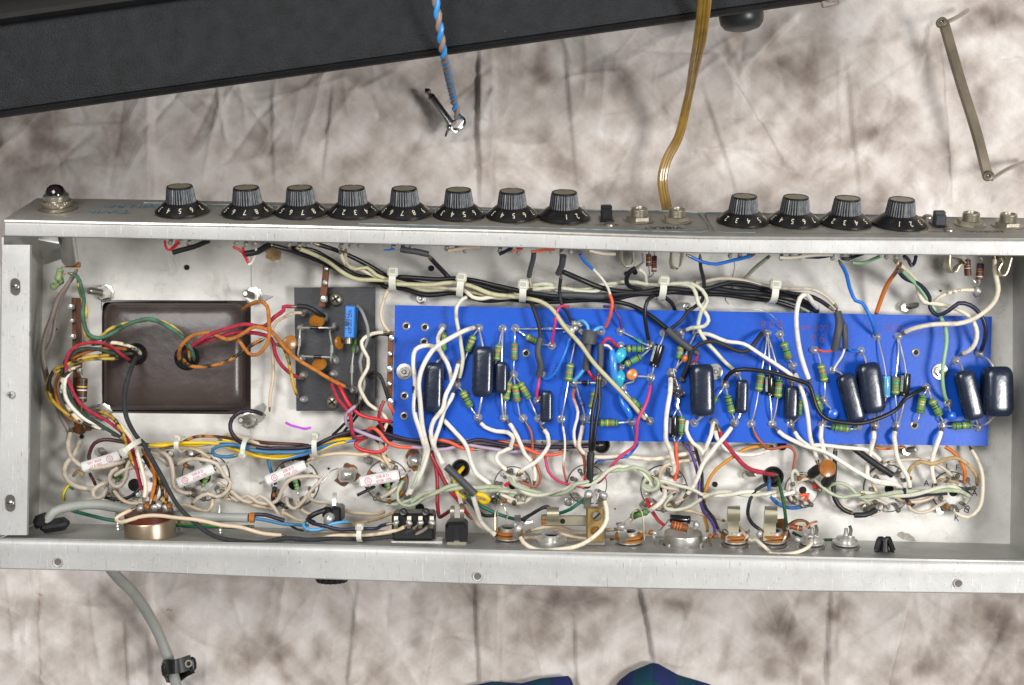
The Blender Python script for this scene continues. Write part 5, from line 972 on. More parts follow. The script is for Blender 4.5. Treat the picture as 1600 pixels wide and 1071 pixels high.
# mains selector can with the transformer leads
oc = thing('outlet_can', 'round copper-coloured outlet can carrying the mottled transformer leads', 'outlet', at('p', 860, 960, 30))
c = at('p', 862, 985, 44); R_can = 232/5.952*PS(44)
g = G(); g.lathe([(R_can*1.02, -.02), (R_can, .0), (R_can, .1), (R_can*.97, .108), (0, .108)], c, WN, 44); g.build('can', mat('copper_plating', 'ab9880', .34, .8, .12, 5, dirt=.25, dirthx='6b4a2a'), oc)
g = G(); g.lathe([(R_can*.95, .1), (R_can*.95, .15), (0, .15)], c, WN, 40); g.build('insulator', mat('red_brown_bakelite', '5a2415', .35, 0, .3, 10), oc)
for x, y in [(770, 750), (830, 730), (905, 740), (1005, 745), (940, 720), (1030, 735)]: wall_ribbon(oc, 'p', f'{x} {y+50} 48, {x} {y} 50, {x+5} {y-50} 48', .06, .014, (1, 0, 0), 'terminal', m_steel); lump(oc, 'p', x, y-10, 52, .04, random.choice([m_solder, m_solder, m_cu]))
# strain relief and mains lead bush
sr = thing('cord_bush', 'black plastic bush gripping the grey cord at the lower left corner', 'cord bush', at('E', 280, 650, 30)); g = G(); g.box(at('E', 305, 645, 44), (.17, .08, .12), Matrix.Rotation(.15, 3, 'Z'), .03); g.build('body', m_rubber, sr); g = G(); g.box(at('E', 228, 620, 46), (.07, .1, .12), Matrix.Rotation(-.4, 3, 'Z'), .03); g.build('jaw', m_rubber, sr)
cl = thing('cable_clip', 'small black split plastic clip standing on the rear wall at right', 'clip', at('V', 1250, 960, 30))
for x0, x1, x2 in ((1180, 1185, 1232), (1325, 1312, 1265)):
    g = G(); g.tube(spline(path('V', f'{x0} 955 46, {x1+ (12 if x0 < 1250 else -12)} 890 46, {(x1+x2)/2} 858 45, {x2} 866 45, {x2} 975 46'), .012), .017, 8, flat=1.6); g.build('prong', m_rubber, cl)
g = G(); g.box(at('V', 1248, 972, 42), (.115, .02, .06), None, .006); g.build('base', m_rubber, cl)
# switches on the rear wall
sw = thing('rocker_switch', 'black four-lug switch block with soldered wires on the rear wall', 'switch', at('S', 450, 880, 30))
g = G(); g.box(at('S', 445, 765, 38), (335/5.1*PS(38), 215/5.1*PS(38), .22), None, .015); g.build('body', m_black, sw)
for x in (300, 405, 495, 585): wall_ribbon(sw, 'S', f'{x} 700 52, {x} 740 53, {x-2} 790 51', .05, .014, (1, 0, 0), 'lug', m_brass); lump(sw, 'S', x, 750, 55, .036)
for x in (360, 537): g = G(); g.lathe([(.026, 0), (.024, .014), (.012, .018), (0, .014)], at('S', x, 668, 49), (0, .5, 1), 18); g.build('rivet', m_black, sw)
g = G(); g.box(at('S', 470, 905, 40), (.34, .05, .1), None, .012); g.build('nut', m_bright, sw)
g = G(); g.lathe([(.03, 0), (.03, .0015), (0, .002)], at('S', 490, 632, 1), (0, 0, 1), 18); g.build('dimple', m_dark, sw)
s2 = thing('slide_switch', 'small black block switch with two red wires on the rear wall', 'switch', at('S', 785, 900, 30))
g = G(); g.box(at('S', 785, 810, 38), (175/5.1*PS(38), 165/5.1*PS(38), .2), None, .02); g.build('body', m_black, s2)
for x in (728, 838): g = G(); g.box(at('S', x, 845, 48.3), (.05, .09, .006), None, 0); g.build('slot', m_dark, s2)
g = G(); g.box(at('S', 785, 905, 42), (175/5.1*PS(42), .05, .12), None, .01); g.build('flange', m_brass, s2)
for x in (748, 826): wall_ribbon(s2, 'S', f'{x} 720 42, {x} 680 44, {x} 650 44, {x+4} 630 42', .05, .03, (1, 0, 0), 'lug', m_brass)
s3 = thing('fuse_holder', 'black fuse holder block under the blue and black wire bundle', 'fuse holder', at('Q', 1090, 860, 24))
g = G(); g.box(at('Q', 1120, 790, 30), (95/5.952*PS(30), 160/5.952*PS(30), .2), None, .015); g.box(at('Q', 1035, 770, 28), (95/5.952*PS(30), 110/5.952*PS(30), .16), None, .015); g.build('body', m_black, s3); lump(s3, 'Q', 1035, 840, 40, .075, m_bright)
wall_ribbon(s3, 'Q', '1085 720 38, 1085 650 36, 1090 600 34', .05, .02, (1, 0, 0), 'lug', m_bright)
c = P(520, 850, 36); g = G(); g.lathe([(.2, 0), (.2, .02), (0, .02)], c, WN, 28); g.build('washer', m_brass, s3)
# knurled cap peeping out under the rear flange
kc = thing('fuse_carrier', 'black ridged fuse carrier edge showing below the rear flange', 'fuse holder', P(519, 905, 20)); g = G(); g.lathe([(.1, 0), (.105, .02), (.105, .15), (.095, .164), (0, .165)], P(519, 869, 30), (0, -1, 0), 72, rfun=lambda a, i: 1 if int(round(a/(2*math.pi)*72)) % 4 < 2 else .93); g.build('knurled_cap', m_black, kc)
# rusty clip by the right jacks
rc = thing('rusty_clip', 'stained brown metal clip plate beside the curled springs', 'clip', at('V', 450, 760, 10)); m_rust = mat('rusty_plate', '6e4a20', .6, .3, .5, 14, dirt=.5, dirthx='2a1c10')
wall_ribbon(rc, 'V', '300 690 20, 330 780 26, 350 850 30', .22, .014, (1, 0, 0), 'plate', m_rust); wall_ribbon(rc, 'V', '410 740 34, 480 700 34, 560 705 34, 590 760 36', .1, .014, (0, 0, 1), 'plate', m_rust); wall_ribbon(rc, 'V', '560 760 38, 610 720 38, 655 705 36', .03, .012, (0, 0, 1), 'prong', m_phen)
resistor('brown resistor with yellow band beside the green cloth wire end', 'V', (395, 770), (405, 745), (525, 768), (550, 830), 'ry', 44, '7a4022', dome=0, hb=42, h0=40, h1=44, group='resistors off the boards')
disc_cap('large brown disc capacitor with two sleeved legs near the valve sockets', 'H', 330, 330, 52, 24, '9c5f22', ['270 335 24, 250 350 20, 240 365 14', '345 375 24, 335 400 18, 325 420 14'], (.15, .3, 1), th=.035)
for lb, s_ in [('left black sleeved leg of the large brown disc capacitor', '285 330 24, 262 345 22, 245 360 18'), ('lower black sleeved leg of the large brown disc capacitor', '345 372 24, 335 392 20, 322 410 16')]: g = G(); g.tube(spline(path('H', s_), .02), .033, 10); tag(g.build('leg_sleeve', m_rubber), lb, 'sleeve', 'heat-shrink sleeves')
# carbon resistors under the front jacks
resistor('brown banded resistor, left of the pair under the middle jacks', 'C', (762, 470), (762, 490), (762, 558), (765, 620), 'ow', 28, '6b3a22', dome=0, hb=30, h0=44, h1=14, group='resistors off the boards')
resistor('brown banded resistor, right of the pair under the middle jacks', 'C', (795, 480), (794, 500), (792, 590), (775, 615), 'bsow', 28, '6b3a22', dome=0, hb=28, h0=44, h1=14, group='resistors off the boards')
resistor('brown resistor with orange and white bands under the right-hand jacks', 'b', (1215, 190), (1212, 240), (1200, 385), (1185, 440), 'bsow', 58, '6b3a22', dome=0, hb=30, h0=44, h1=24, group='resistors off the boards')
resistor('half-hidden brown resistor behind the right-hand jack springs', 'b', (1090, 180), (1090, 205), (1100, 350), (1180, 440), 'bow', 56, '6b3a22', dome=0, hb=26, h0=40, h1=24, group='resistors off the boards')
tag(lump(None, 'b', 1185, 487, 22, .07, m_solder, 'solder_joint', (1, 1, 1)), 'shiny solder joint where the thin leads meet the cream wire', 'solder joint')
# ---------------------------------------------------------------- wires
CL = dict(white=('ece5d7', .42), cream=('e2d6bf', .45), tan=('d9c3a4', .45), pinkish=('c9bba8', .42), sage=('b3bca0', .42), sagew=('d2d1ba', .42), olive=('c2bc96', .42), black=('1a1a1d', .38), soft_black=('232326', .6), cloth_black=('303133', .85),
  red=('d02c34', .38), cloth_red=('a92a3e', .85), dark_red=('981f2a', .42), orange=('cf7432', .5), cloth_orange=('b8702f', .85), coral=('e2603f', .42), yellow=('ecc21c', .4), blue=('2272d2', .36), light_blue=('5cabde', .38), steel_blue=('3b779c', .45), cloth_blue=('2d5f9e', .85),
  navy=('23243a', .4), violet=('573a86', .4), mauve=('b29cb2', .4), plum=('2b2130', .45), pink=('cc3a68', .4), grey=('8c8a85', .5), grey_cord=('9a9c95', .5), taupe=('8d8078', .5), brown=('54302a', .45), rust=('a8583e', .42), green=('8db38a', .42), deep_green=('1f6652', .45), cloth_green=('2c5a35', .85),
  dark_green=('34443a', .85), mustard=('c8882a', .45), tan_cloth=('b4976a', .9), shrink=('47484b', .55), shrink_black=('202124', .5), bare=('c9c6bd', .28))
def wm(c):
    if c == 'yb': return mat_two('cloth_yellow_black', 'c9a13a', '2a2418', scale=18, lo=.44, hi=.56)
    if c == 'cb': return mat_two('cloth_cream_black', 'dccfb0', '2a2722', scale=18, lo=.46, hi=.56)
    if c == 'gb': return mat_two('cloth_green_dark', '4c7a60', '26382e', scale=11, lo=.4, hi=.7)
    if c == 'yo': return mat_two('cloth_yellow_green', 'd2b25a', '50643c', scale=16, lo=.46, hi=.62)
    if c == 'ob': return mat_two('cloth_orange_black', 'b8742e', '2c2018', scale=18, lo=.42, hi=.54)
    if c == 'ybs': return mat_two('yellow_blue_tracer', 'e8bf1e', '3a78b8', 'uv', rough=.45, lo=.66, hi=.67, twist=1.2)
    if c == 'gy': return mat_two('green_yellow_tracer', '3f7f3a', 'd8c02a', 'uv', rough=.45, lo=.5, hi=.51, twist=.2)
    if c == 'wr': return mat_two('white_rust_tracer', 'e9e2d6', 'a8583e', 'noise', rough=.45, scale=3, lo=.5, hi=.6)
    hx, r = CL[c]; cloth = c.startswith('cloth') or c in ('dark_green', 'tan_cloth'); pale = c in ('white', 'cream', 'tan', 'pinkish', 'sagew', 'olive', 'sage')
    return mat('wire_'+c, hx, r, .9 if c == 'bare' else 0, .1 if not cloth else .25, 5 if not cloth else 30, bump=.5 if cloth else 0, bscale=70, dirt=.5 if cloth else (.55 if pale else .15), dirthx='5a4a34' if pale else '0c0c0c' if cloth else '2a241c', dscale=11 if pale else 7)
HG = 'hook-up wires inside the tray'
def W(label, c, wd, f, s, h0=8.0, name='wire', cat='wire', group=HG, flat=1.0, n=10, taper=None):
    pts = spline(path(f, s, h0), .03); r = [wd*.91/2*PS(p.z*100) for p in pts]; n_ = len(pts); ph = [random.uniform(0, 6.28) for _ in range(6)]; am = min(.007, .0016*n_**.5) if wd < 14 and flat == 1 else 0
    for i in range(1, n_-1):
        e_ = math.sin(math.pi*i/(n_-1)); x_ = i*.03; pts[i] = pts[i]+Vector((math.sin(x_*9+ph[0])+.6*math.sin(x_*21+ph[1]), math.sin(x_*8+ph[2])+.6*math.sin(x_*23+ph[3]), .5*math.sin(x_*10+ph[4])))*am*e_; r[i] *= 1+.035*math.sin(x_*14+ph[5])
    if taper: r = [x*(1+(taper-1)*i/(len(r)-1)) for i, x in enumerate(r)]
    # a little natural unevenness
    g = G(); g.tube(pts, r, n, flat=flat); ms = [wm(c)]
    if name == 'wire' and 3 < wd < 9 and n_ > 12 and c != 'bare':              # stripped, tinned ends
        ms.append(m_tin)
        for i in range(n_-1):
            if i < 1 or i >= n_-2:
                for k in range(n): g.m[i*n+k] = 1
        g.v[0:n] = [tuple(pts[0]+(Vector(q)-pts[0])*.5) for q in g.v[0:n]]; g.v[-n:] = [tuple(pts[-1]+(Vector(q)-pts[-1])*.5) for q in g.v[-n:]]
    o = g.build(name, ms); tag(o, label, cat, group); WP[label] = pts; return o
WP = {}; m_tin = mat('tinned_end', '8f8168', .4, .7, .4, 30, dirt=.5)
def sleeve(label, c, wd, f, s, taper=None): return W(label, c, wd, f, s, name='sleeve', cat='sleeve', group='heat-shrink sleeves', taper=taper)
# --- top harness
W('black wire forming the top of the long tied bundle, from the left lugs', 'black', 8, 'Y', '700 130 46, 900 190 38, 1050 250 32, 1300 380 24, 1450 460 18, Z: 130 465 18, 400 475, 600 495, 740 490, 900 505, 1100 560 19, 1300 590, 1450 620, C: 60 695, 150 712, 260 720 20, 540 720, 700 712, 900 697, 1080 697 18, a: 500 408, 700 405, 900 450, 1100 500, 1200 535 16, 1330 605 12')
W('black wire that leaves the bundle and dives into the large slanting sleeve', 'black', 8, 'Y', '240 140 44, 420 185 38, 620 250 28, 800 330 20, 950 400 14, 1150 480 10, 1400 540 9, Z: 0 555, 150 575, 400 635, 700 640, 900 660, 1100 690, 1350 690, C: 0 745 10, 150 755, 350 750 12, 550 755 14, 640 770 16, 750 820 17, 850 895 18, 890 930 18')
W('black wire running through the middle of the long tied bundle', 'black', 7.5, 'Y', '420 175 38, 700 200 32, 850 280 25, 1000 370 18, 1150 450 15, 1450 490 14, Z: 130 500 13, 500 575 12, 720 600, 800 640, 1000 690 11, 1300 685, C: 30 720, 250 745, 560 735 12, 800 712, 1050 710, a: 300 465 13, 600 490, 800 520, 1000 550, 1150 600 11, 1200 625 10')
W('black cable from the grey sleeve under the lip into the bundle', 'black', 9, 'C', '285 590 32, 400 640 25, 560 690 21, 700 700 20, 850 690 20, 1000 695 20, a: 400 440 20, 700 452, 900 480, 1100 522, 1250 590 13, 1320 628 10')
W('upper black wire arching past the rightmost upper cable tie', 'black', 7.5, 'a', '0 450 20, 300 445 20, 500 405 22, 700 385 22, 900 435 20, 1100 470 20, 1250 490 22, 1370 550 23, 1460 620 24')
W('olive cream wire weaving along the front of the bundle then slanting across the board', 'olive', 7.8, 'Y', '530 175 46, 600 200 42, 700 240 38, 850 320 28, 1000 430 20, 1150 490 19, 1450 500 20, Z: 100 520 21, 400 550, 600 532, 740 545, 900 570, 1100 640 20, 1300 660, 1420 665, C: 30 725 22, 150 750 23, 230 810 24, 300 900 24, 400 1020 24, L: 250 80 24, 330 160 25, 440 310 26, 560 460 26, 680 600 24, 800 720 22, 900 840 18, 950 890 14')
W('cream wire with a loop at the second upper cable tie', 'cream', 7, 'Y', '960 190 46, 1000 300 38, 1060 370 30, 1150 390 26, 1300 450 20, 1450 490 18, Z: 300 540 16, 500 570, 700 590, 800 610 20, 870 680 21, 970 700 20, 1050 680 18, 1200 650 16, 1350 640, C: 90 670, 250 690, 330 665 18')
W('pale olive wire twisting beside the first upper tie', 'olive', 6.5, 'Y', '1030 180 46, 1020 260 40, 1040 350 34, 1110 395 30, 1230 375 27, 1330 440 23, 1450 480 20, Z: 100 505 18, 250 545 17, 420 590 14, 600 600 13, 900 630 13, 1100 680 16, 1250 670 17, 1400 640 15')
W('cream wire of the twisted pair along the bundle, ending in a double loop', 'sagew', 7, 'C', '90 665 16, 200 655 20, 320 690 17, 460 700 20, 560 670 18, 700 645 17, 800 660 20, 900 650 20, 1000 648 20, 1060 690 22, 1088 760 22, 1060 810 25, 1050 850 22, 1080 880.., 1095 840 24'.replace(', 1080 880..', '').replace(', 1095 840 24', ', 1045 900 20, 1065 950 20, 1090 990 20, M: 520 395 19, 600 480 17, 672 540 14'))
W('white wire of the twisted pair, crossing over to a top eyelet', 'sagew', 7, 'C', '90 690 16, 250 680 20, 400 690 16, 520 655 20, 650 640 18, 780 670 17, 900 665 18, 1010 685 22, 1045 765 24, 1085 820 23, 1098 860 23, 1070 892 23, 1000 900 19, 955 925 14')
W('grey-beige wire arching over the bundle to the bent grey sleeve', 'pinkish', 6.5, 'a', '270 390 18, 350 380 20, 500 350 22, 700 355 22, 900 415 21, 1100 437, 1300 452 22, 1420 520 23, 1490 605 24')
W('sage wire dropping from the lip behind the bundle', 'sage', 7, 'a', '925 155 46, 880 200 40, 780 280 28, 710 340 18, 620 420 11, 800 490 12, 950 530 12, 1100 560 11, 1230 610 10, 1260 632 9')
W('black wire hanging straight down into the bundle from the lip', 'soft_black', 6.5, 'a', '340 150 44, 350 250 36, 370 340 26, 380 420 20, 365 520 17, 300 570 18, 230 620 20, 180 700 22, 110 760 20, 60 785 18')
sleeve('grey sleeve on the wire just under the lip, left of centre', 'shrink', 10.5, 'Z', '165 190 42, 300 208 40, 440 240 36')
W('black wire curving from the lip sleeve into the second tie', 'black', 8, 'Z', '440 250 35, 520 330 26, 600 420 20, 660 490 18, 740 515 16, 900 540 15, 1100 600 15, 1300 620 15')
sleeve('narrow grey sleeve hanging straight down above the third tie', 'shrink', 9, 'C', '122 480 44, 112 550 38, 95 615 30')
W('short cream wire below the narrow hanging sleeve', 'cream', 4.5, 'C', '98 610 30, 100 640 22, 105 670 17')
sleeve('crumpled grey sleeve below two solder lugs', 'shrink', 12, 'C', '285 500 43, 280 550 38, 255 600 32', .8)
sleeve('long grey sleeve lying along the bundle right of the third tie', 'shrink', 11, 'C', '252 718 20.5, 400 722 20.5, 545 722 20.5')
sleeve('large grey slanting sleeve with a frayed upper end over the board', 'shrink', 15, 'M', '190 245 19, 260 310 20, 330 365 20, 405 415 18', .7)
W('short red wire at the tip of the large slanting sleeve', 'red', 4, 'M', '405 412 18, 392 455 17, 378 480 14')
W('thin bare wire curling from under the bundle to an eyelet', 'bare', 1.7, 'a', '550 505 12, 560 540 15, 640 590 18, 800 605 20, 900 640 22, 980 700 20, 1035 780 14')
W('thin grey wire hanging from the lip to the bundle', 'bare', 1.4, 'a', '625 180 40, 618 260 30, 608 340 18')
# --- under the lip
for lb, c, w_, f, s in [('short red wire at the leftmost lugs under the lip', 'red', 4.5, 'A', '920 415 46, 930 460 43, 950 470 42, 1000 425 45'), ('second red wire at the leftmost lugs under the lip', 'coral', 4, 'A', '985 415 46, 975 440 43, 950 465 42'), ('red wire meeting a white one below the second knob', 'red', 4.5, 'A', '1300 450 44, 1350 480 41, 1385 540 38'), ('second red wire below the second knob lugs', 'red', 4, 'A', '1355 455 44, 1368 500 40, 1385 540 38'),
        ('white wire meeting red ones below the second knob', 'white', 4, 'Y', '130 180 44, 115 270 40, 75 330 38, 50 340 38'), ('blue wire stub under the lip left of the grey sleeve', 'blue', 3, 'Z', '0 200 44, 50 195 43, 110 185 44'), ('cream wire tucked along the lip right of the grey sleeve', 'tan', 7, 'Z', '640 205 42, 780 185 42, 950 168 45'), ('red-orange wire under the lip by the narrow hanging sleeve', 'coral', 5, 'C', '110 478 44, 170 470 43, 240 464 45'),
        ('short orange-red wire under the lip at the seventh knob', 'coral', 3.5, 'C', '0 480 44, 30 468 43, 60 460 45'), ('dark wire stub by the lugs left of the narrow sleeve', 'navy', 6, 'Z', '1150 240 42, 1200 215 42, 1280 180 45'), ('blue wire sagging under the lip right of the middle jacks', 'blue', 6, 'a', '225 150 45, 330 195 42, 480 220 41, 640 190 42, 800 148 46'), ('cream wire under the lip above the second right knob', 'cream', 6, 'a', '1000 175 43, 1100 180 42, 1250 160 43, 1450 150 46'),
        ('dark blue wire under the lip beside the cream one', 'navy', 4, 'a', '1220 175 42, 1330 178 42, 1430 160 45'), ('black wire loop under the lip by the blue wire', 'black', 6, 'D', '415 515 42, 450 518 41, 485 505 42, 530 488 46'), ('pale green wire loop under the lip in the right part', 'green', 6, 'D', '470 538 38, 530 542 38, 590 520 41, 630 500 46'), ('navy wire bent in a v under the lip', 'navy', 6, 'b', '530 170 45, 570 215 42, 600 258 41, 625 230 42, 635 175 45'),
        ('cream wire under the lip beside the jack springs', 'cream', 6, 'C', '430 470 45, 500 488 43, 580 490 43'), ('grey braided lead bending under the middle jacks', 'grey', 4, 'C', '728 490 43, 732 535 38, 690 568 34'), ('black loop below the middle jacks', 'black', 8, 'C', '690 568 34, 650 590 33, 638 630 29, 655 665 24, 720 690 18'), ('white sleeved lead below the middle jacks', 'white', 6, 'C', '705 572 34, 740 600 29, 750 650 18')]: W(lb, c, w_, f, s)
sleeve('black sleeve at the leftmost lugs under the lip', 'shrink_black', 9, 'A', '965 482 41, 1060 455 42, 1165 415 45')
sleeve('black sleeve under the lip between the second and third knobs', 'shrink_black', 11, 'Y', '25 235 42, 150 215 42, 260 150 46')
# --- right end
W('bright blue wire kinked on its way from the lip to the board', 'blue', 6.5, 'D', '395 525 44, 435 600 34, 460 700 27, 485 755 25, 525 765 26, 560 810 27, 590 880 24, 598 945 14')
W('orange wire from the lip passing under the board', 'orange', 7.5, 'D', '745 535 44, 690 620 28, 650 700 18, 615 790 11, 598 835 8')
W('long cream wire sweeping from the right end to a board eyelet', 'cream', 8.3, 'D', '1262 490 44, 1272 600 40, 1285 690 37, 1255 770 34, 1180 830 31, 1050 870 28, 880 890 24, 800 910 20, 738 942 14')
W('cream wire with small printing ending at the shiny solder joint', 'cream', 7.2, 'b', '1160 478 22, 1060 478 23, 960 495 23, 870 530 22, 810 580 19, 780 640 15')
W('white wire twisting down from the lip and curling to a right-hand eyelet', 'cream', 7.5, 'D', '700 520 45, 760 570 36, 830 640 26, 845 700 22, 880 760 22, 950 775 23, 1050 800 25, 1130 850 27, 1165 930 27, 1140 1010 22, 1062 1058 14')
W('dark navy wire winding from the lip to the right edge of the board', 'navy', 7.5, 'D', '720 575 42, 770 630 34, 850 670 28, 900 730 24, 903 790 22, 940 830 25, 1000 800 29, 1060 755 31, 1130 770 30, 1190 830 30, 1215 900 29, 1208 980 23, 1182 1045 14')
W('light green wire running down between the right-hand capacitors', 'green', 6.8, 'D', '735 570 42, 830 660 29, 890 730 23, 940 810 21, 975 880 23, 990 980 24, O: 560 450 24, 546 580 24, 560 690 20, 583 758 14')
# --- left part of the board
W('sage wire dropping from the second tie onto the board', 'sagew', 7, 'Z', '860 660 18, 790 690 20, 740 760 22, K: 510 120 22, 507 220 22, 530 350 20, 548 440 18, 535 540 16, 512 620 14')
W('white wire bending from the top left eyelet of the board', 'white', 8, 'K', '410 240 15, 375 310 20, 385 395 20, 440 490 18, 468 580 16, 470 600 15')
W('white wire with a black sleeve looping left of the first blue capacitor', 'white', 8, 'K', '425 470 14, 395 400 20, 340 366 26, 270 362 28, 220 390 28, 202 460 27, 208 640 26, 220 820 24, 250 930 21, 280 1040 18, F: 930 140 15, 948 240 12, 920 350 10, 870 430 9, 830 500 7')
sleeve('black sleeve round the white wire left of the first blue capacitor', 'shrink_black', 7.5, 'K', '210 640 26.3, 215 730 25.5, 220 820 24.3')
W('white wire arching from the second eyelet over the first blue capacitor', 'white', 8.3, 'K', '645 228 15, 560 255 24, 440 325 30, 340 400 33, 280 500 32, 250 620 30, 245 760 27, 262 900 22, 290 1040 18, F: 955 120 16, 958 230 13, 925 360 11, 870 440 9, 845 500 7')
W('white wire from the middle of the capacitors curving down left', 'white', 7.8, 'K', '525 460 17, 490 580 21, 440 700 23, 415 810 23, 350 880 22, 322 950 20, 345 1060 17, F: 1000 220 13, 1030 300 11, 1070 400 9, 1120 480 9, S: 800 545 14, 826 625 32')
W('second white wire curving down beside the first blue capacitor', 'white', 7.8, 'K', '490 660 16, 470 730 19, 425 810 20, 395 910 19, 355 1060 17, F: 990 170 14, 1015 250 12, 1060 340 10, 1075 410 8, S: 710 450 8')
W('white wire slanting from under the first blue capacitor to a valve socket', 'white', 8, 'K', '400 860 14, 440 900 17, 500 970 17, 570 1060 15, F: 1170 190 13, 1195 280 11, 1230 360 10, 1300 415 9, T: 60 330 9, 140 390 8')
W('white wire with an s bend below the largest left capacitor', 'white', 7.5, 'K', '658 875 14, 700 925 17, 780 950 18, 860 955 18, 898 1000 16, 880 1060 13, T: 330 60 12, 230 105 11, 208 165 10, 260 230 9, 322 278 8')
W('white wire falling from the small blue capacitor to the socket', 'white', 7.5, 'K', '860 878 14, 910 960 17, 960 1060 14, T: 450 110 12, 520 210 11, 545 300 10, 530 385 8')
W('thin rust-brown wire curling into the socket left of the black rod', 'rust', 4.5, 'K', '980 880 14, 1025 960 15, 1030 1060 13, T: 510 110 12, 560 220 12, 585 320 11, 545 400 10, 440 360 9, 390 350 8')
W('white wire crossing in front of the brown one toward the socket', 'white', 7.5, 'L', '200 915 14, 248 975 16, 250 1020 14, T: 650 30 13, 620 100 13, 540 190 14, 430 250 13, 380 305 9')
W('thin white wire with an orange lower end by the bundle', 'wr', 4, 'L', '350 885 14, 358 960 15, 362 1060 13, T: 797 130 11, 790 230 11, 808 320 10, 822 380 8')
W('white and red-brown wire snaking down beside the small blue resistor', 'wr', 5.5, 'L', '445 640 15, 428 700 19, 462 830 19, 428 950 17, 440 1050 14, T: 900 40 13, 955 110 12, 975 190 11, 975 290 9')
W('cream printed wire running from the board to the lower middle', 'cream', 7.8, 'L', '497 880 14, 485 960 16, 470 1050 15, T: 945 60 14, 1005 108 14, 1150 135 12, 1300 125 10, U: 150 130 9, 300 160 9, 420 155 9, 560 122 8, 720 95 7')
W('pink wire curving down from the middle eyelets past the sage wire', 'pink', 5.5, 'L', '968 595 14, 960 680 18, 910 800 21, 872 880 21, 868 980 18, 850 1060 15, T: 1300 140 12, 1220 225 11, 1150 320 10, 1090 372 9')
W('pink wire emerging under the bundle to the black sleeve', 'pink', 5, 'T', '605 0 6, 630 130 9, 660 250 10, 740 340 10, 850 385 11, 940 400 10, 985 420 9')
W('thin blue wire beside the pink one at the lower board edge', 'blue', 5, 'L', '835 895 14, 852 970 15, 880 1040 14, U: 190 60 12, 120 140 11, 20 150 9, T: 1110 170 8, 1060 205 7')
W('grey-black wire from the third tie into the long grey sleeve', 'soft_black', 7.5, 'Z', '1430 690 14, 1480 730 18, K: 1050 90 22, 1080 180 23, 1092 310 22')
sleeve('long grey sleeve standing over the left centre of the board', 'shrink', 12, 'K', '1092 305 22, 1078 380 22, 1078 440 22, 1095 500 20, 1080 572 17')
W('short pink wire below the grey sleeve by the short capacitor', 'pink', 5, 'K', '1085 570 16, 1078 640 18, 1070 700 16, 1078 730 14')
W('crimson wire looping at the upper edge of the board', 'pink', 4.8, 'L', '280 350 14, 290 230 23, 303 130 25, 335 82 24, 395 88 19')
W('blue wire curving from the open eyelet up to the solder cluster', 'blue', 4.8, 'L', '195 570 13, 235 595 16, 300 555 19, 360 450 21, 392 360 20, 400 260 15')
W('black wire falling onto the solder cluster', 'soft_black', 6, 'C', '275 600 30, 272 700 23, 285 790 22, L: 375 115 20, 430 215 15')
W('blue wire curl behind the large grey connector', 'light_blue', 6, 'L', '465 192 16, 495 188 20, 525 225 21, 528 265 21')
W('blue wire from the grey connector to the next eyelet', 'light_blue', 6, 'L', '570 262 21, 590 235 21, 630 225 18, 628 250 14')
o = W('stepped grey sleeve covering a joint in the middle of the board', 'shrink', 26, 'L', '545 268 20, 540 300 21, 535 345 21', name='sleeve', cat='sleeve', group='heat-shrink sleeves')
sleeve('narrow lower part of grey sleeve in the middle of the board', 'shrink', 12.5, 'L', '532 340 21, 523 440 20, 515 525 18')
W('blue wire leaving the bottom of the middle grey sleeve', 'light_blue', 6, 'L', '500 525 18, 470 570 17, 425 605 14')
W('red wire leaving the bottom of the middle grey sleeve', 'red', 5.5, 'L', '525 525 18, 555 575 17, 600 605 15')
sleeve('upright grey sleeve right of the stepped one', 'shrink', 12, 'L', '620 352 20, 615 450 21, 606 565 22')
W('red wire curling from the upright grey sleeve to an eyelet', 'red', 5, 'L', '625 355 20, 645 325 22, 680 315 22, 710 340 19, 735 368 14')
W('white wire leaving the top of the upright grey sleeve', 'white', 4.5, 'L', '635 355 20, 668 355 21, 695 385 19')
W('left of two thick black cables running down from the upright sleeve', 'black', 6.5, 'L', '600 560 22, 585 700 24, 565 870 24, 545 1060 22, G: 447 150 18, 440 245 17')
W('right of two thick black cables running down from the upright sleeve', 'black', 6.5, 'L', '618 560 22, 608 700 24, 585 870 24, 568 1060 22, G: 465 150 18, 447 245 17')
sleeve('thick black sleeve ending above the leaf switch bracket', 'shrink_black', 12.5, 'G', '441 240 17, 437 320 16, 436 405 14')
W('red wire from the bundle down to an upper eyelet', 'coral', 5.8, 'C', '545 715 26, 558 760 26, 550 820 24, 522 895 15')
W('white sleeved section of the diagonal blue wire', 'white', 4.5, 'C', '450 570 36, 500 630 31, 540 690 27, 548 715 26')
W('blue wire slanting down from a lug under the lip', 'blue', 5.5, 'C', '380 492 44, 410 530 40, 450 572 36')
W('purple wire curving onto the board behind the red one', 'violet', 5, 'L', '640 85 16, 690 95 20, 740 160 21, 765 250 14')
W('black loop from the bundle to the slanting green resistors', 'black', 7, 'L', '960 350 14, 940 250 21, 928 140 25, 945 50 25, 995 5 21, C: 815 722 17')
W('black wire vanishing under the upper board edge', 'black', 7, 'C', '845 725 17, 890 765 13, 912 812 8')
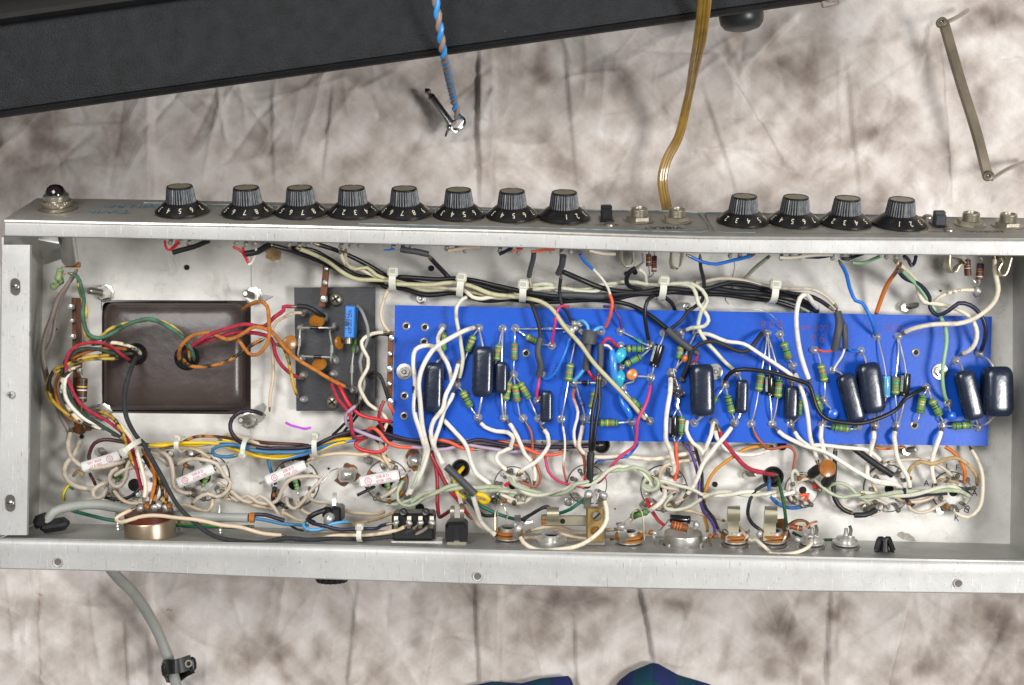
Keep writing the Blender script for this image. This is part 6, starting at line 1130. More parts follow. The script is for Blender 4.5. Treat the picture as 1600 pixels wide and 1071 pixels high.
# --- centre and right of the board
W('black wire winding from the trio eyelet to the burnt joint', 'soft_black', 7.5, 'M', '865 250 15, 820 320 22, 760 390 23, 690 405 23, 600 375 23, 500 332 24, 420 340 22, 355 400 20, 325 520 17, 280 605 14')
W('cream wire crossing the right half of the board under the black one', 'white', 6.8, 'M', '400 275 14, 490 278 22, 600 322 24, 720 350 24, 820 410 24, 950 500 22, 1050 560 20, 1075 590 14')
W('white wire running straight down left of the broad blue capacitor', 'white', 8.3, 'M', '215 560 14, 208 650 21, 188 800 24, 182 950 24, U: 455 0 21, 500 90 18, 525 190 14, 530 260 11, 488 312 8')
W('orange-red sleeve hanging from the lower small black capacitor', 'coral', 6.5, 'M', '252 1035 14, 250 1065 14, U: 545 120 13, 555 230 12, 533 345 9')
W('long black wire sweeping across the right half of the board', 'black', 7.5, 'M', '585 622 14, 610 570 21, 660 535 25, 740 525 27, 850 540 28, 950 560 28, 1116 600 28, N: 300 615 29, 370 635 29, 392 700 28, 440 800 27, 530 878 26, 700 905 26, 870 870 26, 980 805 25, O: 280 730 22, 340 695 21, 440 648 14')
W('tall white loop standing over the right part of the board', 'white', 8.3, 'N', '440 100 12, 405 60 26, 355 12 36, 310 40 40, 280 130 40, 275 210 39, 310 370 34, 350 520 30, 385 620 28')
W('white wire with a yellowed tip running down past the slim capacitor', 'white', 7.5, 'N', '265 530 15, 300 590 20, 335 700 24, 355 850 24, 385 1010 20, H: 240 150 13, 265 250 12, 282 315 14')
sleeve('bent grey sleeve at the upper edge of the board, right', 'shrink', 13.5, 'N', '575 125 24, 590 190 26, 580 270 27, 555 388 23')
sleeve('shorter grey sleeve beside the bent one', 'shrink', 10, 'N', '622 215 24, 632 290 25, 630 372 22')
W('dark wire entering the shorter grey sleeve', 'black', 5, 'N', '560 110 23, 600 160 24, 622 220 24')
W('thin red wire from the bent sleeve to an eyelet', 'coral', 4, 'N', '545 388 22, 490 402 19, 440 392 16, 412 388 14')
W('thin blue wire from the shorter sleeve to an eyelet', 'blue', 4, 'N', '640 368 21, 670 392 19, 732 397 14')
W('white wire from the shorter sleeve to the tilted capacitor eyelet', 'white', 4, 'N', '625 372 21, 605 430 19, 568 485 16, 548 522 14')
W('white wire curving from beside the small resistor off the lower edge', 'white', 7, 'M', '330 888 15, 325 950 19, 372 1035 19, U: 745 50 16, 775 100 14, 770 140 11')
W('white wire leaving the fork of three at the lower edge, left', 'white', 7.3, 'M', '510 905 15, 492 980 18, 462 1055 17, U: 805 70 15, 785 100 13')
W('white wire leaving the fork toward the right along the tray', 'white', 7, 'M', '522 908 15, 535 1000 18, U: 950 35 16, 1000 80 15, 1100 112 13, 1220 118 12, 1330 90 10, 1405 55 8')
W('red cloth wire from the fork running to the black grommet', 'cloth_red', 7.5, 'M', '540 912 15, 575 1000 18, U: 980 20 17, 1040 110 15, 1130 215 15, 1220 258 15, 1330 280 15, V: 200 285 14, 310 295 6')
W('white wire running from the slim capacitor down past the purple wire', 'white', 7.8, 'M', '655 910 15, 600 985 19, 520 1060 19, U: 850 90 18, 775 200 16, 725 320 14, 680 415 12, 610 500 9')
W('tan end of the white wire curling under the socket', 'tan', 5.5, 'U', '660 430 9, 600 500 8, 500 552 7, 420 560 7')
W('thin rust wire at the lower board edge bending down right', 'rust', 5, 'M', '785 918 14, 810 990 15, 880 1060 13, V: 220 55 12, 300 70 12, 400 52 12, 450 85 12, 460 130 11, 445 250 10, 430 400 8')
W('white wire slanting long to the right-hand sockets', 'white', 7.5, 'M', '935 925 14, 1000 985 18, 1100 1035 17, V: 640 70 16, 750 120 15, 900 190 15, 1050 290 15, 1150 340 15, 1280 352 14, 1370 385 12, 1402 430 8')
W('white wire from the slim capacitor running along the board edge', 'white', 7, 'N', '258 925 14, 300 1000 18, 360 1050 17, H: 240 200 16, 350 205 15, 520 215 14, 590 250 13, 640 300 9')
W('white wire falling from the left eyelet of the horizontal resistor', 'white', 8, 'N', '462 925 14, 456 1000 18, V: 690 0 16, 712 90 14, 765 165 9')
W('white wire falling below the leaning pair of capacitors', 'white', 8.3, 'O', '65 925 14, 68 1000 18, X: 120 120 16, 95 250 14, 78 340 13, 100 400 14, 200 425 14, 300 440 12, 352 490 9')
W('white wire falling below the pale blue capacitor', 'white', 8, 'O', '222 925 14, 212 1000 18, X: 308 130 16, 328 250 15, 388 370 13, 414 440 11, 415 485 9')
W('white printed wire falling below the small pair of resistors', 'white', 8, 'O', '545 928 14, 525 1000 18, X: 622 170 16, 600 290 14, 605 400 11, 622 450 8')
# --- right-hand sockets
for lb, c, w_, f, s in [('cream wire arching above the two right-hand sockets', 'pinkish', 6, 'X', '215 275 8, 300 255 11, 420 245 12, 560 250 13, 650 285 13, 720 340 12, 772 402 8'), ('tan cloth wire arching over the rightmost socket', 'tan_cloth', 6.8, 'X', '385 395 8, 430 310 13, 520 272 15, 600 287 16, 700 250 17, 780 235 17, 880 290 16, 945 370 14, 952 455 9'),
        ('orange wire ending at the rightmost socket', 'orange', 7.3, 'X', '700 145 9, 790 210 13, 840 300 15, 855 425 9'), ('long cream wire looping round the right of the last socket', 'cream', 6.8, 'X', '890 140 9, 955 250 15, 998 380 18, 992 530 18, 950 640 16, 870 698 14, 790 672 12, 748 610 8'), ('cream wire curving below between the last two sockets', 'pinkish', 6, 'X', '385 560 9, 420 640 11, 510 668 11, 610 635 11, 705 578 8'),
        ('navy wire end hooked below the twisted pair', 'navy', 6, 'X', '372 480 16, 385 560 13, 412 618 10, 445 600 8'), ('navy wire peeping out under the twisted pair at right', 'navy', 5.5, 'X', '300 560 8, 460 550 9, 600 530 10, 715 518 11'), ('short navy wire at the rightmost socket', 'navy', 6, 'X', '785 465 8, 850 480 10, 895 530 7'), ('tan wire under the twisted pair', 'tan', 6, 'X', '290 545 8, 400 575 9, 520 575 9, 600 545 8'), ('orange end of a wire by the fifth socket from the right end', 'tan', 5, 'X', '115 430 8, 140 490 9, 160 520 8'),
        ('sage wire bent in a hook above the socket with the disc capacitor', 'sagew', 6.3, 'V', '450 420 8, 445 290 13, 465 260 14, 492 292 12'), ('long sage wire starting at the disc capacitor and joining the right pair', 'sage', 6.3, 'V', '480 285 12, 580 292 14, 680 370 16, 790 455 15, 880 490 14, 960 475 15, X: 60 522 14'), ('second sage wire arching over the black wire to the socket', 'sage', 6, 'V', '740 450 9, 770 390 14, 850 368 15, 940 395 15, 1030 475 13, 1150 570 8'),
        ('cream wire curved over the socket with the disc capacitor', 'pinkish', 5.5, 'V', '480 370 9, 540 330 12, 640 315 11'), ('cream loop left of the socket with the disc capacitor', 'pinkish', 5, 'V', '420 370 9, 405 450 10, 430 520 11, 510 562 8'), ('blue cloth wire coming out of the black grommet', 'cloth_blue', 6.5, 'V', '238 300 3, 242 400 11, 262 490 13, 310 545 13, 400 575 12, 592 568 8'), ('green cloth wire from the grommet to the banded brown resistor', 'cloth_green', 6, 'V', '310 305 4, 340 400 15, 362 500 18, 370 620 23, 382 720 31, 405 775 40'),
        ('green cloth wire lying along the rear wall to the bare phono socket', 'cloth_green', 5.5, 'V', '440 800 22, 540 860 24, 650 872 24, 780 870 26, 895 890 34'), ('black cloth wire curving from the grommet to a rear jack', 'cloth_black', 6.3, 'V', '295 335 3, 220 380 10, 130 430 13, 60 510 16, 38 610 22, 85 720 32, 185 795 42'), ('black wire hanging below the board and curving to a sleeve', 'black', 7.8, 'V', '822 40 8, 815 250 10, 800 400 12, 815 510 14, 880 600 14, 990 645 13'), ('cream wire beside the curved black wire', 'pinkish', 5, 'V', '845 490 8, 880 560 10, 970 605 9'),
        ('cream wire curling up to the socket from the black sleeve', 'pinkish', 5, 'V', '1130 655 11, 1210 630 11, 1275 570 8'), ('small red wire at the socket with the disc capacitor, upper', 'red', 8, 'V', '655 365 10, 630 405 10, 690 400 9'), ('small red wire at the socket with the disc capacitor, lower', 'coral', 6, 'V', '500 478 10, 575 468 10, 548 520 8'), ('cream loop in front of the two right-hand rear jacks', 'cream', 6.8, 'U', '1175 845 42, 1205 868 44, 1245 862 46, 1275 900 49, 1350 975 52, V: 170 950 52, 230 990 54, 350 1000 55, 480 985 55, 570 940 54, 610 890 51, 598 840 47'),
        ('short orange-brown wire along the lower board edge', 'orange', 4.5, 'X', '140 148 9, 220 158 9, 360 150 8')]: W(lb, c, w_, f, s)
sleeve('long black stiff sleeve slanting to a right-hand socket', 'shrink_black', 11.5, 'H', '480 215 11, 600 305 19, 692 366 17')
sleeve('black sleeve at the end of the curved black wire', 'shrink_black', 10, 'V', '985 650 14, 1080 642 14, 1175 602 11')
# --- twisted heater pairs
def pair(l1, l2, c1, c2, wd, f, s, pitch, ph=0.0):
    pts = spline(path(f, s), .02); L = 0; A = []; B = []
    for i, p in enumerate(pts):
        t = (pts[min(i+1, len(pts)-1)]-pts[max(i-1, 0)]).normalized(); u = t.cross(Vector((0, 0, 1))).normalized(); v = u.cross(t); r = wd/2*PS(p.z*100)
        if i: L += (p-pts[i-1]).length
        a = ph+2*math.pi*L/(pitch*.0042); d_ = (u*math.cos(a)+v*math.sin(a))*r*1.0; A.append(p+d_); B.append(p-d_)
    for lb, c, q_ in ((l1, c1, A), (l2, c2, B)): g = G(); g.tube(q_, wd/2*PS(12), 9); tag(g.build('wire', wm(c)), lb, 'wire', 'twisted heater wires')
pair('sage strand of the twisted pair over the last two sockets', 'pale strand of the twisted pair over the last two sockets', 'sage', 'sagew', 6.5, 'X', '20 525 13, 150 528 13, 300 522 14, 450 512 15, 600 492 16, 720 475 16, 810 490 15, 872 540 10', 130)
pair('pale strand of the twisted pair left of the grommet with cloth wires', 'cream strand of the twisted pair left of the grommet with cloth wires', 'sagew', 'white', 6.3, 'U', '780 480 13, 900 465 14, 1000 460 14, 1150 460 14, 1300 462 14, V: 60 468 14, 200 468 14, 330 458 13, 450 455 11', 84, 1)
pair('sage strand of the twisted pair over the socket below the black rod sleeve', 'pale strand of the twisted pair over the socket below the black rod sleeve', 'sage', 'sagew', 6, 'T', '330 320 10, 350 370 14, 440 430 15, 560 462 14, 700 460 14, 830 425 14, 900 375 15, 1000 370 15, 1100 320 15, 1180 265 14, 1290 235 14, U: 60 240 14, 180 225 14, 280 285 13, 335 385 9', 100, .5)
pair('sage strand of the twisted pair above the small block switches', 'grey-green strand of the twisted pair above the small block switches', 'sage', 'sage', 6.3, 'S', '430 590 11, 520 540 13, 640 500 14, 740 470 15, 850 455 15, 960 480 14, 1100 480 13, T: 160 425 13, 270 435 12, 360 465 9', 105, 2)
for lb, c, w_, f, s in [('sage loop between the fourth block resistor and the twisted pair', 'sage', 6.3, 'S', '385 375 9, 345 430 13, 318 510 14, 335 590 14, 405 628 14, 480 590 13, 540 530 13'), ('sage wire along the floor under the fourth block resistor', 'sage', 6.3, 'S', '220 605 9, 300 600 10, 400 570 11, 480 550 12'), ('sage wire ring over the socket by the orange-red sleeve', 'sage', 6.3, 'U', '330 385 9, 290 335 12, 265 350 13, 245 400 11, 300 425 12, 370 405 14, 380 345 14, 320 300 13'),
        ('pale wire from the ring socket toward the twisted pair, upper', 'sagew', 6.5, 'U', '385 350 11, 450 355 12, 560 390 13, 680 425 14, 790 480 13'), ('pale wire with a sharp hook under the ring socket', 'sagew', 6.5, 'U', '540 455 8, 480 510 11, 442 575 12, 480 600 12, 620 585 13, 720 535 14, 800 480 13'), ('second pale wire at the ring socket', 'pinkish', 6, 'U', '400 385 10, 450 415 12, 540 425 11, 560 440 8'), ('tan wire arched above the ring socket', 'tan', 6, 'U', '400 315 8, 405 260 11, 450 210 13, 560 185 12, 720 165 7'),
        ('tan wire running right below the ring socket', 'tan', 6, 'U', '370 540 7, 420 585 10, 560 600 11, 700 610 12, 800 640 15, 900 670 20, 980 705 32'), ('short red wire from the ring socket to the round control', 'red', 6.5, 'U', '285 505 9, 315 590 15, 365 670 26, 432 735 38'), ('short white sleeve running to the green resistor by a jack', 'white', 8, 'U', '440 420 9, 438 490 16, 395 560 22, 305 615 30'), ('mustard wire arching down to the round control', 'mustard', 6, 'U', '1400 42 5, 1250 50 8, 1120 82 11, 1000 150 12, 900 240 11, 835 340 10, 805 430 9, 790 600 10, 812 720 20, 818 805 40'),
        ('purple wire curving down to the round control', 'violet', 5.8, 'U', '590 0 8, 650 60 11, 710 200 12, 738 330 11, 738 480 11, 775 590 16, 850 690 28, 884 780 39, 882 835 43'), ('black wire beside the purple one', 'cloth_black', 5.8, 'U', '705 40 5, 745 160 9, 775 300 9, 785 500 9, 810 600 14, 870 700 27, 935 800 41'), ('tan wire entering the second rear jack from the left', 'tan', 6, 'U', '0 770 26, 120 782 27, 230 795 32, 320 805 42'), ('tan wire at the curled spring jack', 'tan', 6, 'U', '1070 735 28, 1130 785 36, 1170 845 43'),
        ('cream loop in front of the leaf switch bracket, with printing', 'cream', 8, 'T', '395 800 48, 440 890 53, 540 950 56, 680 970 57, 850 940 57, 1020 870 57, 1130 780 56, 1180 680 54, 1168 570 51, 1142 485 48'), ('tan wire lying behind the leaf switch bracket, upper', 'tan', 6.5, 'T', '455 800 26, 600 762 24, 760 772 26, 900 800 26, 1280 770 28'), ('tan wire lying behind the leaf switch bracket, lower', 'tan', 6.5, 'T', '440 850 30, 600 840 28, 700 790 24, 790 745 20'), ('third tan wire behind the leaf switch bracket', 'tan', 6, 'T', '700 795 27, 820 832 29, 990 855 30, 1240 860 30'),
        ('dark green wire passing behind the left rear jack', 'deep_green', 6.5, 'S', '840 510 8, 900 560 11, 980 615 13, 1100 665 15, 1230 715 19, T: 330 690 26, 400 700 30'), ('dark green wire curving up to the bracket tags', 'deep_green', 6, 'T', '600 660 20, 760 640 16, 860 610 13, 930 550 11, 985 500 14'), ('black wire bow between the left rear jack and the leaf arm', 'soft_black', 6, 'T', '420 690 34, 500 640 30, 600 580 27, 660 572 27, 682 605 26'), ('second black wire beside the black bow', 'soft_black', 5, 'T', '440 700 34, 540 620 28, 620 590 26, 660 590 25'), ('black wire under the left rear jack spring', 'soft_black', 6, 'S', '870 560 9, 950 650 12, 1010 690 14, 1100 690 16'),
        ('yellow wire rising from the middle grommet', 'yellow', 6.5, 'S', '835 310 3, 805 350 10, 775 410 13'), ('yellow wire behind the loose grey sleeve', 'yellow', 7, 'S', '768 395 12, 775 450 13, 800 520 11, 845 555 8'), ('thick yellow loop at the end of the loose grey sleeve', 'yellow', 9, 'S', '925 520 14, 990 535 15, 1035 565 13, 1000 585 11, 960 570 9'), ('dark red wire running down to the left lug of the small switch', 'dark_red', 6.8, 'S', '575 150 8, 615 330 11, 638 480 12, 638 620 16, 648 705 26, 690 690 35, 735 645 43'), ('dark red wire running down behind the small switch', 'dark_red', 6.8, 'S', '568 175 9, 620 290 11, 680 420 12, 760 540 16, 830 640 26, 905 722 34'),
        ('cream printed wire from under the sleeve to the left rear jack', 'cream', 7.5, 'S', '840 590 10, 900 690 19, 960 770 30, 1080 822 41'), ('white wire bending down to the left rear jack', 'white', 8.5, 'S', '915 540 14, 950 650 22, 990 760 34, 1085 842 43'), ('cream wire curving under the first round valve socket', 'cream', 6.5, 'T', '510 480 8, 460 538 10, 350 545 10, 280 510 8'), ('white wire ending at the first round valve socket', 'white', 7, 'T', '225 455 9, 300 490 10, 372 525 8'), ('red wire inside the first round valve socket', 'red', 6, 'T', '275 390 9, 320 370 10, 350 375 8'), ('red wire end beside the thick black sleeve', 'red', 5, 'T', '985 290 9, 975 330 10, 985 350 9')]: W(lb, c, w_, f, s)
sleeve('loose grey sleeve over the yellow wires', 'shrink', 14, 'S', '705 305 15, 800 395 18, 925 520 16')
# --- transformer leads
TG = 'cloth covered transformer leads'
def C(label, c, w_, f, s): return W(label, c, w_, f, s, group=TG)
C('green cloth lead twisting from the transformer up to the pilot lamp', 'gb', 7, 'I', '905 585 12, 890 530 22, 850 465 25, 760 398 27, 650 345 28, 560 368 28, 480 418 27, 390 455 27, 310 440 27, 282 350 28, 288 250 30, 275 180 34, 250 115 38, 200 95 38')
C('yellow mottled lead twisted with the green one to the pilot lamp', 'yo', 6.5, 'I', '880 585 12, 872 505 20, 820 420 24, 740 372 24, 620 365 25, 500 388 25, 420 425 23, 370 465 23, 310 458 23, 288 400 26, 300 300 27, 272 200 32, 255 120 38')
C('red cloth lead arching over the top of the left loom', 'cloth_red', 6, 'I', '552 585 12, 500 550 24, 430 500 31, 340 485 33, 260 502 33, 200 560 32, 190 640 30, 215 710 29, 270 810 29, 350 880 32, 450 950 36, 530 1020 40, E: 755 290 46, 785 420 48, 800 480 50')
C('dark green cloth lead in the left loom', 'dark_green', 6.5, 'I', '562 545 12, 470 548 22, 380 525 28, 280 525 31, 205 560 30, 165 640 28, 190 740 27, 250 850 28, 350 930 31, 450 985 35, 520 1030 38')
C('orange cloth lead on the outside of the left loom', 'cloth_orange', 6, 'I', '545 525 12, 480 518 22, 380 520 26, 280 550 27, 180 610 26, 125 690 25, 140 800 25, 200 890 26, 290 940 28, 400 960 30')
C('yellow cloth lead bowed at the left of the loom', 'yo', 6.5, 'I', '480 575 16, 400 568 24, 300 578 28, 180 622 28, 110 675 27, 85 740 26, 105 810 25, 160 860 24')
C('yellow and black lead beside the bowed yellow one', 'yb', 6, 'I', '500 555 14, 400 553 26, 290 570 31, 190 612 30, 120 655 29, 98 725 28, 110 790 27, 180 870 27, 270 930 28')
C('cream and black mottled lead leaving the left grommet upward', 'cb', 6.5, 'I', '612 555 12, 570 515 24, 490 488 29, 400 482 30, 300 495 29, 220 540 28')
C('cream and black lead in the middle of the left loom', 'cb', 7, 'I', '270 612 30, 195 655 31, 158 720 30, 170 810 29, 230 890 29, 330 950 30, 420 968 31')
C('white cloth lead in the middle of the left loom', 'white', 6.5, 'I', '240 618 29, 188 680 30, 190 770 29, 230 850 29, 310 920 30, 400 962 32, 470 1010 34')
C('yellow and black mottled lead crossing over at the cable tie', 'yb', 6.8, 'I', '360 870 26, 430 890 34, 480 950 40, 510 1020 44, 530 1065 46, E: 730 260 46, 760 340 46')
C('printed cream lead running down to the outlet can', 'cream', 7, 'I', '420 885 30, 500 950 39, 560 1020 45, E: 770 230 48, 800 330 50, 812 430 52, 800 520 53')
C('orange cloth lead running down to the outlet can', 'cloth_orange', 6.5, 'E', '790 220 34, 835 300 42, 862 390 47, 850 470 50, 835 530 52')
C('orange and black mottled lead at the outlet can, inner', 'ob', 6, 'E', '800 260 30, 880 400 42, 870 470 47, 850 540 52')
C('yellow mottled lead at the outlet can, right', 'yb', 6, 'E', '840 290 30, 890 400 42, 905 480 48, 915 540 52')
C('orange and black mottled lead at the outlet can, outer', 'ob', 6, 'E', '870 330 28, 925 430 42, 930 490 48, 925 545 52')
C('long dark green-black cloth lead crossing from the transformer to the rear switch', 'cloth_black', 8, 'I', '580 565 12, 548 640 24, 515 760 30, 522 880 34, 560 970 38, 600 1030 42, E: 800 190 46, 850 280 50, 920 420 53, 1000 540 56, 1060 610 57, 1150 680 57, 1280 735 56, 1428 742 55, F: 150 718 52, 300 722 50, 450 722 48, 600 725 47, 740 712 47, 850 680 48, 905 645 50')
C('red cloth lead curving from the transformer to the black board', 'cloth_red', 7, 'I', '855 545 12, 900 492 25, 980 455 30, 1080 412 32, 1180 388 32, 1290 395 31, 1350 335 30, 1400 300 30, J: 200 285 30, 310 283 28')
C('second red cloth lead passing down to a stud on the black board', 'cloth_red', 6.8, 'I', '885 505 14, 950 480 24, 1050 450 27, 1150 425 28, 1260 440 28, 1330 470 28, J: 100 520 27, 140 640 25, 190 720 23, 270 790 18, 350 822 12')
C('orange cloth lead slanting across the black board', 'cloth_orange', 6.8, 'I', '822 590 12, 832 505 26, 900 450 29, 1000 432 30, 1080 462 31, 1160 440 33, 1240 390 34, 1300 400 34, J: 110 465 34, 200 570 30, 330 690 28, 500 795 24, 690 892 16')
C('orange cloth lead looped over the transformer corner', 'cloth_orange', 6.5, 'I', '1175 302 10, 1215 272 26, 1265 262 34, 1310 290 36, 1328 370 36, 1318 480 34, 1260 548 31, 1210 540 29, 1165 485 28, 1130 450 28')
C('brown and orange mottled lead curving from the right grommet', 'ob', 6.5, 'I', '835 565 12, 870 608 22, 970 625 25, 1060 608 26, 1150 555 26, 1230 495 27, 1300 460 28')
C('yellow and brown mottled lead down the edge of the black board', 'yb', 6, 'J', '130 560 24, 200 580 24, 240 660 22, 262 780 20, 290 890 18, 315 960 12')
sleeve('black sleeve on the red lead at the black board', 'shrink_black', 8.5, 'J', '305 280 28, 380 285 27, 450 320 24, 505 355 16')
W('thin cream wire curving down left of the black board to a bolt tag', 'tan', 5.5, 'J', '370 335 14, 300 330 18, 220 360 18, 150 400 16, 125 480 12, 130 640 10, 120 800 9, 105 950 8, I: 1325 870 6')
W('dark wire looped at the lower right transformer bolt', 'plum', 7.3, 'I', '1300 890 8, 1240 868 16, 1170 868 20, 1115 910 20, 1105 970 20, 1140 1030 19, 1210 1060 18, 1320 1075 18, F: 100 215 17, 200 215 18, 320 198 19, 430 155 19, 530 128 18, 640 130 15, 760 150 12, S: 450 85 11, 620 100 11, 800 112 12, 950 95 12, 1100 120 12, T: 100 5 12, 300 30 12, 600 45 11, 900 45 9, 1140 30 4')
W('grey wire running down the left side from the pilot lamp, front', 'taupe', 8, 'A', '432 575 32, 385 650 29, 325 735 27, 285 850 26, 240 960 25, I: 55 540 24, 85 640 22, 95 700 20, 130 800 17, 180 930 15, 205 990 14, 195 1060 14')
W('grey wire running down the left side, behind the other', 'taupe', 7.5, 'A', '410 600 27, 345 740 22, 305 860 20, 285 960 20, I: 80 520 19, 60 590 18, 80 700 16, 150 860 12')
# --- bundle across the lower left
for lb, c, w_, f, s in [('yellow wire along the top of the lower left bundle', 'yellow', 6, 'E', '800 195 22, 900 205 22, 1000 190, 1100 185, 1200 190 20, 1350 230 17, F: 0 258 15, 100 262, 250 245, 350 200 17, 450 168 16, 560 160 12'), ('blue striped yellow wire in the lower left bundle', 'ybs', 6, 'E', '810 200 18, 950 190 19, 1100 196, 1250 190, 1380 222, F: 50 262 13, 170 258, 300 225 14, 400 198, 520 178 13, 600 165 9'), ('second blue striped yellow wire, frontmost in the bundle', 'ybs', 5.5, 'Q', '0 90 17, 150 130 17, 300 230 17, 450 265 17, 600 268 17, 780 250 17, 950 205 18, 1080 150 16, 1230 120 13'),
        ('third yellow wire in the lower left bundle', 'yellow', 5.5, 'Q', '0 110 14, 200 170 14, 420 235 14, 640 250 14, 820 220 15, 1000 140 15, 1200 95 12'), ('steel blue wire in the lower left bundle', 'steel_blue', 7, 'Q', '0 150 20, 120 155, 260 180, 420 205, 580 215 19, 700 215, 850 190 18, 1000 160 16, 1150 110 13'), ('black and orange mottled wire in the lower left bundle', 'ob', 5.5, 'E', '1010 185 18, 1080 155 18, 1150 148, 1250 162, 1350 190, F: 20 225 17, 150 252 13, 300 240 12'), ('dark brown wire starting behind the leftmost block resistor', 'brown', 7, 'p', '290 300 14, 305 220 22, 350 140 24, 430 108 24, 520 112 23, 620 135 22, 760 155 20, 1000 150 16, 1200 140 13'),
        ('brown wire along the top of the bundle in the middle', 'brown', 6.5, 'Q', '330 120 12, 470 135 16, 600 130 17, 720 138 16, 850 160 13'), ('thick teal blue wire loop at the second lower tie', 'steel_blue', 6.5, 'E', '1428 215 20, 1330 200 21, 1240 195 22, 1188 220 22, 1200 255 20, 1270 268 18, 1345 250 17'), ('dark second wire under the plum one in the middle bundle', 'plum', 7, 'c', '0 945 11, 250 860 13, 450 800 13, 700 800 11, 900 840 10, 1200 880 10, S: 640 125 9, 850 130 9, 1050 150 9, 1270 185 8'),
        ('black wire stub behind the middle bundle', 'black', 5, 'c', '520 370 14, 490 590 12, 380 695 11, 265 805 9'), ('second black wire stub behind the middle bundle', 'black', 5, 'c', '560 430 13, 520 600 11, 430 700 10, 370 790 9'), ('red lead from the black board stud to under the blue board', 'red', 6.5, 'c', '300 205 13, 345 310 21, 420 470 24, 520 565 23, 650 615 20, 800 655 15, 900 670 8'), ('red-orange cloth lead from the black board stud down to the bundle', 'cloth_red', 6.3, 'c', '255 200 13, 262 290 21, 340 420 25, 430 530 26, 462 620 26, 462 740 24, 490 820 22, 550 845 18, 630 805 12'),
        ('mauve wire looping out to run along the blue board edge', 'mauve', 6.3, 'c', '530 480 24, 470 530 27, 405 600 25, 418 700 22, 520 760 20, 700 835 18, 860 880 15, 1060 920 13, 1250 935 12, S: 700 160 11, 850 140 11, 1000 155 10, 1200 185 9, T: 200 90 8, 400 85 8, 800 70 7'), ('salmon wire curving along the lower edge of the blue board', 'coral', 6.5, 'c', '600 765 12, 700 742 19, 760 790 20, 830 880 18, 950 930 15, 1090 935 13'), ('salmon wire further right along the board edge', 'coral', 6.3, 'S', '480 85 9, 620 90 13, 720 110 14, 830 160 13, 960 168 11'), ('salmon wire at the right end of the bundle', 'coral', 6, 'T', '180 5 9, 300 15 12, 450 70 13, 560 110 13, 740 110 12, 835 80 8'),
        ('red wire loop below the left end of the blue board', 'red', 6.5, 'c', '825 880 17, 815 940 17, 740 975 17, 620 970 16, 530 935 15, 505 890 14, 560 850 12, 630 835 6'), ('dark red wire at the lower end of the middle tag strip', 'dark_red', 6, 'c', '805 445 16, 765 560 17, 760 660 15, 800 750 11'), ('orange-red wire at the lower end of the middle tag strip', 'coral', 6, 'c', '850 470 16, 885 530 14, 905 590 8'), ('cream wire twisting with grey down the black board', 'cream', 6.5, 'J', '985 475 15, 900 478 18, 830 500 21, 790 545 22, 800 600 22, 830 660 20, 820 730 22, 780 800 22, 765 870 21, 800 950 19, c: 640 475 17, 740 545 15, 820 620 13, 842 700 11, 800 780 10, 770 890 11, 785 960 11, 840 1050 8'),
        ('grey wire twisting with cream down the black board', 'grey', 5.8, 'J', '738 265 12, 790 330 22, 825 430 23, 825 520 21, 795 610 20, 780 680 21, 800 760 19, 812 850 20, 780 950 18, c: 540 470 21'), ('black wire curving from the black board to the middle tag strip', 'soft_black', 6, 'c', '640 190 11, 700 145 17, 750 175 19, 800 290 19, 850 425 16'), ('cream wire from the first upper tie to the middle tag strip', 'tan', 6, 'Z', '60 580 13, 10 640 15, J: 940 250 15, 925 330 15, 945 410 15, 990 470 14'), ('short black wire at the top of the middle tag strip', 'soft_black', 4.5, 'J', '985 495 14, 920 492 17, 865 515 13')]: W(lb, c, w_, f, s)
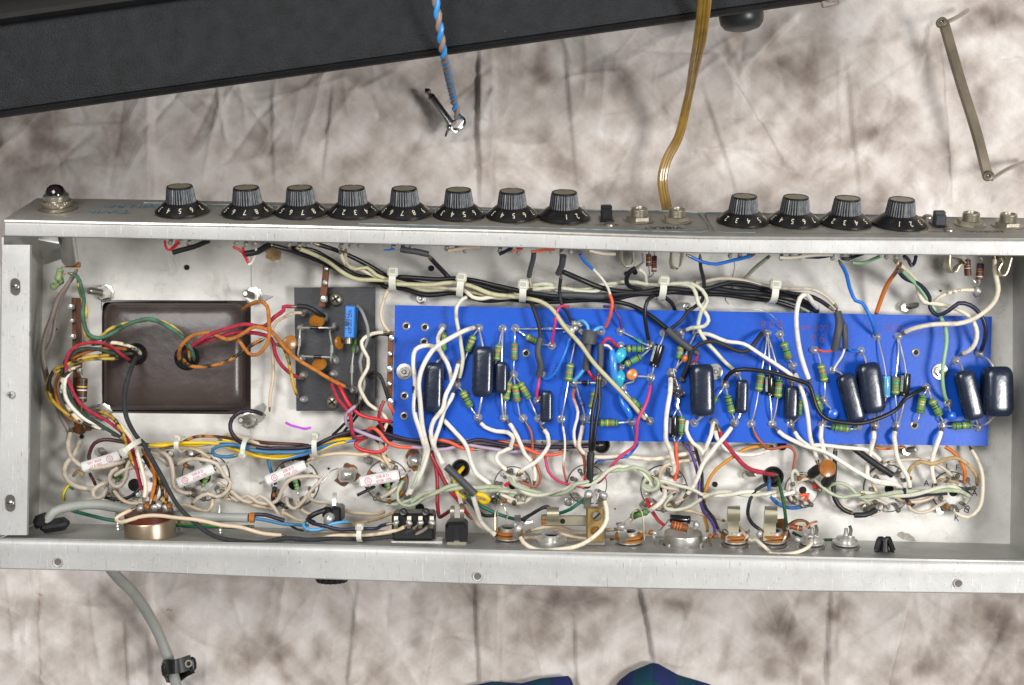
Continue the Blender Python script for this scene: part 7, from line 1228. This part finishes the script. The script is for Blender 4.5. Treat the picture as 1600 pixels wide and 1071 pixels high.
# --- lower left sockets and rear wall
for lb, c, w_, f, s in [('pinkish cream wire bowed at the far left of the tray', 'pinkish', 9, 'p', '210 120 10, 150 230 16, 85 340 21, 75 440 21, 140 525 17, 240 555 12, 335 565 9'), ('pinkish cream wire passing under the leftmost block resistor', 'pinkish', 7.8, 'p', '130 0 15, 100 130 22, 110 230 20, 180 320 18, 300 372 19, 450 360 19, 570 322 17, 660 285 10'), ('pinkish cream wire ring above the outlet can', 'pinkish', 7.5, 'p', '695 265 12, 655 350 16, 650 440 16, 590 528 15, 520 530 16, 480 465 17, 510 395 18, 610 340 14'), ('cream stub crossing the ring above the outlet can', 'pinkish', 7, 'p', '725 355 14, 610 395 17, 535 435 16'), ('hooked cream wire left of the outlet can', 'pinkish', 7.5, 'p', '480 490 12, 400 525 16, 335 585 17, 345 640 17, 420 620 14, 455 550 10'),
        ('tan wire bent under the sockets behind the outlet can', 'tan', 6.5, 'p', '530 580 9, 580 640 13, 680 692 14, 800 690 14'), ('long peach wire in front of the outlet can', 'tan', 7, 'p', '745 730 52, 620 785 56, 540 835 57, 570 862 59, 800 825 60, 1000 822 60, 1240 850 59, 1488 880 58, Q: 200 910 55, 400 968 52, 640 1000 48'), ('peach wire running through the lower tie to the rear switch', 'tan', 6.5, 'Q', '720 1038 48, 900 1030 48, 1100 992 48, 1320 985 48, 1488 985 48, F: 650 700 48, 780 678 49, 850 642 51'), ('pinkish wire dropping between the first and second sockets', 'pinkish', 7.8, 'p', '850 190 11, 950 215 15, 1040 295 18, 1065 420 18, 1080 540 17, 1150 590 14, 1285 602 9'),
        ('tan wire along the top of the second socket', 'tan', 6.3, 'p', '930 192 10, 1100 180 14, 1280 188 14, 1380 245 12, 1445 290 8'), ('pinkish wire over the second socket turning into the twist', 'pinkish', 7, 'p', '1090 345 12, 1200 298 17, 1350 290 19, 1470 320 19, Q: 40 430 17, 108 500 16, 80 580 15, 0 625 14, p: 1400 600 14, 1300 650 13, 1240 725 10'), ('tan wire bent at right angles below the second socket', 'tan', 6.5, 'p', '1040 710 10, 1200 722 13, 1300 760 14, 1400 762 14, 1438 700 14, 1440 620 10'), ('short grey-white wire crossing near the second tie', 'pinkish', 7, 'p', '860 240 10, 920 265 13, 1000 310 15, 1030 345 13'),
        ('sage-white wire of the twist left of the third socket', 'pinkish', 6.8, 'Q', '20 560 12, 120 575 12, 190 640 15, 300 690 13, 400 640 16, 480 700 16, 560 800 14, 590 830 12, 625 700 8'), ('second wire of the twist left of the third socket', 'pinkish', 6.8, 'Q', '90 600 11, 180 670 12, 280 630 16, 370 690 14, 470 700 13, 545 670 14, 590 560 17, 680 460 19, 800 430 19, 890 435 15, 970 465 16, 890 560 17, 850 620 17, 900 675 15, 1000 690 13, 1120 700 12'), ('hooked cream wire under the third socket', 'pinkish', 7, 'Q', '640 640 9, 655 715 14, 715 748 14, 790 690 15, 850 610 16'), ('tan wire under the third block resistor', 'tan', 6, 'Q', '730 685 8, 800 770 13, 880 800 14, 960 770 12'), 
        ('peach wire rising from the third block resistor', 'tan', 6.3, 'Q', '820 312 10, 900 262 16, 1000 242 17, 1200 220 17, 1400 240 15, F: 640 240 14, 720 270 11, 775 305 8'), ('peach wire arched at the first lower tie', 'tan', 6, 'Q', '30 90 9, 90 52 14, 200 70 16, 350 122 15, 480 155 11'), ('cream wire standing up from the fourth block resistor', 'tan', 6.5, 'S', '175 115 10, 190 200 13, 260 320 9'), ('peach wire lying below the fuse holder twist', 'tan', 6.5, 'Q', '1170 755 12, 1300 790 14, 1488 800 14, F: 660 585 13, 715 570 10'), ('tan wire end beside the fourth socket', 'pinkish', 6.5, 'S', '185 550 10, 280 490 13, 370 400 10'),
        ('tan wire running to the rear switch along the floor', 'tan', 5.5, 'Q', '610 780 12, 700 820 16, 800 860 26'), ('brown tan wire behind the lower tie', 'tan_cloth', 5.5, 'Q', '1260 890 20, 1400 860 20, 1488 840 18, F: 780 570 14'),
        ('thick grey mains cord lying inside the tray', 'grey_cord', 17, 'E', '262 625 46, 300 572 46, 380 545 42, 520 530 36, 700 555 33, 900 585 32, 1100 598 32, 1385 605 32'), ('green and yellow earth wire at the far left', 'gy', 5.5, 'p', '60 670 20, 50 600 22, 90 535 20, 140 560 12'), ('deep green wire behind the outlet can', 'deep_green', 6.5, 'E', '390 562 22, 500 592 24, 640 618 26, 900 648 25, 1100 656 24, 1300 658 22, 1420 652 20'), ('green and yellow wire right of the outlet can', 'gy', 5, 'E', '960 640 30, 1100 648 28, 1250 652 26'),
        ('dark brown-violet core of the grey cord', 'plum', 7.5, 'Q', '330 800 32, 450 800 32, 540 825 30, 620 855 28'), ('blue core of the grey cord', 'steel_blue', 6, 'Q', '330 835 32, 450 850 32, 600 875 32, 760 895 34, 840 900 38'), ('light blue wire loop at the fuse holder', 'light_blue', 5.5, 'Q', '830 860 36, 795 890 40, 830 925 43, 950 928 44, 1080 890 44, 1170 875 44, 1265 872 42'), ('navy wire from the fuse holder through the lower tie to the rear switch', 'navy', 6.5, 'Q', '830 850 42, 900 885 46, 1000 900 48, 1150 930 49, 1350 942 49, 1480 938 49, F: 640 665 50, 700 650 51, 765 635 53'), ('black wire folded at the fuse holder', 'black', 9, 'Q', '990 760 42, 900 800 44, 840 845 43, 900 880 45'),
        ('brown-grey wire along the rear wall to the rear switch', 'taupe', 5.8, 'Q', '800 950 40, 1000 960 42, 1200 972 43, 1488 1002 44, F: 700 715 44, 820 722 46, 920 685 49, 975 640 53'), ('dark wire joining the grey cord end to the fuse holder', 'cloth_black', 4, 'Q', '640 880 26, 740 930 30, 800 950 36'), ('steel blue wire hanging below the bundle at the third socket', 'steel_blue', 6.5, 'Q', '470 270 12, 485 340 11, 505 410 9, 540 520 8'), ('black wire under the third socket', 'black', 8, 'Q', '540 540 8, 510 610 9, 520 680 9, 560 710 7'), ('black wire entering the fourth socket', 'black', 5.5, 'Q', '1300 620 12, 1380 580 12, 1460 540 9'), ('thin bare wire from the solder blob to the twist', 'bare', 2, 'Q', '1120 370 6, 1060 390 9, 1010 460 11, 960 500 13'),
        ('orange copper band round the end of the grey cord', 'cloth_orange', 18, 'Q', '300 828 32, 320 828 32, 345 830 32')]: W(lb, c, w_, f, s)
for lb, c, w_, f, s in [('brown tinned lead at the leftmost socket, under the cream ring', 'bare', 3, 'p', '370 470 8, 420 500 12, 470 545 9'), ('dark brown wire end at the far left socket', 'brown', 5.5, 'p', '300 420 8, 330 470 12, 350 520 9'), ('olive wire bent under the leftmost block resistor', 'tan_cloth', 6, 'p', '150 440 8, 190 390 13, 230 430 10'), ('black wire curved round the rear of the leftmost socket', 'black', 6, 'p', '440 640 8, 560 655 9, 680 620 9, 760 560 9, 790 530 8'),
        ('pale wire crossing low between the second and third sockets', 'pinkish', 6.5, 'Q', '0 500 9, 60 540 10, 100 600 12, 60 640 10'), ('tan wire low between the second and third sockets', 'tan', 6, 'Q', '20 640 8, 140 665 9, 300 700 9, 430 730 9, 520 745 8'), ('black wire at the third socket, short and bent', 'black', 6, 'Q', '560 690 8, 610 720 10, 650 735 8'), ('grey-green wire dropping by the fourth socket', 'sage', 6, 'S', '420 480 9, 440 440 12, 470 350 11, 490 300 8'),
        ('cream wire along the floor toward the fourth socket', 'tan', 6, 'S', '0 180 9, 90 200 11, 180 240 11, 250 290 9'), ('short cream wire by the last two sockets', 'pinkish', 6, 'X', '150 390 8, 170 330 11, 230 280 10'), ('grey-white wire low behind the right-hand twisted pair', 'pinkish', 6.5, 'X', '0 600 8, 60 580 10, 140 560 10, 230 600 8'), ('short olive lead above the rightmost socket', 'tan_cloth', 5, 'X', '640 420 8, 690 400 12, 760 420 11, 800 440 8')]: W(lb, c, w_, f, s)
# --- printing on wires: single letters lying on the top of the wire
def wire_print(label, start, txt, size, m, flip=False, lift=None):
    pts = WP[label]; L = [0]
    for a_, b_ in zip(pts, pts[1:]): L.append(L[-1]+(b_-a_).length)
    o_ = [o for o in bpy.data.objects if o.get('label') == label][0]; pos = start*L[-1]
    wd = max(o_.dimensions.z*0, 0); r = (Vector(o_.data.vertices[0].co)+wloc(o_)-pts[0]).length; g = G()
    for ch in txt:
        i = min(range(len(L)), key=lambda k: abs(L[k]-pos)); t = (pts[min(i+1, len(pts)-1)]-pts[max(i-1, 0)]).normalized()
        if flip: t = -t
        z = Vector((0, 0, 1)); z = (z-t*z.dot(t)).normalized(); y = z.cross(t)
        if ch != ' ':
            me = text_mesh(ch, size, m)
            vs = []
            for v_ in me.vertices: a = v_.co.y/r; vs.append(pts[i]+t*v_.co.x+z*math.cos(a)*(r+.0012)+y*math.sin(a)*(r+.0012))
            g.add(vs, [tuple(q.vertices) for q in me.polygons], 0, smooth=False)
        pos += size*.78*(-1 if flip else 1)
    o = g.build('print', m, o_, sharp=0); o['kind'] = 'stuff'
m_wp = mat('wire_print', '2a2622', .6, 0, 0)
wire_print('cream loop in front of the leaf switch bracket, with printing', .34, '105 C', .03, m_wp, True); wire_print('cream loop in front of the leaf switch bracket, with printing', .55, '600V', .03, m_wp, True); wire_print('cream loop in front of the leaf switch bracket, with printing', .72, 'AWM', .028, m_wp, True)
wire_print('cream wire with small printing ending at the shiny solder joint', .58, 'PHALO', .028, m_wp, True); wire_print('printed cream lead running down to the outlet can', .6, 'AWM 7 CSA', .03, m_wp); wire_print('cream printed wire running from the board to the lower middle', .03, '600V', .028, m_wp)
wire_print('white printed wire falling below the small pair of resistors', .15, 'CSA LR', .026, m_wp); wire_print('cream printed wire from under the sleeve to the left rear jack', .3, '600V', .026, m_wp); wire_print('thin cream wire curving down left of the black board to a bolt tag', .6, '105 C', .024, m_wp)
# ---------------------------------------------------------------- cable ties
m_nylon = mat('natural_nylon', 'dcdacb', .4, 0, .06, 12, spec=.4)
def tie(label, f, hx, hy, tx, ty, h, wd=10.5, hh=None):
    a_, b_ = at(f, hx, hy, h+2), at(f, tx, ty, h-3); ax = b_-a_; hor = Vector((ax.x, ax.y, 0)).normalized(); sd = Vector((-hor.y, hor.x, 0)); t = thing('cable_tie', label, 'cable tie', Vector((a_.x, a_.y, .05)), 'white cable ties'); s = PS(h)*wd
    g = G(); L = Vector((ax.x, ax.y, 0)).length; pts = [a_+Vector((0, 0, -.12)), a_+hor*.0+Vector((0, 0, -.01)), a_+hor*L*.25+Vector((0, 0, .03)), a_+hor*L*.6+Vector((0, 0, .028)), a_+hor*L*.92+Vector((0, 0, -.02)), a_+hor*L+Vector((0, 0, -.1)), a_+hor*L*.9+Vector((0, 0, -.18))]
    ribbon(g, spline(pts, .015), s, .012, side=sd); g.build('strap', m_nylon, t)
    g = G(); R = frame(Vector((0, 0, 1)), hor); g.box(a_+Vector((0, 0, .012)), (s*1.55, s*1.6, .065), R, .012); g.build('head', m_nylon, t); g = G(); g.box(a_+Vector((0, 0, .0455)), (s*.6, s*.8, .004), R, .001); g.build('slot', mat('nylon_shade', 'b9b7a6', .5), t)
tie('first upper cable tie from the left, above the left end of the blue board', 'Z', 90, 415, 90, 605, 20); tie('second upper cable tie, where a cream wire loops', 'Z', 775, 470, 755, 665, 21); tie('third upper cable tie, beside the long grey sleeve', 'Z', 1392, 545, 1383, 710, 22)
tie('fourth upper cable tie, left of the double loop', 'C', 845, 640, 832, 745, 23); tie('rightmost upper cable tie', 'a', 965, 400, 940, 555, 24)
tie('slanting cable tie round the transformer loom', 'p', 625, 215, 765, 115, 50, 8); tie('first lower cable tie, over yellow wires', 'p', 1120, 90, 1130, 215, 23, 7); tie('second lower cable tie, with its head below the bundle', 'Q', 235, 245, 275, 80, 23, 7); tie('third lower cable tie, over the dark and yellow wires', 'Q', 905, 70, 915, 265, 22, 7.5); tie('cable tie on the wires along the rear wall', 'Q', 1322, 915, 1325, 1050, 52, 7.5)
# ---------------------------------------------------------------- things round the tray
# blue and brown twisted lead with a bare plug
def helix(c1, c2, f, s, wd, pitches, labels, nm):
    pts = spline(path(f, s), .02); L = 0; A = []; B = []; a = 0; n = len(pts)
    for i, p in enumerate(pts):
        t = (pts[min(i+1, n-1)]-pts[max(i-1, 0)]).normalized(); u = t.cross(Vector((0, 0, 1))).normalized(); v = u.cross(t); r = wd/2*PS(p.z*100)
        if i: a -= 2*math.pi*(p-pts[i-1]).length/((pitches[0]+(pitches[1]-pitches[0])*i/n)*PS(p.z*100))
        d_ = (u*math.cos(a)+v*math.sin(a))*r*.8; A.append(p+d_); B.append(p-d_)
    for c, q_, lb in ((c1, A, labels[0]), (c2, B, labels[1])): g = G(); g.tube(q_, wd/2*PS(0), 9); tag(g.build(nm, wm(c)), lb, 'wire', 'twisted plug lead')
CL['sky_blue'] = ('3a97dc', .35); CL['dusty_brown'] = ('9a7f72', .5)
helix('sky_blue', 'dusty_brown', 'R', '675 -60 70, 681 0 62, 688 50 54, 693 85 42, 699 112 5, 705 138 -40, 711 165 -68, 716 186 -74', 7.5, (42, 27), ('bright blue strand of the twisted lead hanging over the cabinet to the plug', 'brown strand of the twisted lead hanging over the cabinet to the plug'), 'twisted_strand')
pg = thing('jack_plug', 'bare metal jack plug on the end of the blue and brown lead', 'plug', P(690, 175, -92)); m_chr = mat('chrome', 'b4b4b2', .26, 1, .05, 10)
a_, b_ = P(706, 196, -76), P(665, 139, -80); ax = b_-a_; L = ax.length; g = G(); r = .029; g.lathe([(r*1.5, 0), (r*1.5, L*.05), (r, L*.07), (r, L*.74)], a_, ax, 20); g.build('sleeve_contact', m_chr, pg)
g = G(); g.lathe([(r*.98, L*.74), (r*.98, L*.77)], a_, ax, 20); g.build('insulating_ring', m_black, pg)
g = G(); g.lathe([(r, L*.77), (r, L*.8), (r*.55, L*.84), (r*.5, L*.86), (r*.95, L*.9), (r*.9, L*.94), (0, L*1.02)], a_, ax, 20); g.build('tip', m_chr, pg)
g = G(); ribbon(g, spline([P(717, 180, -76), P(726, 190, -72), P(722, 200, -70), P(712, 203, -72), P(704, 198, -76)], .01), .07, .014); ribbon(g, spline([P(706, 196, -80), P(700, 204, -80), P(698, 210, -82)], .01), .07, .014); ribbon(g, [P(704, 199, -72), P(712, 208, -72), P(726, 190, -72)], .05, .02); g.build('cable_clamp', m_chr, pg)
lump(pg, 'R', 702, 200, -70, .04, m_chr)
# gold twin speaker cable
sc = thing('speaker_cable', 'gold transparent twin speaker cable hanging behind the control panel', 'cable', P(1060, 200, -94)); m_gold = mat('gold_cable', '8f6f2a', .4, .1, .25, 9, coat=.5); nt = m_gold.node_tree
cpts = spline(path('R', '1104 -60 70, 1101 0 58, 1094 60 30, 1084 110 -10, 1074 160 -45, 1060 215 -60, 1042 250 -64, 1035 280 -66, 1042 325 -68, 1055 380 -70'), .03); tw = [1.0, 1.0, 1.0, .95, .7, .55, .6, .7, .8, .8]
for k in (-1, 0, 1):
    g = G(); q_ = []
    for i, p in enumerate(cpts):
        t = (cpts[min(i+1, len(cpts)-1)]-cpts[max(i-1, 0)]).normalized(); u = t.cross(Vector((0, 0, 1))).normalized(); w_ = np.interp(i/(len(cpts)-1), np.linspace(0, 1, len(tw)), tw); v = u.cross(t)
        q_.append(p+u*k*6.2*w_*PS(0)+v*k*6*(1-w_)*PS(0))
    g.tube(q_, (4.2 if k else 3.2)*PS(0), 9); g.build('conductor' if k else 'web', m_gold, sc)
# tilt-back leg at the upper right
lg = thing('tilt_leg', 'worn metal strap leg with a screw at each end and thin bent rods', 'leg', P(1510, 150, -94)); m_strap = mat('worn_strap', '6f6555', .4, .6, .25, 6, dirt=.3)
g = G(); ribbon(g, spline([P(1474, 34, -60), P(1500, 125, -60), P(1525, 205, -60), P(1543, 275, -60)], .08), 13*PS(-60), .05, side=(1, .25, 0)); g.build('strap', m_strap, lg)
for x, y in [(1472, 35), (1545, 275)]:
    c = P(x, y, -57); g = G(); g.lathe([(.036, -.03), (.036, .01), (.03, .02), (0, .024)], c, (0, 0, 1), 20); g.build('end_cap', m_strap, lg); cross_screw('R', x-2, y+1, -54.5, 5.5, lg)
for p_ in ('1474 36 -62, 1490 30 -68, 1512 16 -80', '1549 280 -62, 1575 264 -72, 1605 252 -85'): g = G(); g.tube(spline(path('R', p_), .03), .016, 8); g.build('rod', mat('rod_steel', 'c9c2b4', .3, .85), lg)
# grey mains cord leaving below the flange, with its clamp
W('grey mains cord leaving under the rear flange to a black clamp', 'grey_cord', 18, 'R', '150 862 20, 180 898 -10, 215 935 -45, 240 975 -62, 258 1015 -68, 268 1045 -68, 280 1090 -72, 285 1130 -76', name='mains_cord', cat='cord', group=None, n=14)
cm = thing('cord_clamp', 'small black bent plastic clamp round the grey mains cord', 'clamp', P(280, 1045, -90)); m_cl = mat('black_clamp', '101013', .38, 0, .1, 10)
g = G(); ribbon(g, spline([P(257, 1047, -66), P(262, 1041, -57), P(271, 1042, -54), P(282, 1040, -57), P(300, 1034, -60)], .015), .1, .02, side=(.15, -1, 0)); g.build('strap', m_cl, cm)
g = G(); ribbon(g, spline([P(258, 1050, -66), P(264, 1058, -76), P(276, 1058, -78), P(288, 1050, -74), P(300, 1044, -68)], .015), .08, .02, side=(.15, -1, 0)); g.build('lower_strap', m_cl, cm)
for x in (259, 300): g = G(); g.lathe([(.012, -.05), (.028, -.035), (.032, .0), (.028, .035), (.012, .05)], P(x, 1047 if x < 280 else 1038, -61), (.15, -1, .1), 16); g.build('end_roll', m_cl, cm)
g = G(); g.ring([(.016, 0), (.027, 0), (.027, .008), (.016, .008)], P(295, 1037, -57), (0, .1, 1), 16); g.build('screw_hole', mat('worn_chrome', 'b8b0a2', .3, .7), cm)
# plaid cloth at the lower edge
def plaid():
    if 'plaid' in MATS: return MATS['plaid']
    m = bpy.data.materials.new('plaid'); m.use_nodes = True; nt = m.node_tree; n = nt.nodes; l = nt.links; b = n['Principled BSDF']; b.inputs['Roughness'].default_value = .9; b.inputs['Specular IOR Level'].default_value = .15
    uv = n.new('ShaderNodeUVMap'); uv.uv_map = 'UVMap'; sp = n.new('ShaderNodeSeparateXYZ'); l.new(uv.outputs['UV'], sp.inputs['Vector']); outs = []
    for ax, k in (('X', 1.7), ('Y', 1.7)):
        mm = n.new('ShaderNodeMath'); mm.operation = 'MULTIPLY'; mm.inputs[1].default_value = k; l.new(sp.outputs[ax], mm.inputs[0]); fr = n.new('ShaderNodeMath'); fr.operation = 'FRACT'; l.new(mm.outputs[0], fr.inputs[0])
        rp = n.new('ShaderNodeValToRGB'); rp.color_ramp.interpolation = 'CONSTANT'; e = rp.color_ramp.elements; e[0].color = lin('26305c'); e[1].position = .45; e[1].color = lin('12493f'); x = e.new(.9); x.color = lin('1c3348'); l.new(fr.outputs[0], rp.inputs['Fac']); outs.append(rp.outputs['Color'])
    mx = n.new('ShaderNodeMixRGB'); mx.inputs['Fac'].default_value = .5; l.new(outs[0], mx.inputs['Color1']); l.new(outs[1], mx.inputs['Color2']); 
    tc = n.new('ShaderNodeTexNoise'); tc.inputs['Scale'].default_value = 60; bp = n.new('ShaderNodeBump'); bp.inputs['Strength'].default_value = .3; bp.inputs['Distance'].default_value = .01; l.new(tc.outputs['Fac'], bp.inputs['Height']); l.new(bp.outputs['Normal'], b.inputs['Normal'])
    l.new(mx.outputs['Color'], b.inputs['Base Color']); MATS['plaid'] = m; return m
def drape(label, top, depth, h0):
    """a folded edge of cloth: an outline along the top, bulging up and falling away out of the picture"""
    rows = []; n_ = 40; xs = np.linspace(top[0][0], top[-1][0], n_); ys = np.interp(xs, [t[0] for t in top], [t[1] for t in top]); vs = []; uvs = []; m_ = 24
    for j in range(m_):
        v = j/(m_-1)
        for i in range(n_):
            u = i/(n_-1); hh = h0*math.sin(math.pi*min(1, .04+v*1.3)/2)**.5*(.45+.55*math.sin(math.pi*u)**.5)+3*math.sin(9*u+4*v)*v
            vs.append(P(xs[i]+(u-.5)*60*v, ys[i]+v*depth, -93+hh)); uvs.append((u*(top[-1][0]-top[0][0])/110, v*depth/110))
    fs = [(j*n_+i, (j+1)*n_+i, (j+1)*n_+i+1, j*n_+i+1) for j in range(m_-1) for i in range(n_-1)]; g = G(); g.add(vs, fs, 0, [[uvs[k] for k in f] for f in fs]); o = g.build('plaid_cloth', plaid()); solidify(o, .02); tag(o, label, 'cloth', 'plaid cloth edges'); return o
drape('low edge of blue and green plaid cloth, left of the two', [(735, 1072), (770, 1065), (815, 1068), (845, 1060), (890, 1056), (896, 1070)], 120, 26)
drape('peaked edge of blue and green plaid cloth, right of the two', [(962, 1072), (968, 1063), (985, 1050), (1018, 1036), (1028, 1037), (1060, 1055), (1105, 1068), (1125, 1076)], 120, 30)
# crumbs on the cloth
for x, y in [(62, 929), (267, 954), (455, 82)]: g = G(); g.box(P(x, y, -91), (.022, .009, .008), Matrix.Rotation(random.uniform(0, 3), 3, 'Z'), .004); tag(g.build('crumb', mat('orange_crumb', 'c98a44', .8)), {62: 'tiny orange crumb at the far left below the tray', 267: 'tiny orange crumb right of the grey cord', 455: 'pale speck on the cabinet front'}[x] if x != 455 else 'pale speck beside the cabinet', 'crumb') if x != 455 else None
